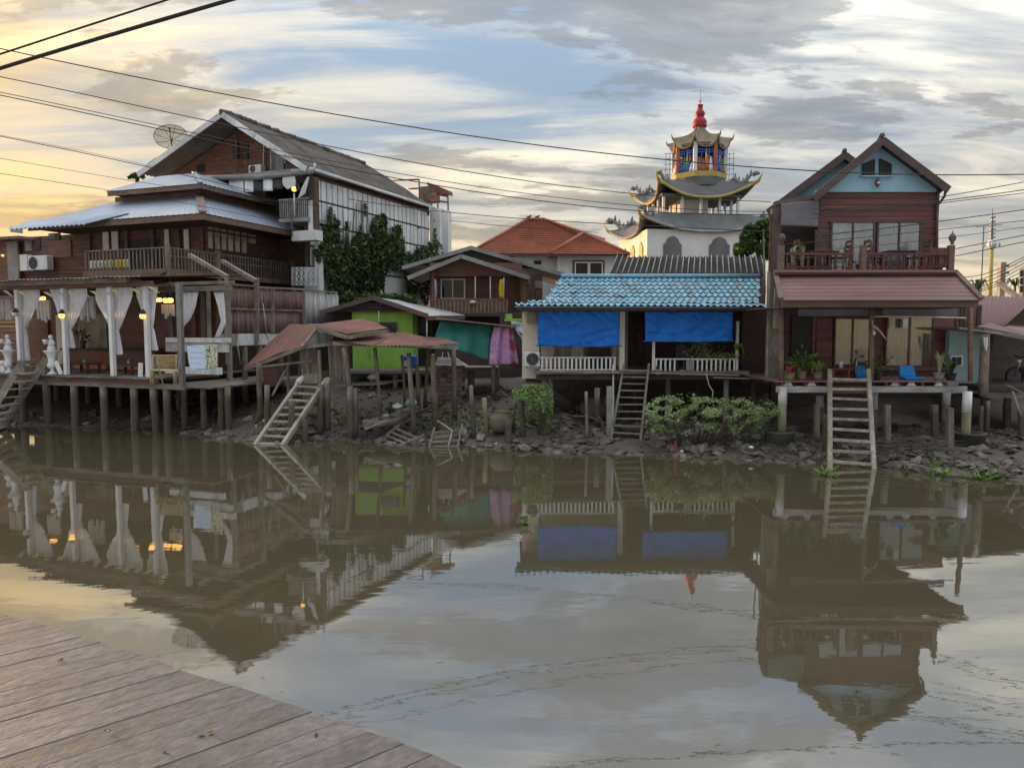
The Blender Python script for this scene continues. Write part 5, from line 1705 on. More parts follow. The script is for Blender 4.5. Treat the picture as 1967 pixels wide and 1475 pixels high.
ladder(W(490, 856, 20.5), W(542, 857, 20.45), W(576, 733, 21.9), W(624, 735, 21.85), 9, .09, .17, .16, .05, MT['wood_pale'],
       'pale wooden ladder leaning from the rusty shelter down to the water', .12, first=.0)
# rolled cloth on top of each rail end
for x, y, lb in ((576, 731, 'bundle of cloth tied round the left rail top of the shelter ladder'), (626, 734, 'bundle of cloth tied round the right rail top of the shelter ladder')):
    c = W(x, y, 21.9)
    tag(MB().tube([c + Vector((-.09, -.05, -.14)), c, c + Vector((.09, .06, .12))], [.08, .11, .06], 8).build('cloth_bundle', MT['ivory'], None, True), lb, 'cloth')
# ladders lying broken at the water's edge
ladder(W(722, 853, 20.85) - Vector((0, 0, .02)), W(748, 862, 20.3) - Vector((0, 0, .05)), W(764, 818, 21.4), W(812, 838, 20.7), 5, .05, .09, .07, .04, MT['wood_grey'],
       'broken grey ladder lying tilted on the stones at the waterline', .05, group='broken ladders at the waterline', first=.05)
ladder(W(822, 870, 20.0), W(877, 871, 19.95), W(834, 825, 20.8), W(888, 818, 20.9), 5, .05, .09, .07, .045, MT['wood_grey'],
       'short broken ladder standing in the water with a bent pale pole', .05, group='broken ladders at the waterline', first=.0)
tag(tubeo('bent_pole', [W(840, 808, 20.8), W(868, 826, 20.6), W(866, 838, 20.4), W(857, 870, 20.0)], .022, MT['wood_pale'], None, 6), 'bent pale pole across the short broken ladder', 'pole')
# old boat and litter
bo = thing('old_boat', 'decayed plank boat aground on the mud under the shelter', 'boat', W(760, 810, 21.4))
bp0, bp1 = W(702, 820, 20.9), W(800, 790, 22.2)
dirb = (bp1 - bp0)
sidev = Vector((-dirb.y, dirb.x, 0)).normalized()
hull = MB()
def hf(a_, b_):
    w_ = .36 * math.sin(math.pi * min(.97, max(.04, a_ * .9 + .06))) ** .7
    th = (b_ - .5) * math.pi
    p = bp0 + dirb * a_
    return p + sidev * (w_ * math.sin(th)) + Vector((0, 0, -.22 * math.cos(th) + .12 * (2 * a_ - 1) ** 2 + .08))
hull.grid(hf, 14, 8).build('hull', MT['wood_grey_h'], bo, True, solid=.03)
for k in range(4):
    t_ = .2 + .2 * k
    beamo('thwart', hf(t_, .05), hf(t_, .95), .12, .03, MT['wood_grey_h'], bo)
beamo('loose_plank', W(701, 824, 20.7), W(745, 806, 20.9), .05, .03, MT['wood_pale'], bo)
for i in range(9):
    a_ = W(735 + i * 7, 812 - i * 2, 21.2 + i * .06)
    b_ = a_ + Vector((R_.uniform(.7, 1.4), R_.uniform(.1, .5), R_.uniform(.15, .45)))
    tag(tubeo('branch', [a_, (a_ + b_) / 2 + Vector((0, 0, .05)), b_], [.02, .016, .008], MT['twig'], None, 5), ['driftwood stick lying over the old boat, nearest its bow', 'second driftwood stick over the old boat', 'third driftwood stick over the old boat', 'fourth driftwood stick over the old boat', 'driftwood stick over the middle of the boat', 'sixth driftwood stick over the old boat', 'seventh driftwood stick over the old boat', 'eighth driftwood stick, near the boat stern', 'driftwood stick farthest right over the old boat'][i], 'stick', 'driftwood sticks on the old boat')
def lump(px, py, D, r, mat, label, cat, name, fz=.8):
    c = W(px, py, D)
    b_ = MB()
    b_.lathe(c, [(r * .55, -r * .5), (r * .95, -r * .2), (r, r * .1), (r * .7, r * .4), (r * .25, r * .55)], 12, fz)
    for v_ in b_.v:
        v_ += Vector((mnoise.noise(v_ * 9), mnoise.noise(v_ * 9 + Vector((5, 0, 0))), mnoise.noise(v_ * 9 + Vector((0, 7, 0))))) * r * .35
    tag(b_.build(name, mat, None, True), label, cat)
lump(741, 798, 21.2, .10, MT['metal_grey'], 'round grey metal float lying in the old boat', 'float', 'float', 1)
lump(790, 774, 22.4, .2, MT['teal_paint'], 'pale blue plastic bag caught behind the boat', 'bag', 'plastic_bag')
lump(762, 780, 22.3, .16, MT['white'], 'white styrofoam chunk on the mud left of the blue bag', 'litter', 'foam_chunk')
lump(717, 724, 23.2, .17, MT['ivory'], 'pale sack lying on the plank floor of the shelter', 'sack', 'sack')
lump(953, 852, 20.3, .06, MT['gold'], 'small orange fruit floating by the concrete post', 'fruit', 'fruit', 1)
lump(905, 742, 23.6, .06, MT['ivory'], 'white scrap stuck on a leaning post head', 'litter', 'scrap')
# things under and beside the shelter
mc = thing('washing_corner', 'plastic basins and a washing machine on a small plank platform', 'washing machine', W(775, 700, 25))
pbo('body', (772, 683, 798, 708), 25.2, .5, MT['pag_blue'], mc, bevel=.03)
pbo('panel', (776, 693, 785, 704), 25.18, .02, MT['panel'], mc)
bl_ = thing('brick_heap', 'block of old masonry under a heap of white boards', 'masonry', W(870, 740, 24))
pbo('masonry', (842, 704, 889, 790), 24.35, 1.0, MT['concrete_wet'], bl_)
for j in range(9):
    for i in range(5):
        x0 = 838 + i * 11 - (5 if j % 2 else 0)
        pbo('brick', (x0 + R_.uniform(-.5, .5), 700 + j * 8.6, x0 + 10.4, 707.6 + j * 8.6 + R_.uniform(-.4, .4)), 24.2 + R_.uniform(-.03, .05), .2, MT['rust_grey' if (i + j) % 3 else 'stone'], bl_)
for i in range(6):
    beamo('board', W(836 + i, 700 - i * 2.6, 24.0), W(898 - 4 * i, 701 - i * 2.5, 24.1), .3, .03, MT['white_old'], bl_)
tubeo('stick', [W(846, 700, 23.9), W(851, 676, 23.9)], .015, MT['white'], bl_, 5)
tubeo('stick', [W(866, 698, 23.9), W(860, 676, 23.9)], .015, MT['white'], bl_, 5)
# ------------------------------------------------------------------ house with the blue tiled roof
QD = 22.20
bh = thing('blue_roof_house', 'cream riverside house with blue tiled roof, blue tarps and white balustrade', 'house', W(1230, 720, QD))
zf = W(0, 714, QD).z
eL, eR = W(982, 584, 21.30), W(1466, 586, 21.30)
kL, kR = W(1047, 573, 22.70), W(1458, 573, 22.70)
tL, tR = W(1078, 531, 24.50), W(1460, 531, 24.50)
base = MB().slab([kL, kR, tR, tL], .04)
roofo = base.build('roof', MT['blue_tile'], bh)
roofo.location.z -= .07
sk = MB().slab([eL + Vector((.1, .05, 0)), eR + Vector((-.1, .05, 0)), kR, kL], .03).build('skirt_roof', MT['blue_tile'], bh)
sk.location.z -= .06
# one tile: S-shaped roll with thickness at its nose
TW, TL = .192, .42
def tilemesh(tl_):
    b_ = MB()
    def fn(a_, t_):
        return Vector(((a_ - .5) * TW * 1.04, t_ * tl_ * 1.12 - tl_ * .06, .028 * math.cos(a_ * 6.2832) + .042 * (1 - t_)))
    b_.grid(fn, 8, 1)
    me = mesh('tile', b_.v, b_.f, MT['blue_tile'], True)
    return me
def lay(E0, E1, T0, T1, rows, parent):
    E0, E1, T0, T1 = map(Vector, (E0, E1, T0, T1))
    ln = ((T0 + T1) / 2 - (E0 + E1) / 2)
    tl_ = Vector((0, ln.y, ln.z)).length / rows
    me = tilemesh(tl_)
    pitch = math.atan2(ln.z, ln.y)
    for j in range(rows):
        b0 = j / rows
        L, Rr = E0.lerp(T0, b0), E1.lerp(T1, b0)
        xs_ = W(0, 570, 22.70).x
        k0, k1 = math.ceil((L.x) / TW), math.floor(Rr.x / TW)
        for k_ in range(k0, k1 + 1):
            f = (k_ * TW - L.x) / (Rr.x - L.x)
            p = L.lerp(Rr, f)
            o_ = inst('tile', me, parent, (p.x, p.y, p.z + R_.uniform(-.004, .004)), (pitch + R_.uniform(-.012, .012), R_.uniform(-.02, .02), R_.uniform(-.015, .015)))
            if R_.random() < .05:
                o_.rotation_euler.z += R_.uniform(-.07, .07); o_.location.y -= R_.uniform(0, .05); o_.location.z += .006
lay(kL + Vector((.05, -.1, -.02)), kR + Vector((0, -.1, -.02)), tL, tR, 6, roofo)
lay(eL + Vector((.05, -.05, 0)), eR + Vector((0, -.05, 0)), kL + Vector((0, 0, -.02)), kR + Vector((0, 0, -.02)), 2, sk)
tubeo('ridge', [tL + Vector((0, 0, .02)), tR + Vector((0, 0, .02))], .06, MT['blue_tile'], bh)
MB().slab([tL, tR, tR + Vector((0, 2.5, -1)), tL + Vector((0, 2.5, -1))], .04).build('rear_slope', MT['blue_tile'], bh)
pbo('fascia', (993, 587, 1462, 596), 21.55, .06, MT['fascia'], bh)
pbo('soffit', (1000, 594, 1462, 597), 21.62, 2.6, MT['fascia'], bh)
# walls
pbo('wall', (1003, 598, 1036, 727), 22.70, .15, MT['cream'], bh)
pbo('back_wall', (1030, 597, 1200, 716), 24.20, .12, MT['cream'], bh)
for i in range(6):
    pbo('wall_plank', (1036, 667 + i * 8.2, 1196, 674.6 + i * 8.2), 24.16 - .012 * (i % 2), .03, MT['cream'], bh)
pbo('back_wall', (1200, 597, 1425, 716), 25.00, .12, MT['wood_dark'], bh)
pbo('side_wall', (1425, 597, 1470, 735), 23.20, .12, MT['fascia'], bh)
pbo('pillar', (1190, 597, 1200, 716), 22.40, .2, MT['cream'], bh)
pbo('pillar', (1200, 597, 1206, 716), 22.80, .15, MT['greycloth'], bh)
pbo('brown_board', (1012, 600, 1031, 622), 22.50, .1, MT['wood_pale'], bh)
fl = pbo('floor', (1030, 713, 1440, 719), QD - .25, 3.0, MT['wood_grey_h'], bh)
for x0, x1, y in ((1034, 1190, 713), (1250, 1340, 716), (1300, 1420, 718), (1370, 1478, 725)):
    beamo('edge_plank', W(x0, y, QD - .32), W(x1, y + 3, QD - .3), .06, .035, MT['wood_pale'], bh)
pbo('floor_beam', (1030, 720, 1440, 729), QD - .1, .2, MT['wood_dark'], bh)
for x in (1208, 1222, 1236):
    pbo('entry_shade_panel', (x, 600, x + 13, 715), 24.70, .05, MT['wood_dark'], bh)  # dark panels stand in for the unlit entrance behind the ladder
# balustrades
def balus(x0, x1, yt, yb, n, D, skip=()):
    pbo('handrail', (x0, yt - 2.5, x1, yt), D, .06, MT['white_old'], bh)
    pbo('bottom_rail', (x0, yb, x1, yb + 2.5), D, .06, MT['white_old'], bh)
    for i in range(n):
        x = x0 + 3 + (x1 - x0 - 8) * i / (n - 1)
        if i in skip: continue
        pbo('baluster', (x, yt, x + 3.2, yb), D + .015, .03, MT['white'], bh)
balus(1037, 1184, 688, 709, 18, QD)
balus(1256, 1414, 691, 714, 18, QD, (5, 6))
pbo('board', (1318, 692, 1332, 714), QD - .03, .02, MT['metal_grey'], bh)
for x, y0 in ((1253, 655), (1414, 617)):
    pbo('post', (x, y0, x + 5, 716), QD + .05, .08, MT['white'], bh)
pbo('post', (1178, 664, 1182, 716), QD + .1, .07, MT['wood_grey'], bh)
pbo('post', (1036, 660, 1039, 700), QD + .12, .05, MT['black'], bh)
tubeo('drain_pipe', [W(1178, 700, QD - .2), W(1178, 800, QD - .25), W(1176, 838, QD - .3)], .03, MT['panel'], bh, 6)
# concrete piers under the house
for x, yb, D, mt in ((1046, 760, 22.40, 'concrete'), (1058, 760, 23.00, 'concrete'), (1395, 800, 22.40, 'concrete'), (1447, 800, 22.70, 'concrete_wet'), (1147, 830, 21.80, 'pile'), (1283, 770, 23.30, 'concrete'), (1220, 790, 24.30, 'concrete_wet'), (1100, 800, 23.80, 'concrete_wet'), (1340, 790, 24.20, 'concrete_wet')):
    p, q = W(x, yb, D), W(x, 728, D)
    p.z = gz(p.x, p.y) - .1
    if mt == 'pile':
        q = W(x, 745, D)
    rough_post('pier', p, q, .085, MT[mt], bh, 10)
pbo('rear_wall_or_shade', (1010, 640, 1480, 850), 26.30, .2, MT['wood_dark'], bh)  # dark sheet stands in for the shade under the blue-roofed house
# blue tarpaulins
def bluetarp(x0, y0, x1, y1, D, label):
    def fn(a_, b_):
        p = W(x0 + (x1 - x0) * a_, y0 + (y1 - y0) * b_, D)
        w_ = .05 * mnoise.noise(Vector((a_ * 8 + b_ * 3, b_ * 5 - a_ * 2, x0))) - .055 * (1 - abs(mnoise.noise(Vector((a_ * 7 - b_ * 4, b_ * 2.5 + a_, x0))))) ** 4 - .03 * (1 - abs(mnoise.noise(Vector((a_ * 5 + b_ * 5, b_ * 4 - a_, x0 + 9))))) ** 5 + .07 * mnoise.noise(Vector((a_ * 3, b_ * 2.5, x0 + 4)))
        p.z -= .035 * math.sin(math.pi * a_) * b_ + .012 * mnoise.noise(Vector((a_ * 7, x0, 0))) * b_
        return p + Vector((0, w_, 0))
    r = thing('blue_tarp', label, 'tarp', W((x0 + x1) / 2, y1, D), 'blue tarps under the blue roof')
    MB().grid(fn, 60, 24).build('sheet', MT['bluetarp'], r, True, solid=.004)
    tubeo('bottom_bar', [W(x0 - 4, y1, D), W(x1 + 6, y1 + .5, D)], .018, MT['bluetarp'], r, 6)
    tubeo('top_bar', [W(x0 - 2, y0, D), W(x1 + 2, y0, D)], .02, MT['fascia'], r, 6)
bluetarp(1033, 597.5, 1189, 664, QD - .25, 'taut blue tarp, left one below the blue roof')
bluetarp(1239, 599, 1407, 655, QD - .25, 'blue tarp with creases, right one below the blue roof')
aircon(F0, 1006, 676, 1037, 704, 22.25, 'grey fan unit of an air conditioner on the cream house wall', .55)
# ladder of the blue house
ladder(W(1172, 853, 20.3), W(1229, 855, 20.25), W(1198, 702, 21.9), W(1246, 703, 21.9), 11, .06, .11, .14, .035, MT['wood_grey_h'], 'tall grey ladder rising to the blue-roofed house', .05, first=.02, railmat=MT['wood_grey'])
ldb = MB().pb((1170, 856, 1232, 867), 19.7, .8)
tag(ldb.build('landing_slab', MT['moss'], None), 'mossy slab at the foot of the ladder of the blue-roofed house', 'slab')
# furniture shapes on the veranda
for x, y0, mt, lb, cat in ((1075, 676, 'metal_grey', 'grey folding chair back behind the left white balustrade', 'chair'), (1115, 672, 'ivory', 'pale plastic chair behind the left white balustrade', 'chair'), (1150, 672, 'wood_brown', 'brown cupboard behind the left white balustrade', 'cupboard'), (1318, 672, 'greycloth', 'grey plastic chair behind the right white balustrade', 'chair')):
    r = thing('chair' if cat == 'chair' else 'cupboard', lb, cat, W(x, 713, 23.40))
    c = W(x, 713, 23.40)
    fr2 = Fr(c.x, c.y, R_.uniform(-20, 20))
    if cat == 'chair':
        def fb(a_, b_):
            return fr2.P((a_ - .5) * (.44 - .06 * b_), .22 + .10 * b_ + .05 * math.sin(a_ * 3.14), c.z + .42 + b_ * .46 - .08 * (2 * a_ - 1) ** 2 * b_)
        MB().grid(fb, 8, 6).build('backrest', MT[mt], r, True, solid=.02)
        MB().box(fr2, -.22, .22, -.2, .22, c.z + .38, c.z + .42).build('seat', MT[mt], r)
        for a_ in (-.2, .2):
            for b_ in (-.18, .2):
                MB().box(fr2, a_ - .02, a_ + .02, b_ - .02, b_ + .02, c.z, c.z + .38).build('leg', MT[mt], r)
    else:
        MB().box(fr2, -.35, .35, 0, .4, c.z, c.z + .75).build('carcass', MT[mt], r)
        MB().box(fr2, -.33, -.01, -.02, -.002, c.z + .05, c.z + .72).build('door', MT['wood_dark'], r)
        MB().box(fr2, .01, .33, -.02, -.002, c.z + .05, c.z + .72).build('door', MT['wood_dark'], r)
# plants of the veranda
potted(W(1263, 720, QD - .15), .085, .16, MT['teal_paint'], 'small plant in a blue-grey pot just right of the grey ladder', MT['leaf'], 26, .22, .03, .8, 21)
potted(W(1311, 721, QD - .15), .085, .16, MT['teal_paint'], 'small plant in a blue-grey pot before the grey board on the balustrade', MT['leaf'], 26, .22, .03, .8, 22)
vp = thing('vine_plant', 'pale variegated bush growing over the right white balustrade', 'plant', W(1350, 716, QD + .2))
rr = np.random.default_rng(31)
pts = []
for cx_, cy_, sx, sy, n in ((1350, 678, 14, 10, 420), (1385, 686, 18, 6, 350), (1345, 664, 6, 8, 120), (1400, 688, 10, 5, 160)):
    for k_ in range(n):
        q = W(cx_ + rr.normal() * sx, cy_ + rr.normal() * sy, QD + .25 + rr.normal() * .15)
        pts.append((q.x, q.y, q.z))
leaf_obj('foliage', pts, .045, MT['leaf_pale'], vp, 8)
for a_, b_ in (((1352, 716), (1350, 680)), ((1360, 716), (1388, 688)), ((1349, 716), (1345, 662))):
    tubeo('stem', [W(*a_, QD + .25), W(*b_, QD + .25)], .012, MT['twig'], vp, 5)
bnn = thing('hanging_fern', 'staghorn fern hanging on the white post at the right of the blue-roofed house', 'plant', W(1416, 690, QD - .05))
c = W(1416, 680, QD - .05)
leaf_blades(c + Vector((0, 0, .12)), 12, .36, .12, .8, 12, 1.6).build('foliage', MT['leaf_bright'], bnn)
MB().lathe(c, [(.05, -.1), (.07, 0), (.05, .12)], 8).build('mount', MT['bamboo_pale'], bnn, True)
# ribbed dark roof behind the blue one
rb = thing('ribbed_roof_house', 'house end with a dark ribbed sheet roof between blue roof and pagoda', 'house', W(1320, 560, 26.5))
corr(W(1172, 527, 25.5), W(1470, 527, 25.5), W(1462, 493, 28.5), W(1186, 493, 28.5), 26, .035, 8, 1).build('roof', MT['roof_rib'], rb, solid=.02)
for i in range(27):
    f = i / 26
    a_, b_ = W(1172, 527, 25.5).lerp(W(1470, 527, 25.5), f), W(1186, 493, 28.5).lerp(W(1462, 493, 28.5), f)
    tubeo('rib', [a_ + Vector((0, 0, .05)), b_ + Vector((0, 0, .05))], .022, MT['concrete'], rb, 5)
pbo('fascia', (1172, 527.5, 1470, 531), 25.6, .08, MT['black'], rb)
pbo('wall', (1185, 531, 1460, 640), 26.2, .2, MT['wood_dark'], rb)
tubeo('downpipe', [W(1467, 440, 24.2), W(1468, 560, 24.2), W(1466, 580, 24.0), W(1467, 600, 23.8)], .025, MT['wood_grey'], rb, 6)

# ------------------------------------------------------------------ two-storey timber house at the right
th = thing('timber_house', 'two-storey dark red timber house with pale blue gable and riverside porch', 'house', W(1680, 735, 20))
ND = 19.4                                           # porch front
UD = 20.5                                           # upper wall
pz = W(0, 731, ND).z
# porch floor and its joists
for i in range(8):
    d0 = ND - .1 + i * .42
    MB().box(F0, W(1490, 700, ND).x, W(1858, 700, ND).x, d0, d0 + .41, pz - .04, pz + R_.uniform(-.004, .004)).build('floor_plank', MT['roof_maroon'], th)
for x0, x1 in ((1494, 1592), (1672, 1858)):
    pbo('porch_beam', (x0, 742, x1, 754), ND - .05, .14, MT['beam_old'], th)
for x in (1500, 1545, 1586, 1700, 1725, 1770, 1812):
    pbo('joist_end', (x, 733, x + 6, 741), ND - .02, .5, MT['wood_red'], th)
for x in (1505, 1550, 1710, 1742, 1795):
    MB().prism([W(x, 741, ND - .03), W(x + 18, 741, ND - .03), W(x + 13, 734, ND - .03), W(x + 6, 733.5, ND - .03)], (0, .05, 0)).build('bracket', MT['white_old'], th)
pbo('riser_board', (1592, 741, 1672, 756), ND + .1, .06, MT['wood_red'], th)
# concrete legs
for x, y0, y1, D in ((1501, 742, 838, 19.4), (1853, 752, 866, 18.9), (1675, 752, 850, 20.6), (1815, 752, 826, 21.2), (1573, 760, 826, 22.0)):
    p, q = W(x, y1, D), W(x, y0, D)
    p.z = min(p.z, gz(p.x, p.y) + .05)
    m_ = MB().lathe((p.x, p.y, 0), [(.115, p.z - .15), (.112, p.z * .35 + q.z * .65)], 14); m_.build('pillar', MT['moss'], th, True)
    MB().lathe((p.x, p.y, 0), [(.114, p.z * .35 + q.z * .65 + .002), (.112, q.z)], 14).build('pillar_top', MT['white_old'], th, True)
for x, y, D, lb in ((1497, 846, 19.3, 'round concrete well ring around the left pillar of the timber house'), (1860, 868, 18.7, 'round concrete well ring around the right pillar of the timber house')):
    c = W(x, y, D); c.z = gz(c.x, c.y)
    r = thing('well_ring', lb, 'ring', c, 'concrete rings at the pillar feet')
    MB().lathe(c, [(.37, -.2), (.37, .26), (.40, .27), (.40, .31), (.30, .31), (.30, .1)], 28).build('wall', MT['concrete_wet'], r, True)
pbo('rear_wall_or_shade', (1480, 660, 1900, 860), 24.6, .2, MT['wood_dark'], th)  # dark sheet put in for the gloom below the porch, hides sky too
# ground-floor wall
LD = 21.4
pbo('wall', (1505, 592, 1830, 733), LD + .12, .12, MT['wood_red'], th)
for i in range(11):
    y = 596 + i * 12.2
    pbo('wall_board', (1507, y, 1828, y + 11.6), LD + .09 - .01 * (i % 2), .03, MT['wood_red'], th)
pbo('door_shade_panel', (1520, 606, 1562, 690), LD, .08, MT['black'], th)  # black flush panel, painted shade instead of real depth behind the door
pbo('door_frame', (1560, 604, 1566, 722), LD - .03, .1, MT['wood_brown'], th)
for y in (612, 652, 690):
    pbo('door_panel', (1568, y, 1598, y + 34), LD - .01, .08, MT['wood_red'], th)
def curtain_window(x0, y0, x1, y1, D, panes, cur, frame, parent, folds=9, glass='glass', gap=0, amp=.009):
    pbo('window_frame', (x0 - 3, y0 - 3, x1 + 3, y0), D, .1, frame, parent)
    pbo('window_frame', (x0 - 3, y1, x1 + 3, y1 + 3), D, .1, frame, parent)
    w_ = (x1 - x0) / panes
    for i in range(panes + 1):
        x = x0 + w_ * i
        pbo('mullion', (x - 1.4, y0, x + 1.4, y1), D + .005, .09, frame, parent)
    for i in range(panes):
        a_, b_ = x0 + w_ * i + 1.5, x0 + w_ * (i + 1) - 1.5
        pbo('pane', (a_, y0 + .2, b_, y1 - .2), D + .03, .01, MT[glass], parent)
        def fn(u_, v_, a_=a_, b_=b_, i=i):
            s_ = gap if i % 2 else 0
            return W(a_ + (b_ - a_) * u_, y0 + (y1 - y0) * v_, D + .044 + amp + amp * math.sin(u_ * 6.2832 * folds + i + .4 * math.sin(v_ * 3)) + .005 * math.sin(u_ * 41))
        MB().grid(fn, folds * 8, 6).build('window_curtain', cur, parent, True)
curtain_window(1604, 612, 1672, 700, LD - .02, 2, MT['curtain_beige'], MT['wood_red'], th, 7, amp=.022)
curtain_window(1703, 610, 1792, 702, LD - .02, 2, MT['curtain_beige'], MT['wood_red'], th, 8, amp=.022)
pbo('bench_rail', (1600, 704, 1822, 712), LD - .3, .1, MT['wood_red'], th)
pbo('bench_base', (1690, 712, 1822, 730), LD - .22, .2, MT['wood_dark'], th)
c = W(1722, 623, LD - .35)
for x, y in ((1712, 622), (1738, 620)):
    pbo('paper_lantern', (x - 3.5, y - 8, x + 5.5, y + 10), LD - .2, .1, MT['ivory'], th)
# porch posts
for x, D in ((1501, ND), (1674, ND + .05), (1864, ND - .35)):
    p, q = W(x, 728, D), W(x, 590, D)
    p.z = pz
    tubeo('porch_post', [p, p.lerp(q, .3), p.lerp(q, .31), p.lerp(q, .7), p.lerp(q, .71), q], [.06, .062, .068, .063, .068, .06], MT['fascia_brown'], th, 10)
# hanging mats under the eave
pbo('rolled_blind', (1534, 590, 1668, 607), ND + .35, .05, MT['greycloth'], th)
pbo('rolled_blind', (1697, 590, 1838, 607), ND + .35, .05, MT['greycloth'], th)
tubeo('blind_rod', [W(1676, 608, ND + .1), W(1748, 608, ND + .1), W(1855, 611, ND + .1)], .022, MT['ivory'], th, 6)
# porch roof: boards sloping
pL, pR = W(1500, 577, 17.9), W(1886, 577, 17.9)
qL, qR = W(1490, 529, 19.4), W(1836, 526, 19.4)
nr = 7
for i in range(nr):
    a_, b_ = pL.lerp(qL, i / nr), pR.lerp(qR, i / nr)
    c_, d_ = pR.lerp(qR, (i + 1.12) / nr), pL.lerp(qL, (i + 1.12) / nr)
    o_ = MB().slab([a_ + Vector((0, 0, .010)), b_ + Vector((0, 0, .010)), c_, d_], .012).build('roof_course', MT['roof_maroon'], th)
sideR = MB().slab([pR, Vector((pR.x + .0, 22.5, pR.z)), Vector((qR.x, 22.5, qR.z)), qR], .03); sideR.build('porch_roof_side', MT['roof_maroon'], th)
beamo('hip_board', pR + Vector((0, 0, .05)), qR + Vector((0, 0, .06)), .12, .04, MT['fascia_brown'], th)
beamo('hip_board', pL + Vector((0, 0, .05)), qL + Vector((0, 0, .06)), .12, .04, MT['fascia_brown'], th)
pbo('eave_board', (1503, 576, 1880, 590), 18.1, .06, MT['fascia_brown'], th)
pbo('porch_ceiling', (1506, 588, 1870, 591), 18.2, 3.3, MT['wood_dark'], th)
# balcony band and railing
AD = 19.25
bz_ = W(0, 521, AD).z
pbo('balcony_band', (1491, 519.5, 1836, 528), AD - .02, .25, MT['wood_red'], th)
pbo('balcony_nosing', (1489, 518, 1840, 523.5), AD - .09, .12, MT['roof_maroon'], th)
for x0, x1 in ((1506, 1640), (1663, 1826)):
    pbo('handrail', (x0, 485.5, x1, 490), AD, .08, MT['wood_red'], th)
    pbo('mid_rail', (x0, 512, x1, 514.5), AD + .02, .04, MT['wood_red'], th)
    n = int((x1 - x0) / 13)
    for i in range(n):
        x = x0 + 6 + (x1 - x0 - 12) * i / (n - 1)
        pbo('baluster', (x - 1, 490, x + 1, 518), AD + .02, .035, MT['wood_red'], th)
for x in (1502, 1660, 1829):
    pbo('newel_post', (x - 5, 471, x + 5, 519), AD - .02, .14, MT['fascia_brown'], th)
for i in range(9):
    x = 1790 + i * 4
    pbo('slat', (x, 476, x + 2.6, 514), AD + .1, .03, MT['wood_brown'], th)
c = W(1829, 470, AD + .05)
MB().lathe(c, [(.05, 0), (.035, .05), (.05, .07), (.085, .13), (.09, .18), (.07, .24), (.03, .28), (.012, .31), (.01, .36)], 14).build('finial', MT['fascia_brown'], th, True)
c = W(1502, 470, AD + .05)
MB().lathe(c, [(.05, 0), (.035, .05), (.05, .07), (.085, .13), (.09, .18), (.07, .24), (.03, .28)], 14).build('finial', MT['fascia'], th, True)
# upper wall
pbo('upper_wall', (1574, 370, 1800, 520), UD + .03, .15, MT['wood_red'], th)
for i in range(13):
    y = 371 + i * 11.3
    pbo('wall_board', (1575, y, 1799, y + 10.7), UD - .005 - .012 * (i % 2), .03, MT['wood_red'], th)
pbo('corner_board', (1572, 368, 1576.5, 520), UD - .05, .06, MT['fascia'], th)
pbo('corner_board', (1797.5, 368, 1802, 520), UD - .05, .06, MT['fascia'], th)
MB().box(F0, W(1800, 450, UD).x - .1, W(1800, 450, UD).x + .02, UD + .03, UD + 6, bz_, W(0, 368, UD).z).build('upper_side_wall', MT['wood_red'], th)
curtain_window(1597, 428, 1679, 522, UD - .09, 2, MT['curtain_win'], MT['fascia'], th, 8)
curtain_window(1686, 428, 1768, 522, UD - .09, 2, MT['curtain_win'], MT['fascia'], th, 8)
# left bay: grey blind over a dark recess
pbo('recess_wall_or_shade', (1484, 400, 1575, 522), UD + 1.6, .12, MT['wood_dark'], th)
for i in range(7):
    pbo('recess_board', (1566, 442 + i * 11, 1595, 452 + i * 11), UD - .03 - .01 * (i % 2), .03, MT['wood_brown'], th)
sheet('grey_blind', [(1500, 391), (1501, 412), (1500, 433)], [(1573, 384), (1573, 410), (1572, 436)], UD - .15, F0, MT['greycloth'], 'grey cloth blind under the left roof of the timber house', 'blind', None, 1.2, .02)
_a, _b = W(1478, 450, 20.7), W(1500, 450, 20.7)
_s = Vector((.37, 1, 0)) * 5.5
MB().prism([Vector((_a.x, 20.7, 1.8)), Vector((_b.x, 20.7, 1.8)), Vector((_b.x, 20.7, W(0, 398, 20.7).z)), Vector((_a.x, 20.7, W(0, 402, 20.7).z))], _s).build('left_bay_wall', MT['wood_pale'], th)
pbo('corner_post', (1487, 397, 1500, 520), 20.5, .18, MT['fascia'], th)
pbo('left_lower_wall', (1478, 520, 1500, 735), 20.65, .3, MT['wood_grey'], th)
for i in range(4):
    pbo('weathered_board', (1478 + i * 5, 400 + (3 - i) * 4, 1482.4 + i * 5, 520), 20.64, .04, MT['wood_pale' if i % 2 else 'wood_teak'], th)
pbo('loose_board', (1487, 552, 1497, 630), 19.6, .04, MT['wood_pale'], th)
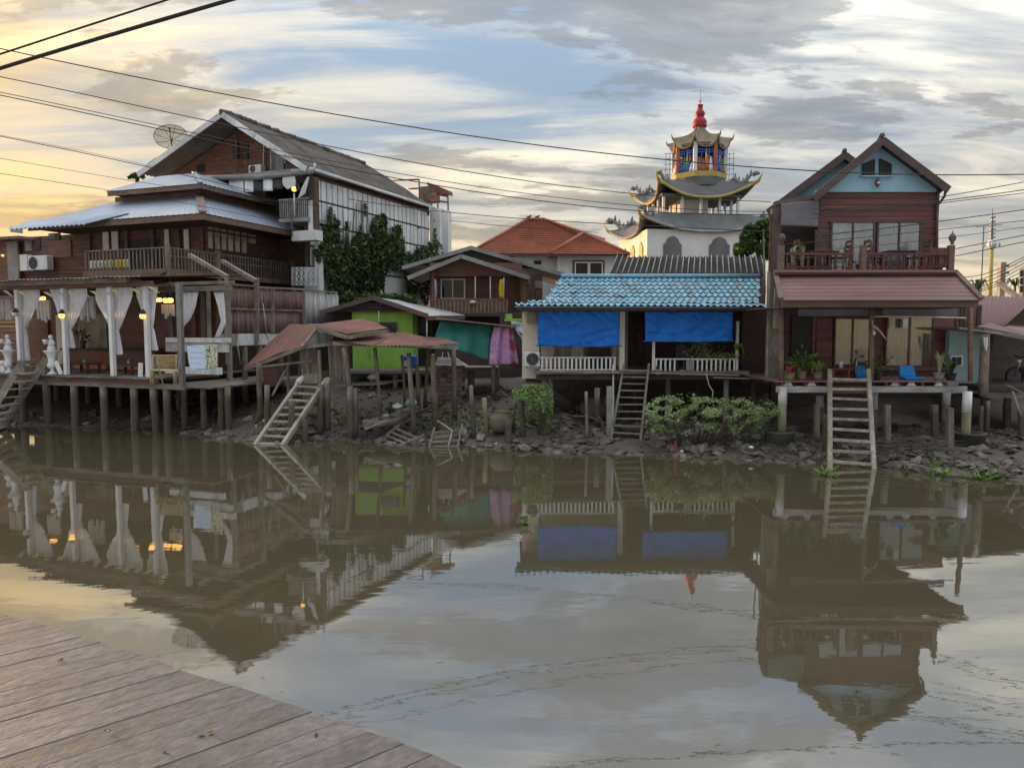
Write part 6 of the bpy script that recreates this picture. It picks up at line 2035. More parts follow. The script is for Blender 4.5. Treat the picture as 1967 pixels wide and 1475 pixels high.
# gables
def timber_gable(l, p, r, D, wall_l, wall_r, wall_y, name, hang=.35, depth=7):
    L, Pk, Rr = W(*l, D - hang), W(*p, D - hang), W(*r, D - hang)
    e = Vector((.37, 1, 0)) * depth
    MB().slab([L, Pk, Pk + e, L + e], .12).build('roof', MT['roof_old'], th)
    MB().slab([Pk, Rr, Rr + e, Pk + e], .12).build('roof_slope', MT['roof_old'], th)
    for a_, b_ in ((L, Pk), (Pk, Rr)):
        beamo('barge_board', a_ + Vector((0, -.05, -.12)), b_ + Vector((0, -.05, -.12)), .05, .2, MT['fascia'], th)
    tubeo('ridge', [Pk + Vector((0, -.02, .02)), Pk + e + Vector((0, 0, .02))], .07, MT['roof_old'], th)
    wl_, wr_ = W(wall_l, wall_y, D), W(wall_r, wall_y, D)
    zz_ = W(0, wall_y, D).z
    kL_ = (Pk.z - L.z) / (Pk.x - L.x); kR_ = (Pk.z - Rr.z) / (Rr.x - Pk.x)
    top = Vector((Pk.x, D, Pk.z - .1))
    poly = [Vector((wl_.x, D, zz_)), Vector((wr_.x, D, zz_)), Vector((wr_.x, D, max(zz_ + .01, top.z - kR_ * (wr_.x - Pk.x)))), top, Vector((wl_.x, D, max(zz_ + .01, top.z - kL_ * (Pk.x - wl_.x))))]
    MB().prism(poly, (0, .12, 0)).build('gable_wall', MT['sky_paint'], th)
timber_gable((1562, 374), (1694, 262), (1821, 357), UD - .05, 1578, 1799, 369, 'front')
timber_gable((1474, 401), (1622, 291), (1700, 350), UD + 2.2, 1490, 1690, 392, 'left')
beamo('roof_beam', W(1488, 392, UD + .2), W(1575, 378, UD + .1), .3, .12, MT['roof_old'], th)
for xs_ in ([(1658, 336.5), (1658, 315), (1681, 305), (1681, 336.5)], [(1690, 336.5), (1690, 304), (1713, 315), (1713, 336.5)]):
    MB().prism([W(x, y, UD - .12) for x, y in xs_], (0, .05, 0)).build('attic_window', MT['black'], th)
pbo('attic_sill', (1655, 337, 1716, 339.5), UD - .16, .1, MT['sky_paint'], th)
c = W(1686, 352, UD - .2)
wlamp = thing('gable_lamp', 'dark diamond-shaped lantern on the pale blue gable', 'lamp', c)
MB().lathe(c, [(.01, -.13), (.085, -.02), (.09, .03), (.04, .1), (.012, .17)], 6).build('cage', MT['fascia'], wlamp)
MB().lathe(c + Vector((0, -.03, 0)), [(.03, -.05), (.065, -.02), (.066, .02), (.03, .05)], 8).build('glass', MT['ivory'], wlamp)
tubeo('downpipe', [W(1818, 360, UD - .3), W(1814, 378, UD - .2), W(1801, 395, UD - .1), W(1800, 420, UD - .1), W(1800, 515, UD - .1)], .035, MT['fascia'], th, 8)
for i in range(3):
    beamo('rafter_end', W(1568 + i * 3, 366, UD - .35), W(1566 + i * 3, 376, UD - .38), .05, .05, MT['bamboo_pale'], th)
# tables and chairs on the balcony
def chair_at(px, py, D, ang, mat, label, grp, s=1.0, seat=.42, back=.85):
    c = W(px, py, D)
    c.z = bz_
    fr2 = Fr(c.x, c.y, ang)
    r = thing('chair', label, 'chair', c, grp)
    MB().box(fr2, -.2 * s, .2 * s, -.2 * s, .2 * s, c.z + seat - .04, c.z + seat).build('seat', mat, r)
    for a_ in (-.17, .17):
        for b_ in (-.17, .17):
            top = back if b_ > 0 else seat - .04
            beamo('leg', fr2.P(a_ * s, b_ * s, c.z), fr2.P(a_ * s, (b_ + (.10 if b_ > 0 else 0)) * s, c.z + top), .035, .035, mat, r)
    for k_ in range(3):
        z = c.z + seat + .12 + k_ * .13
        MB().box(fr2, -.17 * s, .17 * s, (.17 + .10 * (z - c.z) / back) * s, (.20 + .10 * (z - c.z) / back) * s, z, z + .07).build('back_slat', mat, r)
    return r
def table_at(px0, px1, py, D, mat, label, grp, zf_):
    a_, b_ = W(px0, py, D), W(px1, py, D)
    h = a_.z - zf_
    r = thing('table', label, 'table', ((a_.x + b_.x) / 2, D, zf_), grp)
    MB().box(F0, a_.x, b_.x, D - .3, D + .3, a_.z - .04, a_.z).build('table_top', mat, r)
    for x in (a_.x + .06, b_.x - .06):
        for y in (D - .24, D + .24):
            MB().box(F0, x - .03, x + .03, y - .03, y + .03, zf_, a_.z - .04).build('leg', mat, r)
bz2 = bz_
table_at(1556, 1603, 484, 19.85, MT['wood_dark'], 'dark table at the left of the timber house balcony', 'balcony tables', bz2)
table_at(1698, 1752, 483, 19.85, MT['wood_dark'], 'dark table at the right of the timber house balcony', 'balcony tables', bz2)
chair_at(1548, 510, 19.85, 90, MT['wood_brown'], 'chair left of the left balcony table', 'balcony chairs')
chair_at(1611, 510, 19.85, -90, MT['wood_brown'], 'chair right of the left balcony table', 'balcony chairs')
chair_at(1684, 510, 19.85, 90, MT['wood_brown'], 'chair left of the right balcony table', 'balcony chairs')
chair_at(1762, 510, 19.85, -90, MT['wood_brown'], 'chair right of the right balcony table', 'balcony chairs')
def at_floor(px, D, z):
    p = W(px, 600, D)
    return Vector((p.x, D, z))
potted(at_floor(1519, AD + .3, bz_), .12, .22, MT['pot'], 'upright pale snake plant in a red pot at the left of the balcony', MT['leaf_pale'], 16, .62, .06, .25, 41, .05)
potted(at_floor(1539, AD + .4, bz_), .07, .15, MT['pot_black'], 'dry upright plant right of the snake plant on the balcony', MT['leaf_pale'], 10, .75, .05, .12, 42, .05)
potted(at_floor(1650, AD + .25, bz_), .11, .2, MT['pot_black'], 'bushy plant beside the middle balcony post', MT['leaf'], 22, .52, .035, .4, 43, .2)
potted(at_floor(1799, AD + .35, bz_), .12, .22, MT['pot_black'], 'spiky plant in the right corner of the balcony', MT['leaf_pale'], 24, .6, .035, .5, 44, .1)
# porch things
def plant_p(px, D, r, h, pm, lb, lm, n, L, w, sp, seed, dr=.4, bush=None):
    potted(at_floor(px, D, pz), r, h, pm, lb, lm, n, L, w, sp, seed, dr, 'potted plants on the porch', bush=bush)
plant_p(1519, ND + .15, .155, .20, MT['moss'], 'pink-flowered plant in a mossy bowl at the left of the porch', MT['leaf_pink'], 24, .30, .05, .8, 51)
plant_p(1544, ND + .2, .12, .23, MT['pot'], 'tall dark green leafy plant in a pinkish pot, second on the porch', MT['leaf'], 0, .42, .09, 1, 52, bush=110)
plant_p(1575, ND + .1, .12, .22, MT['pot'], 'arching striped spider plant in a pinkish pot, left of the ladder', MT['leaf_bright'], 44, .52, .03, 1.1, 53, .9)
plant_p(1690, ND + .2, .105, .19, MT['pot_black'], 'small tree-like plant in a black pot beside the middle porch post', MT['leaf'], 0, .32, .07, 1, 54, bush=80)
plant_p(1809, ND + .15, .14, .20, MT['pot_grey'], 'tall spiky snake plant in a pale pot at the right of the porch', MT['leaf_pale'], 18, .78, .045, .4, 55, .1)
plant_p(1832, ND + .1, .14, .20, MT['pot_black'], 'dense dark green plant in a black pot at the porch corner', MT['leaf'], 30, .55, .10, .8, 56, .4)
# floor chairs, side table, fan
for x0, x1, lb in ((1653, 1672, 'bright blue floor cushion chair behind the middle porch post'), (1736, 1768, 'bright blue floor cushion chair right of the middle porch post')):
    a_, b_ = at_floor(x0, ND + .5, pz), at_floor(x1, ND + .5, pz)
    r = thing('floor_chair', lb, 'chair', (a_ + b_) / 2, 'blue floor chairs on the porch')
    fr2 = Fr(a_.x, a_.y, 0)
    w_ = b_.x - a_.x
    MB().box(fr2, -.03, w_ + .04, -.30, .1, pz + .005, pz + .07).build('seat', MT['cushion'], r, bevel=.02)
    MB().hexa([fr2.P(0, .05, pz + .07), fr2.P(w_, .05, pz + .07), fr2.P(w_, .12, pz + .07), fr2.P(0, .12, pz + .07),
               fr2.P(.03, .16, pz + .36), fr2.P(w_ - .03, .16, pz + .36), fr2.P(w_ - .03, .23, pz + .36), fr2.P(.03, .23, pz + .36)]).build('backrest', MT['cushion'], r, bevel=.02)
st = thing('side_table', 'low red-brown side table behind the ladder top on the porch', 'table', at_floor(1615, ND + .7, pz))
a_, b_ = at_floor(1598, ND + .7, pz), at_floor(1632, ND + .7, pz)
MB().box(F0, a_.x, b_.x, ND + .5, ND + .9, pz + .26, pz + .30).build('table_top', MT['wood_red'], st)
for x in (a_.x + .04, b_.x - .04):
    for y in (ND + .54, ND + .86):
        MB().box(F0, x - .025, x + .025, y - .025, y + .025, pz, pz + .26).build('leg', MT['wood_red'], st)
tag(MB().lathe(at_floor(1619, ND + .7, pz + .30), [(.05, 0), (.05, .17), (.045, .18), (.04, .14)], 12).build('canister', MT['white'], None, True), 'white canister standing on the low porch side table', 'canister')
fan = thing('standing_fan', 'grey standing fan on the porch behind the ladder', 'fan', at_floor(1649, ND + 1.0, pz))
c = at_floor(1649, ND + 1.0, pz)
MB().lathe(c, [(.18, 0), (.18, .03), (.03, .05), (.025, .1)], 16).build('base', MT['pot_black'], fan, True)
tubeo('pole', [c + Vector((0, 0, .05)), c + Vector((0, 0, .5))], .02, MT['panel'], fan, 8)
hc = c + Vector((0, -.06, .62))
for rr_ in (.19, .14, .09, .04):
    tubeo('grille_ring', [hc + Vector((rr_ * math.cos(6.2832 * k_ / 24), -.03, rr_ * math.sin(6.2832 * k_ / 24))) for k_ in range(25)], .006, MT['steel'], fan, 5)
for k_ in range(8):
    a2 = k_ * math.pi / 8
    e = Vector((.19 * math.cos(a2), 0, .19 * math.sin(a2)))
    tubeo('grille_bar', [hc - e + Vector((0, -.03, 0)), hc + e + Vector((0, -.03, 0))], .003, MT['steel'], fan, 4)
for k_ in range(3):
    a2 = k_ * 2.094
    e = Vector((math.cos(a2), 0, math.sin(a2))); f_ = Vector((-e.z, 0, e.x))
    MB().add([hc + e * .03, hc + e * .16 - f_ * .06 + Vector((0, -.02, 0)), hc + e * .17 + f_ * .03 + Vector((0, .015, 0))], [(0, 1, 2)]).build('blade', MT['pot_black'], fan)
# striped flag on the porch post
fp = thing('porch_flag', 'small striped flag drooping from the middle porch post', 'flag', W(1677, 640, ND - .1))
for k_, m_ in enumerate(('redcloth', 'white', 'pag_blue', 'white', 'redcloth')):
    def fn(a2, b2, k_=k_):
        s_ = (k_ + a2) / 5
        return W(1677 + 25 * b2, 622 + s_ * 10 * (1 - b2 * .5) + 27 * b2 ** 1.5, ND - .12 + .05 * math.sin(b2 * 6))
    MB().grid(fn, 2, 8).build('cloth_stripe', MT[m_], fp, True, solid=.004)
tubeo('staff', [W(1678, 640, ND - .1), W(1676, 615, ND - .1)], .01, MT['white'], fp, 5)
c = W(1679, 640, ND - .1)
tag(MB().lathe(c, [(.015, -.06), (.045, -.02), (.04, .03), (.02, .06)], 10).build('porch_bulb', MT['ivory'], None, True), 'pale round bulb on the middle porch post', 'lamp')
# ladder of the timber house
ladder(W(1594, 903, 17.0), W(1679, 909, 16.9), W(1594, 716, 18.9), W(1668, 716, 18.9), 9, .10, .09, .10, .06, MT['wood_pale'], 'wide pale ladder from the timber house porch to the water', .1, first=.05, railmat=MT['wood_pale'])
pbo('porch_end_wall', (1826, 586, 1884, 700), 22.6, .12, MT['wood_red'], th)
for i in range(7):
    pbo('porch_end_board', (1827 + i * 8, 588, 1833.5 + i * 8, 700), 22.54, .05, MT['wood_brown' if i % 2 else 'wood_dark'], th)
# ------------------------------------------------------------------ sheds at the right edge
ts = thing('teal_shed', 'pale teal plastered shed right of the timber house porch', 'shed', W(1862, 745, 21))
pbo('wall', (1822, 632, 1895, 756), 21.2, .2, MT['teal_paint'], ts)
beamo('roof', W(1818, 630, 20.9), W(1900, 641, 20.9), 1.2, .05, MT['metal_grey'], ts)
pbo('window_frame', (1826, 683, 1850, 703), 21.1, .07, MT['white'], ts)
for x in (1829, 1839):
    pbo('pane', (x, 686, x + 8, 701), 21.07, .02, MT['black'], ts)
pbo('corner_board', (1893, 640, 1898, 752), 21.0, .06, MT['white'], ts)
ds_ = thing('dark_shed', 'open dark shed with a maroon sheet roof at the right picture edge', 'shed', W(1940, 745, 21.5))
corr(W(1868, 640, 22.0), W(1930, 626, 22.2), W(1990, 572, 26.5), W(1850, 566, 26.0), 18, .02, 5, 1).build('roof', MT['roof_maroon'], ds_, solid=.012)
MB().slab([W(1878, 626, 20.5), W(2010, 652, 20.2), W(2060, 630, 23), W(1905, 620, 23)], .06).build('porch_roof', MT['rust_grey'], ds_)
beamo('eave_board', W(1890, 634, 20.45), W(2010, 657, 20.15), .06, .12, MT['wood_grey_h'], ds_)
rough_post('post', W(1888, 760, 20.0), W(1893, 642, 20.0), .12, MT['pile'], ds_, 10)
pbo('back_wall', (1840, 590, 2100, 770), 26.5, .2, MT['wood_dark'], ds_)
MB().box(F0, W(1900, 700, 21.4).x, W(1900, 700, 21.4).x + .1, 21.4, 26.5, 1.2, 3.3).build('side_wall', MT['wood_dark'], ds_)  # added to cut the sky light inside the open shed
MB().box(F0, W(1900, 700, 21.4).x, W(2100, 700, 21.4).x, 22.6, 26.5, 3.35, 3.42).build('ceiling', MT['wood_dark'], ds_)  # low cover added to keep the shed interior dark
pbo('floor', (1893, 742, 2100, 752), 20.0, 3.5, MT['wood_dark'], ds_)
pbo('floor_beam', (1893, 753, 2100, 764), 20.05, .2, MT['wood_grey_h'], ds_)
for x, D in ((1890, 20.8), (1935, 21), (1975, 20.6), (2030, 20.5)):
    p = W(x, 790, D); rough_post('pile', (p.x, p.y, gz(p.x, p.y) - .2), (p.x, p.y, W(x, 756, D).z), .1, MT['pile'], ds_)
beamo('loose_plank', W(1932, 738, 19.8), W(1990, 768, 19.6), .12, .04, MT['wood_grey_h'], ds_)
tag(beamo('prop_plank', W(1945, 752, 19.7), W(1962, 800, 19.2), .06, .03, MT['pile']), 'thin plank propped under the floor of the dark shed', 'plank')
tag(sheet('hung_cloth', [(1889, 648), (1890, 660), (1894, 676)], [(1897, 648), (1898, 662), (1896, 676)], 19.8, F0, MT['panel'], None, None, None, 1, .02), 'pale cloth hung on the rough post of the dark shed', 'cloth')
bk_ = thing('parked_motorbike', 'dark motorbike half hidden inside the shed at the right edge', 'motorbike', W(1958, 741, 22))
c = W(1955, 741, 22.0)
for dx_ in (-.1, .95):
    w_c = c + Vector((dx_, 0, .28))
    tubeo('wheel', [w_c + Vector((.26 * math.cos(6.2832 * k_ / 20), 0, .26 * math.sin(6.2832 * k_ / 20))) for k_ in range(21)], .045, MT['black'], bk_, 6)
tubeo('body', [c + Vector((.0, 0, .5)), c + Vector((.3, 0, .45)), c + Vector((.6, 0, .6)), c + Vector((1.0, 0, .62))], [.06, .1, .12, .05], MT['pot_black'], bk_, 8)
tubeo('fork', [c + Vector((-.1, 0, .28)), c + Vector((.06, 0, .85))], .03, MT['steel'], bk_, 6)
tubeo('handlebar', [c + Vector((.05, -.3, .9)), c + Vector((.06, 0, .86)), c + Vector((.05, .3, .9))], .018, MT['black'], bk_, 6)
MB().lathe(c + Vector((-.02, 0, .74)), [(.03, -.06), (.08, 0), (.05, .06)], 10).build('headlight', MT['panel'], bk_, True)
# ------------------------------------------------------------------ pagoda temple
PD = 84.0
pg = thing('pagoda', 'tall white pagoda temple with tiered upswept roofs and a red gourd finial', 'pagoda', W(1340, 560, PD))
# square plan seen a little from its left corner: local frame at the near left corner
PF = Fr(*[W(1243, 470, PD).x, PD], 7)
zA = W(0, 440, PD).z
Wd = 14.3                                             # front width
Ls = 12.0
MB().box(PF, 0, Wd, 0, Ls, 1.0, zA).build('wall', MT['pag_wall'], pg)
def arch(px, y0, y1, w, name='arch_window'):
    u0, z1 = PF.at(px - w / 2, y0, -.12); u1, z0 = PF.at(px + w / 2, y1, -.12)
    h = z1 - z0
    k = [(0, 0), (1, 0), (1, .66), (.9, .70), (.78, .9), (.6, .985), (.5, 1), (.4, .985), (.22, .9), (.1, .70), (0, .66)]
    MB().prism([PF.P(u0 + (u1 - u0) * a_, -.12, z0 + h * b_) for a_, b_ in k], PF.V * .1).build(name, MT['pag_roof'], pg)
arch(1292, 453, 500, 34)
arch(1382, 455, 500, 38)
for i, f in enumerate((.2, .45, .7)):
    v = Ls * (.12 + .28 * i)
    z0, z1 = zA - 4.6, zA - 1.2
    MB().prism([PF.P(-.12, v, z0), PF.P(-.12, v + 1.5, z0), PF.P(-.12, v + 1.5, z1 - .7), PF.P(-.12, v + .75, z1), PF.P(-.12, v, z1 - .7)], PF.U * .1).build('side_arch', MT['gold'], pg)
def swept_roof(cu, cv, hu, hv, z0, tu_, tv_, z1, lift, nm, mat, edge, th=.25, out=1.0, sides=4):
    """roof with corners swept up and out: eave half sizes hu,hv; top half sizes tu_,tv_"""
    n = 14
    ring0, ring1 = [], []
    P4 = [(-1, -1), (1, -1), (1, 1), (-1, 1)]
    for s_ in range(4):
        a_, b_ = P4[s_], P4[(s_ + 1) % 4]
        for i in range(n):
            t_ = i / n
            x, y = a_[0] + (b_[0] - a_[0]) * t_, a_[1] + (b_[1] - a_[1]) * t_
            e = abs(2 * t_ - 1) ** 2.6
            k_ = 1 + .12 * out * e
            ring0.append((cu + x * hu * k_, cv + y * hv * k_, z0 + lift * e))
            ring1.append((cu + x * tu_, cv + y * tv_, z1))
    rows = 6
    v_, f_ = [], []
    N = len(ring0)
    for j in range(rows + 1):
        b_ = j / rows
        c_ = b_ ** .62                              # concave slope
        for (u0, w0, q0), (u1, w1, q1) in zip(ring0, ring1):
            h = q0 + (q1 - q0) * b_ ** 1.7
            v_.append(PF.P(u0 + (u1 - u0) * b_, w0 + (w1 - w0) * b_, h))
    for j in range(rows):
        for i in range(N):
            f_.append((j * N + i, j * N + (i + 1) % N, (j + 1) * N + (i + 1) % N, (j + 1) * N + i))
    f_.append(tuple(rows * N + i for i in range(N)))
    MB().add(v_, f_).build(nm, mat, pg, False, solid=th)
    tubeo(nm + '_edge', [PF.P(*ring0[i % N]) - Vector((0, 0, .1)) for i in range(N + 1)], .15, edge, pg, 6)
    return [ring0[s_ * n] for s_ in range(4)]
cu, cv = Wd / 2, Ls / 2
z1_ = W(0, 408, PD + 2).z
c1 = swept_roof(cu, cv, Wd / 2 + .25, Ls / 2 + .35, zA - .1, Wd / 2 - 2.0, Ls / 2 - 1.8, z1_, 1.6, 'lower_roof', MT['pag_roof'], MT['concrete'])
# open gallery
zB = z1_ + .0
zC = W(0, 378, PD + 2).z
for i in range(5):
    for j in range(5):
        if 0 < i < 4 and 0 < j < 4: continue
        u, v = 2.6 + (Wd - 5.2) * i / 4, 2.2 + (Ls - 4.4) * j / 4
        MB().box(PF, u - .14, u + .14, v - .14, v + .14, zB - .2, zC + .4).build('column', MT['pag_wall'], pg)
MB().box(PF, cu - 1.9, cu + 1.6, cv - 2, cv + 2, zB - .2, zC + .5).build('core', MT['pag_wall'], pg)
MB().box(PF, 2.3, Wd - 2.3, 1.9, Ls - 1.9, zC + .15, zC + .45).build('gallery_ceiling', MT['pag_roof'], pg)
z2_ = W(0, 345, PD + 4).z
c2 = swept_roof(cu + .2, cv, 5.1, 4.6, zC + .1, 2.7, 2.7, z2_, 1.75, 'middle_roof', MT['pag_roof'], MT['gold'], out=1.3)
# octagonal lantern storey
oc = PF.P(cu, cv, 0)
lx = W(1343, 300, oc.y).x
oc = Vector((lx, oc.y, 0))
def octo(r, z, k, off=math.pi / 8):
    return Vector((oc.x + r * math.cos(off + k * math.pi / 4), oc.y + r * math.sin(off + k * math.pi / 4), z))
ro = (W(1393, 320, oc.y).x - W(1293, 320, oc.y).x) / 2 * .98
zD, zE_ = W(0, 348, oc.y).z, W(0, 338, oc.y).z
zF, zG = W(0, 283, oc.y).z, W(0, 244, oc.y).z
MB().lathe(oc, [(ro * 1.02, z2_ - .6), (ro * 1.02, zD)], 16).build('drum', MT['pag_roof'], pg)
MB().prism([octo(ro * 1.06, zD, k) for k in range(8)], (0, 0, zE_ - zD)).build('parapet', MT['gold'], pg)
for k in range(8):
    p = octo(ro, zE_, k)
    beamo('lantern_post', p, Vector((p.x, p.y, zF)), .42, .42, MT['pag_wall' if k % 2 else 'pag_orange'], pg)
    a_, b_ = octo(ro * .98, 0, k), octo(ro * .98, 0, k + 1)
    for zz_, hh in ((zF - .35, .6), (zF - .95, .16), (zF - 1.25, .12)):
        beamo('lintel', a_ + Vector((0, 0, zz_)), b_ + Vector((0, 0, zz_)), .2, hh, MT['pag_roof' if hh > .3 else 'pag_blue'], pg)
    # painted openwork panels with figures
    rr = random.Random(k)
    for q in range(4):
        f = .2 + .2 * q
        c = a_.lerp(b_, f) * .98 + oc * .02
        c = Vector((c.x, c.y, zE_))
        hh = rr.uniform(1.0, 2.0)
        m_ = ['pag_blue', 'pag_orange', 'pag_blue', 'pag_green', 'pag_wall', 'pag_orange'][rr.randrange(6)]
        fg = MB()
        fg.lathe(c, [(.34, 0), (.30, hh * .35), (.18, hh * .6), (.24, hh * .78), (.09, hh * .86), (.15, hh * .93), (.04, hh * 1.05)], 8)
        fg.build('relief_figure', MT[m_], pg, True)
    for q in range(5):
        f = .14 + .18 * q
        p = a_.lerp(b_, f)
        beamo('openwork_bar', p + Vector((0, 0, zE_)), a_.lerp(b_, f + rr.uniform(-.08, .08)) + Vector((0, 0, zF - .8)), .1, .1, MT[['pag_orange', 'pag_blue', 'pag_wall'][q % 3]], pg)
    pbx = MB()
    pbx.beam(a_ + Vector((0, 0, zE_ + .35)), b_ + Vector((0, 0, zE_ + .35)), .2, .7)
    pbx.build('panel_base', MT['pag_blue' if k % 3 else 'pag_green'], pg)
MB().lathe(oc, [(ro * .55, zE_), (ro * .55, zF - .2)], 8).build('inner_core', MT['wood_dark'], pg)
for k in range(8):      # inner blinds so the lantern is not empty
    a_, b_ = octo(ro * .72, 0, k), octo(ro * .72, 0, k + 1)
    if k % 2: beamo('inner_panel', a_ + Vector((0, 0, zE_ + .9)), b_ + Vector((0, 0, zE_ + .9)), .15, 1.6, MT['pag_orange'], pg)
# top roof, eight swept corners
n = 8
N = 8 * n
rE, rT = ro * 1.13, ro * .19
rows = 8
v_, f_ = [], []
for j in range(rows + 1):
    b_ = j / rows
    for i in range(N):
        k, t_ = i // n, (i % n) / n
        e = abs(2 * t_ - 1) ** 3
        r_ = (rE + .3 * e) * (1 - b_) ** 1.9 + rT * (1 - (1 - b_) ** 1.9)
        p, q = octo(1, 0, k) - oc, octo(1, 0, k + 1) - oc
        d_ = p.lerp(q, t_)
        z = (zF - .55 + 1.3 * e * (1 - b_)) + (zG - zF + .55) * b_ ** 1.15
        v_.append(oc + d_ * r_ + Vector((0, 0, z)))
for j in range(rows):
    for i in range(N):
        f_.append((j * N + i, j * N + (i + 1) % N, (j + 1) * N + (i + 1) % N, (j + 1) * N + i))
MB().add(v_, f_).build('top_roof', MT['pag_roof_tan'], pg, False, solid=.2)
MB().lathe(oc, [(rE * .93, zF - .4), (rE * .6, zF + .1)], 16).build('top_soffit', MT['pag_orange'], pg)
for k in range(8):
    p = octo(rE + .22, zF + .62, k)
    d_ = (octo(1, 0, k) - oc)
    tubeo('corner_horn', [p - d_ * .4 - Vector((0, 0, .3)), p + d_ * .15, p + d_ * .36 + Vector((0, 0, .55))], [.2, .13, .03], MT['pag_roof_tan'], pg, 6)
zt_ = W(0, 244, oc.y).z
s_ = (W(0, 202, oc.y).z - zt_)
MB().lathe(oc + Vector((0, 0, zt_)), [(.85, -.05), (.86, .03 * s_), (.80, .10 * s_), (.86, .2 * s_), (.66, .36 * s_), (.44, .42 * s_), (.5, .47 * s_), (.62, .57 * s_), (.5, .70 * s_), (.33, .78 * s_), (.30, .93 * s_), (.38, .97 * s_), (.36, 1.0 * s_)], 20).build('gourd_finial', MT['red'], pg, True)
tubeo('lightning_rod', [oc + Vector((0, 0, zt_ + s_)), oc + Vector((0, 0, zt_ + s_ + 2.0))], .04, MT['steel'], pg, 5)
for k in range(4):
    e = Vector((math.cos(k * 1.57), math.sin(k * 1.57), 0)) * .3
    tubeo('rod_prong', [oc + Vector((0, 0, zt_ + s_ + .3)), oc + e + Vector((0, 0, zt_ + s_ + .7))], .035, MT['steel'], pg, 4)
# bamboo scaffolding round the lantern
for sx in (-1, 1):
    for a_ in (.0, .5):
        x = oc.x + sx * (ro + .5 + a_)
        tubeo('scaffold_pole', [Vector((x, oc.y - .3, zD - .8)), Vector((x, oc.y - .3, zF - .8))], .03, MT['rustpipe'], pg, 4)
    for k in range(6):
        z = zD + .1 + k * .62
        tubeo('scaffold_bar', [Vector((oc.x + sx * (ro + .2), oc.y - .3, z)), Vector((oc.x + sx * (ro + 1.2), oc.y - .3, z + .05 * sx))], .03, MT['rustpipe'], pg, 4)
# dragons on the corners
def dragon(base, dirx, s_, nm='dragon_figure'):
    dv = Vector(dirx).normalized()
    b_ = MB()
    pts, rr = [], []
    for i in range(14):
        t_ = i / 13
        pts.append(base + dv * (s_ * (t_ * 2.6 - .2)) + Vector((0, 0, s_ * (.32 * math.sin(t_ * 9.0) + .35 + .25 * t_))))
        rr.append(s_ * (.07 + .17 * math.sin(math.pi * min(1, t_ * 1.02))))
    b_.tube(pts, rr, 7)
    o_ = b_.build(nm, MT['dragon'], pg, True)
    h = pts[-1] + Vector((0, 0, .2 * s_))
    MB().tube([h - dv * .15 * s_, h + dv * .12 * s_ + Vector((0, 0, .1 * s_)), h + dv * .5 * s_], [.2 * s_, .28 * s_, .1 * s_], 7).build('dragon_head', MT['dragon'], o_, True)
    for k in range(5):
        p = pts[3 + 2 * k]
        MB().add([p + Vector((-.16 * s_, 0, .1 * s_)), p + Vector((.16 * s_, 0, .1 * s_)), p + Vector((.05 * s_, 0, .62 * s_))], [(0, 1, 2)]).build('dragon_fin', MT['dragon'], o_, solid=.06)
    for k in (2, 5, 9):
        p = pts[k]
        tubeo('dragon_leg', [p, p + Vector((.1 * s_, -.1, -.4 * s_))], .07 * s_, MT['dragon'], o_, 5)
for cc_, s_ in ((c1[0], 1.05), (c1[3], 1.5), (c2[0], .95), (c2[1], 1.15), (c2[3], 1.1), (c1[1], .9)):
    p = PF.P(*cc_)
    d_ = (p - PF.P(cu, cv, 0)); d_.z = 0; d_.normalize()
    dragon(p - d_ * 2.6 * s_ + Vector((0, 0, -.25)), d_, s_)
    tubeo('corner_horn', [p - d_ * .6 - Vector((0, 0, .35)), p + d_ * .2, p + d_ * .7 + Vector((0, 0, .9))], [.3, .2, .03], MT['gold'], pg, 6)

# ------------------------------------------------------------------ trees behind
def tree(px, ybase, ytop, D, rx, label, n=5000, leaf=.16, seed=1, mat='leaf_tree', tz=1.3):
    top = W(px, ytop, D); bot = W(px, ybase, D)
    r = thing('tree', label, 'tree', (top.x, D, tz))
    h = top.z - bot.z
    tubeo('trunk', [Vector((top.x, D, tz - .2)), Vector((top.x + .1, D, (tz + top.z) / 2)), Vector((top.x, D, bot.z + h * .6))], [.22, .16, .07], MT['twig'], r)
    rg = np.random.default_rng(seed)
    cl_ = []
    for k in range(20):
        a_, b_ = rg.uniform(0, 6.28), rg.uniform(-1, 1)
        q = np.array([math.cos(a_) * math.sqrt(1 - b_ * b_) * rx, math.sin(a_) * math.sqrt(1 - b_ * b_) * rx, b_ * h / 2]) * rg.uniform(.45, .85)
        cl_.append((q + np.array([top.x, D, bot.z + h / 2]), rg.uniform(.22, .42) * min(rx, h / 2) * 1.25))
    pts = []
    for i in range(n):
        c_, rd = cl_[rg.integers(len(cl_))]
        v = rg.normal(size=3); v /= np.linalg.norm(v)
        pts.append(c_ + v * rd * rg.uniform(.55, 1.05) * np.array([1, 1, .8]))
    leaf_obj('crown', pts, leaf, MT[mat], r, seed)
    for k in range(6):
        c_ = Vector(cl_[k][0])
        tubeo('limb', [Vector((top.x, D, bot.z + h * .25)), (Vector((top.x, D, bot.z + h * .5)) + c_) / 2, c_], [.07, .05, .02], MT['twig'], r, 5)
tree(1466, 520, 405, 40, 1.0, 'dense green tree between pagoda and timber house', 6500, .15, 3)
tree(1440, 500, 462, 44, 1.0, 'smaller bushy tree left of the dense green tree', 2000, .15, 4)
tree(262, 345, 334, 37, .45, 'little round treetop peeping over the left metal roof', 500, .12, 5, tz=9.0)
def palm(px, ytop, D, label, seed):
    c = W(px, ytop, D)
    r = thing('palm_tree', label, 'palm tree', (c.x, D, 1.4), 'far palm trees at the right')
    tubeo('trunk', [Vector((c.x, D, 1.2)), Vector((c.x, D, c.z))], [.2, .14], MT['twig'], r)
    leaf_blades(Vector((c.x, D, c.z - .3)), 26, 2.0, .22, 1.0, seed, 1.0).build('crown', MT['leaf_ivy'], r)
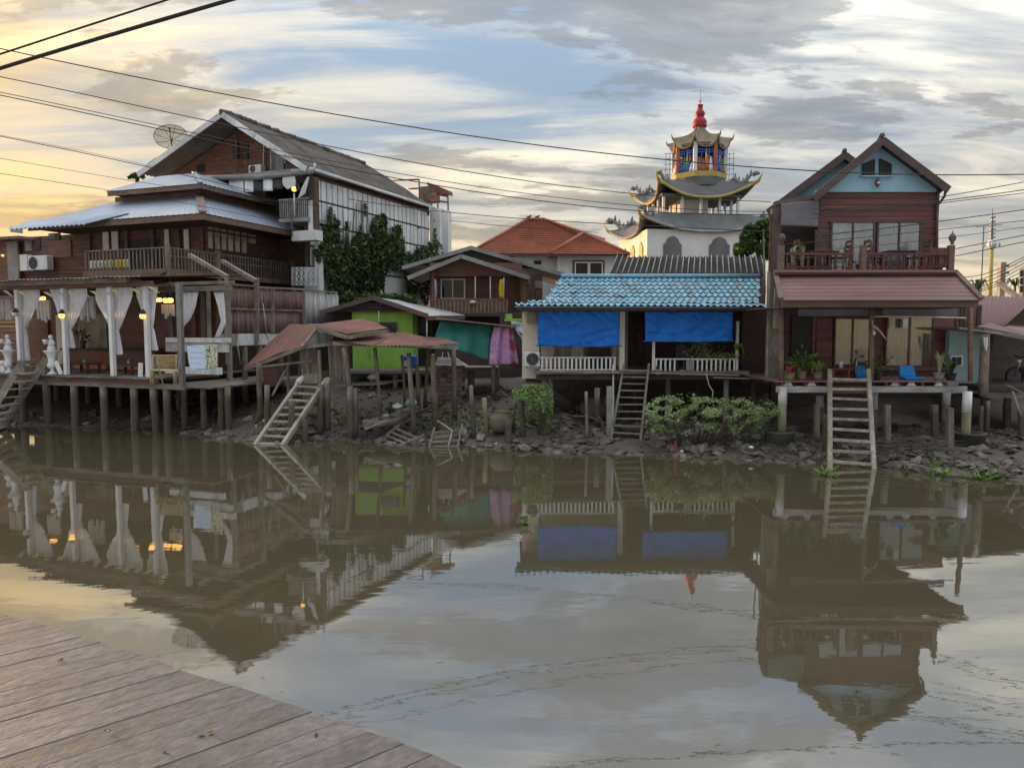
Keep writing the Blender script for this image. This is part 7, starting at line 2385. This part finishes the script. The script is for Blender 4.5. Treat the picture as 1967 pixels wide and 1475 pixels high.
palm(1845, 556, 90, 'far palm crown, left one behind the maroon roof', 1)
palm(1880, 553, 80, 'far palm crown, middle one with tall upright leaves', 2)
palm(1860, 558, 110, 'smaller far palm crown between the two others', 3)
palm(1950, 548, 95, 'far palm crown at the right picture edge', 4)

# ------------------------------------------------------------------ masts, poles, wires
tw = thing('radio_tower', 'far tapering radio tower with round antenna rings at the right', 'tower', W(1904, 560, 150))
b0, b1 = W(1902, 562, 150), W(1906, 410, 150)
b0.z = 1.4
def tpt(y):
    p = W(1904 + (560 - y) * .015, y, 150); return p
tubeo('mast_lower', [b0, tpt(474)], [.5, .36], MT['gold'], tw)
tubeo('mast_upper', [tpt(474), tpt(415), tpt(400)], [.2, .14, .05], MT['steel'], tw)
MB().lathe(tpt(470), [(.5, -.8), (.9, -.2), (.9, .4), (.6, .9), (.3, 1.0)], 12).build('dish_ring', MT['panel'], tw, True)
for y in (456, 449, 441, 433, 426, 418):
    MB().lathe(tpt(y), [(.25, -.15), (.62, -.1), (.62, .1), (.25, .15)], 10).build('collar', MT['steel'], tw)
for k in range(6):
    e = Vector((math.cos(k * 1.047), math.sin(k * 1.047), 0)) * 1.5
    tubeo('side_antenna', [tpt(474) + e, tpt(464) + e], .16, MT['panel'], tw, 5)
up_ = thing('power_pole', 'grey concrete power pole with side brackets near the right edge', 'pole', W(1922, 590, 60))
p = W(1920, 590, 60); q = W(1925, 504, 60)
beamo('shaft', Vector((p.x, 60, 1.3)), q, .42, .42, MT['concrete'], up_)
for y in (513, 526):
    beamo('bracket', W(1926, y, 60), W(1937, y - 1, 60), .08, .1, MT['steel'], up_)
    beamo('insulator', W(1936, y, 60), W(1936, y - 5, 60), .16, .16, MT['concrete'], up_)
up2 = thing('power_pole', 'power pole with hanging insulators cut by the right picture edge', 'pole', W(1966, 600, 55))
p = W(1966, 560, 55)
beamo('shaft', Vector((p.x, 55, 1.3)), W(1967, 516, 55), .35, .35, MT['concrete'], up2)
for y in (525, 540, 555):
    MB().lathe(W(1962, y, 54.8), [(.08, -.25), (.14, -.1), (.08, 0), (.14, .12), (.05, .25)], 8).build('insulator', MT['black'], up2)
at = thing('tv_mast', 'thin television mast with a flat aerial left of the radio tower', 'antenna', W(1887, 560, 70))
tubeo('mast', [Vector((W(1885, 560, 70).x, 70, 1.4)), W(1890, 435, 70)], .05, MT['rustpipe'], at, 5)
tubeo('boom', [W(1874, 436, 70), W(1924, 432, 70)], .04, MT['steel'], at, 5)
beamo('leaning_beam', W(1918, 543, 40), W(1960, 575, 38), .3, .15, MT['wood_grey'], at)
# overhead wires
def wire(pts, D0, D1, r_, label, sag=True):
    P = []
    n = len(pts)
    # smooth through pixel points with depth interpolated along x
    xs_ = np.array([p[0] for p in pts], float); ys_ = np.array([p[1] for p in pts], float)
    order = np.argsort(xs_)
    xs_, ys_ = xs_[order], ys_[order]
    deg = min(3, n - 1)
    co = np.polyfit(xs_ / 1000, ys_, deg)
    X = np.linspace(xs_[0], xs_[-1], 40)
    for x in X:
        f = (x - xs_[0]) / (xs_[-1] - xs_[0])
        P.append(W(x, float(np.polyval(co, x / 1000)), D0 + (D1 - D0) * f))
    o_ = MB().tube(P, r_, 5).build('overhead_wire', MT['cable'], None, True)
    tag(o_, label, 'wire', 'overhead wires')
wire([(-300, 230), (0, 131), (220, 66), (440, 0), (640, -58)], 8.0, 7.0, .020, 'thickest overhead cable crossing the top left corner')
wire([(-300, 205), (0, 104), (160, 53), (320, 0), (500, -58)], 8.6, 7.6, .011, 'thin cable just above the thickest one in the top left corner')
wire([(-300, 28), (0, 94), (400, 176), (800, 243), (1200, 301), (1600, 333), (1967, 331), (2300, 318)], 17, 17, .013, 'topmost long wire spanning the whole picture')
wire([(-300, 92), (0, 149), (330, 216), (600, 275), (900, 332), (1250, 374), (1480, 388)], 17.5, 22.3, .012, 'second long wire, passing just under the big gable peak')
wire([(-300, 122), (0, 177), (300, 238), (600, 306), (900, 356), (1215, 392), (1480, 408)], 18, 22.4, .010, 'third long wire, upper of a close pair over the big roof')
wire([(-300, 130), (0, 183), (300, 243), (620, 320), (900, 370), (1215, 397), (1480, 415)], 18.3, 22.5, .013, 'fourth long wire, lower of a close pair over the big roof')
wire([(-300, 208), (0, 262), (280, 320), (480, 366)], 19, 25.5, .012, 'wire descending from the left edge to the striped awning')
wire([(-300, 203), (0, 260), (170, 293), (300, 322)], 19.5, 25.5, .006, 'hair-thin wire just above the wire to the striped awning')
wire([(-300, 256), (0, 305), (240, 344), (480, 382), (620, 396)], 19, 25, .007, 'thin wire crossing the upper metal roof')
wire([(-300, 285), (0, 333), (205, 366), (400, 398), (560, 432)], 19, 25, .008, 'thin wire crossing the lower metal roof')
wire([(610, 372), (700, 388), (865, 408), (1060, 424), (1220, 433), (1480, 446)], 36, 24, .016, 'thin wire over the red tiled roof')
wire([(865, 424), (1000, 437), (1150, 447)], 40, 40, .014, 'faint wire just above the red tiled ridge')
for pts, lb, r_ in (([(1560, 411), (1810, 386), (1967, 365), (2200, 330)], 'upper wire leaving the timber house gable to the right', .011),
                    ([(1560, 402), (1810, 378), (1967, 350), (2200, 312)], 'top wire right of the timber house gable', .010),
                    ([(1560, 420), (1810, 390), (1967, 371), (2200, 340)], 'third wire right of the timber house gable', .009),
                    ([(1580, 452), (1800, 426), (1967, 403), (2200, 368)], 'wire crossing the upper windows of the timber house', .011),
                    ([(1500, 470), (1800, 442), (1967, 424), (2200, 398)], 'wire below it across the upper windows', .008),
                    ([(1500, 486), (1800, 459), (1967, 437), (2200, 405)], 'fine wire at the level of the balcony finial', .007),
                    ([(1836, 478), (1967, 452), (2200, 405)], 'wire passing just below the balcony finial', .011),
                    ([(1836, 492), (1967, 465), (2200, 418)], 'wire second below the balcony finial', .011)):
    wire(pts, 18.2, 16.5, r_, lb)
for i, (y0, y1) in enumerate(((524, 506), (531, 511), (538, 518), (545, 524), (551, 532), (556, 540))):
    wire([(1832, y0 + 6), (1925, y0 - 10), (1967, y1 - 12), (2100, y1 - 38)], 58, 58, .03, ['highest', 'second', 'third', 'fourth', 'fifth', 'lowest'][i] + ' of the far wires at the power pole')

# ------------------------------------------------------------------ on the bank: jars, posts, shrub, water plants
def jar(px, py, D, s_, label, tilt=0.0):
    c = W(px, py, D)
    c.z = gz(c.x, c.y) + .02
    r = thing('water_jar', label, 'jar', c, 'old round water jars')
    o_ = MB().lathe((0, 0, 0), [(.2 * s_, 0), (.34 * s_, .1 * s_), (.42 * s_, .3 * s_), (.38 * s_, .5 * s_), (.26 * s_, .62 * s_), (.25 * s_, .66 * s_), (.27 * s_, .68 * s_), (.24 * s_, .68 * s_), (.22 * s_, .6 * s_)], 22)
    for v_ in o_.v:
        x, z = v_.x, v_.z
        v_.x, v_.z = x * math.cos(tilt) + z * math.sin(tilt), -x * math.sin(tilt) + z * math.cos(tilt)
        v_ += c
    o_.build('body', MT['jar'], r, True)
jar(963, 816, 21.2, .92, 'round brown water jar behind the short concrete posts', .05)
jar(1022, 806, 21.6, .85, 'half-hidden jar behind the mossy pot under the creeper')
jar(1140, 808, 23.2, 1.1, 'dim large jar in the dark under the blue-roofed house')
jar(1168, 815, 23.4, 1.1, 'second dim jar beside the large one under the blue-roofed house')
def bank_post(xt, yt, xb, yb, D, r_, label, mat='pile', square=False):
    p, q = W(xb, yb, D), W(xt, yt, D)
    p.z = min(p.z, gz(p.x, p.y) - .15)
    if square:
        o_ = beamo('mooring_post', p, q, r_ * 2, r_ * 2, MT[mat])
    else:
        o_ = rough_post('mooring_post', p, q, r_, MT[mat], None, 10)
    tag(o_, label, 'post', 'posts standing on the bank')
bank_post(904, 741, 912, 838, 20.9, .065, 'leaning post with a white scrap on its head, right of the broken ladders')
bank_post(930, 764, 936, 830, 21.3, .075, 'stout mossy post left of the brown jar', 'moss')
bank_post(977, 806, 978, 853, 20.4, .105, 'short thick concrete post in front of the brown jar', 'concrete_wet')
bank_post(1000, 768, 1003, 836, 20.7, .10, 'thick concrete post right of the brown jar', 'concrete_wet')
bank_post(989, 760, 987, 795, 21.2, .04, 'thin dark stake behind the thick concrete post')
bank_post(1046, 790, 1046, 836, 20.9, .2, 'stub of a wide concrete column under the green creeper', 'concrete_wet')
bank_post(1126, 752, 1128, 826, 20.6, .045, 'dead stick with ivy leaves under the blue-roofed house', 'wood_grey')
bank_post(1171, 742, 1170, 850, 20.6, .08, 'square concrete post left of the grey ladder', 'concrete', True)
bank_post(1568, 775, 1569, 842, 20.0, .065, 'square wooden post with a broken head, left of the pale ladder', 'wood_grey', True)
bank_post(1587, 796, 1588, 893, 18.6, .07, 'flat plank post touching the left rail of the pale ladder', 'pile', True)
bank_post(1679, 796, 1678, 870, 19.0, .06, 'flat plank post behind the right rail of the pale ladder', 'pile', True)
bank_post(1704, 778, 1705, 868, 18.9, .065, 'square post right of the pale ladder', 'wood_grey', True)
bank_post(1794, 778, 1796, 868, 19.2, .075, 'dark plank post under the middle of the right porch', 'pile', True)
bank_post(1824, 783, 1825, 885, 18.3, .07, 'square post left of the right well ring', 'wood_grey', True)
bank_post(1885, 780, 1884, 834, 20.0, .06, 'left one of two stakes under the dark shed', 'pile')
bank_post(1897, 770, 1897, 832, 20.1, .06, 'right one of two stakes under the dark shed', 'pile')
bank_post(1960, 782, 1962, 845, 19.5, .07, 'stake under the dark shed at the right picture edge', 'pile')
bank_post(1297, 846, 1297, 866, 18.7, .02, 'thin red plastic stick at the waterline below the shrub', 'red')
lump(1443, 859, 18.4, .06, MT['panel'], 'pale blue ball on a stake in the stones right of the shrub', 'ball', 'ball', 1)
lump(1310, 867, 18.7, .045, MT['white'], 'small white scrap on the stones below the shrub', 'litter', 'scrap')
lump(1702, 910, 16.6, .05, MT['white'], 'white foam ball floating right of the pale ladder', 'litter', 'foam_ball', 1)
lump(1060, 884, 18.9, .035, MT['white'], 'tiny white scrap floating below the stones', 'litter', 'floating_scrap')
# big shrub
sb_ = thing('shrub', 'wide pale green shrub on the bank between the two houses', 'shrub', W(1370, 840, 19.6))
rg = np.random.default_rng(77)
pts = []
stop = [(1242, 778), (1260, 765), (1300, 762), (1330, 758), (1350, 764), (1375, 767), (1400, 768), (1430, 768), (1450, 774), (1475, 774), (1494, 780)]
sbot = [(1242, 828), (1275, 840), (1310, 834), (1340, 826), (1380, 826), (1420, 834), (1445, 830), (1470, 812), (1494, 792)]
sx_, sy_ = np.array([p[0] for p in stop]), np.array([p[1] for p in stop])
qx_, qy_ = np.array([p[0] for p in sbot]), np.array([p[1] for p in sbot])
while len(pts) < 7600:
    px = rg.uniform(1240, 1495)
    y0, y1 = np.interp(px, sx_, sy_), np.interp(px, qx_, qy_)
    f = rg.random()
    y = y0 + (y1 - y0) * f + rg.normal() * 3
    n_ = mnoise.noise(Vector((px * .045, y * .07, 2.0)))
    if n_ < -.08 and rg.random() < .9: continue
    if f > .55 and n_ < .12 and rg.random() < .7: continue
    D = 20.0 - .9 * math.sin(min(1, f * 1.3) * 2.2) + rg.normal() * .16 + .5 * n_ * -1
    q = W(px, y, D)
    pts.append((q.x, q.y, q.z))
leaf_obj('foliage', pts, .046, MT['leaf_shrub'], sb_, 9, .6)
for i in range(22):
    px = 1255 + i * 10.5
    p0 = W(1330 + (px - 1330) * .45, 842, 19.5)
    p0.z = gz(p0.x, p0.y)
    y = np.interp(px, sx_, sy_) + R_.uniform(6, 40)
    q = W(px, y, 19.6)
    tubeo('branch', [p0, (p0 + q) / 2 + Vector((R_.uniform(-.1, .1), 0, R_.uniform(0, .15))), q], [.025, .016, .006], MT['twig'], sb_, 5)
tag(tubeo('dead_vine', [W(1356, 717, 20.0), W(1362, 740, 20.0), W(1370, 752, 19.9), W(1368, 764, 19.8)], .014, MT['wood_pale'], None, 5), 'pale dry vine stem hanging from the veranda edge into the shrub', 'vine')
# creeper on the concrete stub
cr = thing('pot_creeper', 'bright green creeper tumbling over the concrete stub left of the blue-roofed house', 'plant', W(1030, 800, 20.6))
pts = []
while len(pts) < 2200:
    px, y = rg.uniform(985, 1062), rg.uniform(738, 798)
    lim = 768 if px < 1012 else 792
    if y > lim + 6 * mnoise.noise(Vector((px * .1, 0, 0))): continue
    if y < 748 and abs(px - 1028) > 26: continue
    q = W(px, y, 20.7 - .4 * math.sin((y - 738) / 60 * 2) + rg.normal() * .1)
    pts.append((q.x, q.y, q.z))
for k in range(9):
    x0_ = rg.uniform(990, 1058); y0_ = rg.uniform(765, 785)
    for j in range(60):
        q = W(x0_ + rg.normal() * 2.5, y0_ + rg.uniform(0, 34), 20.45 + rg.normal() * .05)
        pts.append((q.x, q.y, q.z))
leaf_obj('foliage', pts, .045, MT['leaf_mid'], cr, 10, .4)
tubeo('stem', [W(1040, 800, 20.8), W(1035, 765, 20.7), W(1025, 750, 20.7)], .02, MT['twig'], cr, 5)
# weeds on the mud
for i, (px, py, D, n, sz, lb) in enumerate(((690, 765, 23.0, 500, .045, 'low weeds on the mud left of the boat'), (850, 775, 22.6, 420, .05, 'yellowish weeds on the bank behind the leaning post'), (545, 775, 22.6, 260, .05, 'weeds behind the shelter ladder'), (880, 770, 22.3, 300, .05, 'weeds right of the shelter posts'))):
    c = W(px, py, D)
    pts = []
    for k in range(n):
        x, y = c.x + rg.normal() * .7, c.y + rg.normal() * .5
        pts.append((x, y, gz(x, y) + abs(rg.normal()) * .1))
    tag(leaf_obj('weeds', pts, sz, MT['leaf_pale' if i % 2 else 'leaf'], None, 20 + i), lb, 'weeds', 'weeds on the bank')
# brushwood heap right of the pale ladder
bw = thing('brushwood_heap', 'heap of dead brushwood at the waterline right of the pale ladder', 'brushwood', W(1745, 890, 17.9))
for i in range(46):
    a_ = W(R_.uniform(1695, 1800), R_.uniform(862, 902), R_.uniform(17.2, 18.2))
    a_.z = gz(a_.x, a_.y) + R_.uniform(.02, .3)
    an_ = R_.uniform(-.5, .5)
    L_ = R_.uniform(.5, 1.1)
    b_ = a_ + Vector((math.cos(an_) * L_ * R_.choice((-1, 1)), math.sin(an_) * L_, R_.uniform(-.12, .2)))
    m_ = (a_ + b_) / 2 + Vector((R_.uniform(-.06, .06), R_.uniform(-.06, .06), R_.uniform(-.05, .08)))
    tubeo('stick', [a_, m_, b_], [.014, .011, .005], MT['twig'], bw, 5)
for xa, ya, xb, yb, D, lb in ((1765, 858, 1784, 902, 17.4, 'bent dead branch standing in front of the brushwood heap'), (1100, 800, 1170, 812, 20.6, 'dry bare branch in the dark under the blue-roofed house'), (1060, 803, 1112, 795, 20.5, 'thin dry twig left under the blue-roofed house'), (1148, 800, 1160, 828, 20.3, 'arched dry twig left of the grey ladder')):
    a_, b_ = W(xa, ya, D), W(xb, yb, D)
    tag(tubeo('dead_branch', [a_, a_.lerp(b_, .4) + Vector((.03, 0, .08)), a_.lerp(b_, .7) + Vector((.05, 0, -.02)), b_], [.025, .02, .015, .008], MT['twig'], None, 6), lb, 'branch')
# water hyacinths
def hyacinth(px, py, n, s_, label, seed, blades=False):
    c = onz(px, py, 0.0)
    rr = random.Random(seed)
    r = thing('water_hyacinth', label, 'water plant', c, 'floating water plants')
    for k in range(n):
        a_ = rr.uniform(0, 6.28)
        o_ = Vector((math.cos(a_), math.sin(a_) * .7, 0)) * (s_ * rr.uniform(.15, 1))
        h = rr.uniform(.02, .16)
        tip = c + o_ + Vector((0, 0, h))
        d_ = Vector((math.cos(a_), math.sin(a_), .5)).normalized()
        sd_ = Vector((-d_.y, d_.x, 0)).normalized()
        L_, w_ = (.13, .012) if blades else (.07, .05)
        L_ *= rr.uniform(.7, 1.2)
        b_ = MB()
        m = 8
        vv = [tip + d_ * (L_ * math.cos(6.2832 * j / m)) + sd_ * (w_ * math.sin(6.2832 * j / m)) + Vector((0, 0, .012 * math.cos(12.57 * j / m))) for j in range(m)]
        b_.add(vv, [tuple(range(m))])
        b_.build('leaf', MT['leaf_bright'], r, solid=.004)
        tubeo('stalk', [c + Vector((o_.x * .15, o_.y * .15, -.01)), c + o_ * .6 + Vector((0, 0, h * .4)), tip - d_ * L_ * .8], .008, MT['stem'], r, 5)
hyacinth(1584, 914, 22, .34, 'clump of bladed water plants floating at the pale ladder foot', 1, True)
hyacinth(1885, 921, 26, .42, 'wide clump of water plants at the right waterline', 2, True)
hyacinth(1915, 919, 9, .22, 'round-leaved water plants right of the wide clump', 3)
hyacinth(1812, 916, 8, .16, 'small sprig of water plants left of the wide clump', 4)
hyacinth(1010, 1006, 7, .09, 'tiny yellowish plant drifting alone in mid water', 5)
hy = thing('water_hyacinth', 'tall water hyacinth with three round bright leaves at the right bank', 'water plant', onz(1795, 914, 0), 'floating water plants')
for px, py, r_ in ((1799, 892, .095), (1790, 908, .10), (1741, 909, .07)):
    c = W(px, py, 16.2)
    m = 12
    vv = [c + Vector((r_ * math.cos(6.2832 * j / m), -.05 * math.sin(6.2832 * j / m), r_ * .9 * math.sin(6.2832 * j / m))) for j in range(m)]
    MB().add(vv, [tuple(range(m))]).build('leaf', MT['leaf_bright'], hy, solid=.006)
    tubeo('stalk', [onz(1793 if px > 1760 else 1780, 918, 0), (c + onz(1790, 918, 0)) / 2 + Vector((0, 0, .02)), c], .009, MT['stem'], hy, 5)
# drifting twigs on the water
rr = random.Random(4)
for i, (px, py) in enumerate(((505, 1302), (1930, 1320), (1720, 1448), (845, 1272), (1380, 1430), (1880, 1262), (1600, 1445), (1140, 1150))):
    c = onz(px, py, .004)
    a_ = rr.uniform(-.3, .3)
    L_ = rr.uniform(.02, .05)
    d_ = Vector((math.cos(a_), math.sin(a_), 0)) * L_
    tag(tubeo('floating_twig', [c - d_, c + Vector((0, .01, .003)), c + d_], [.0012, .002, .0008], MT['twig'], None, 5),
        ['floating twig near the reflected gable peak of the left', 'floating twig near the right edge of the water', 'floating twig at the bottom right of the water', 'speck of twig in the middle of the reflected sky', 'floating twig at the bottom middle right', 'floating twig right of the reflected timber house', 'floating twig below the reflected timber house peak', 'floating twig left of the reflected blue roof'][i], 'twig', 'twigs drifting on the water')
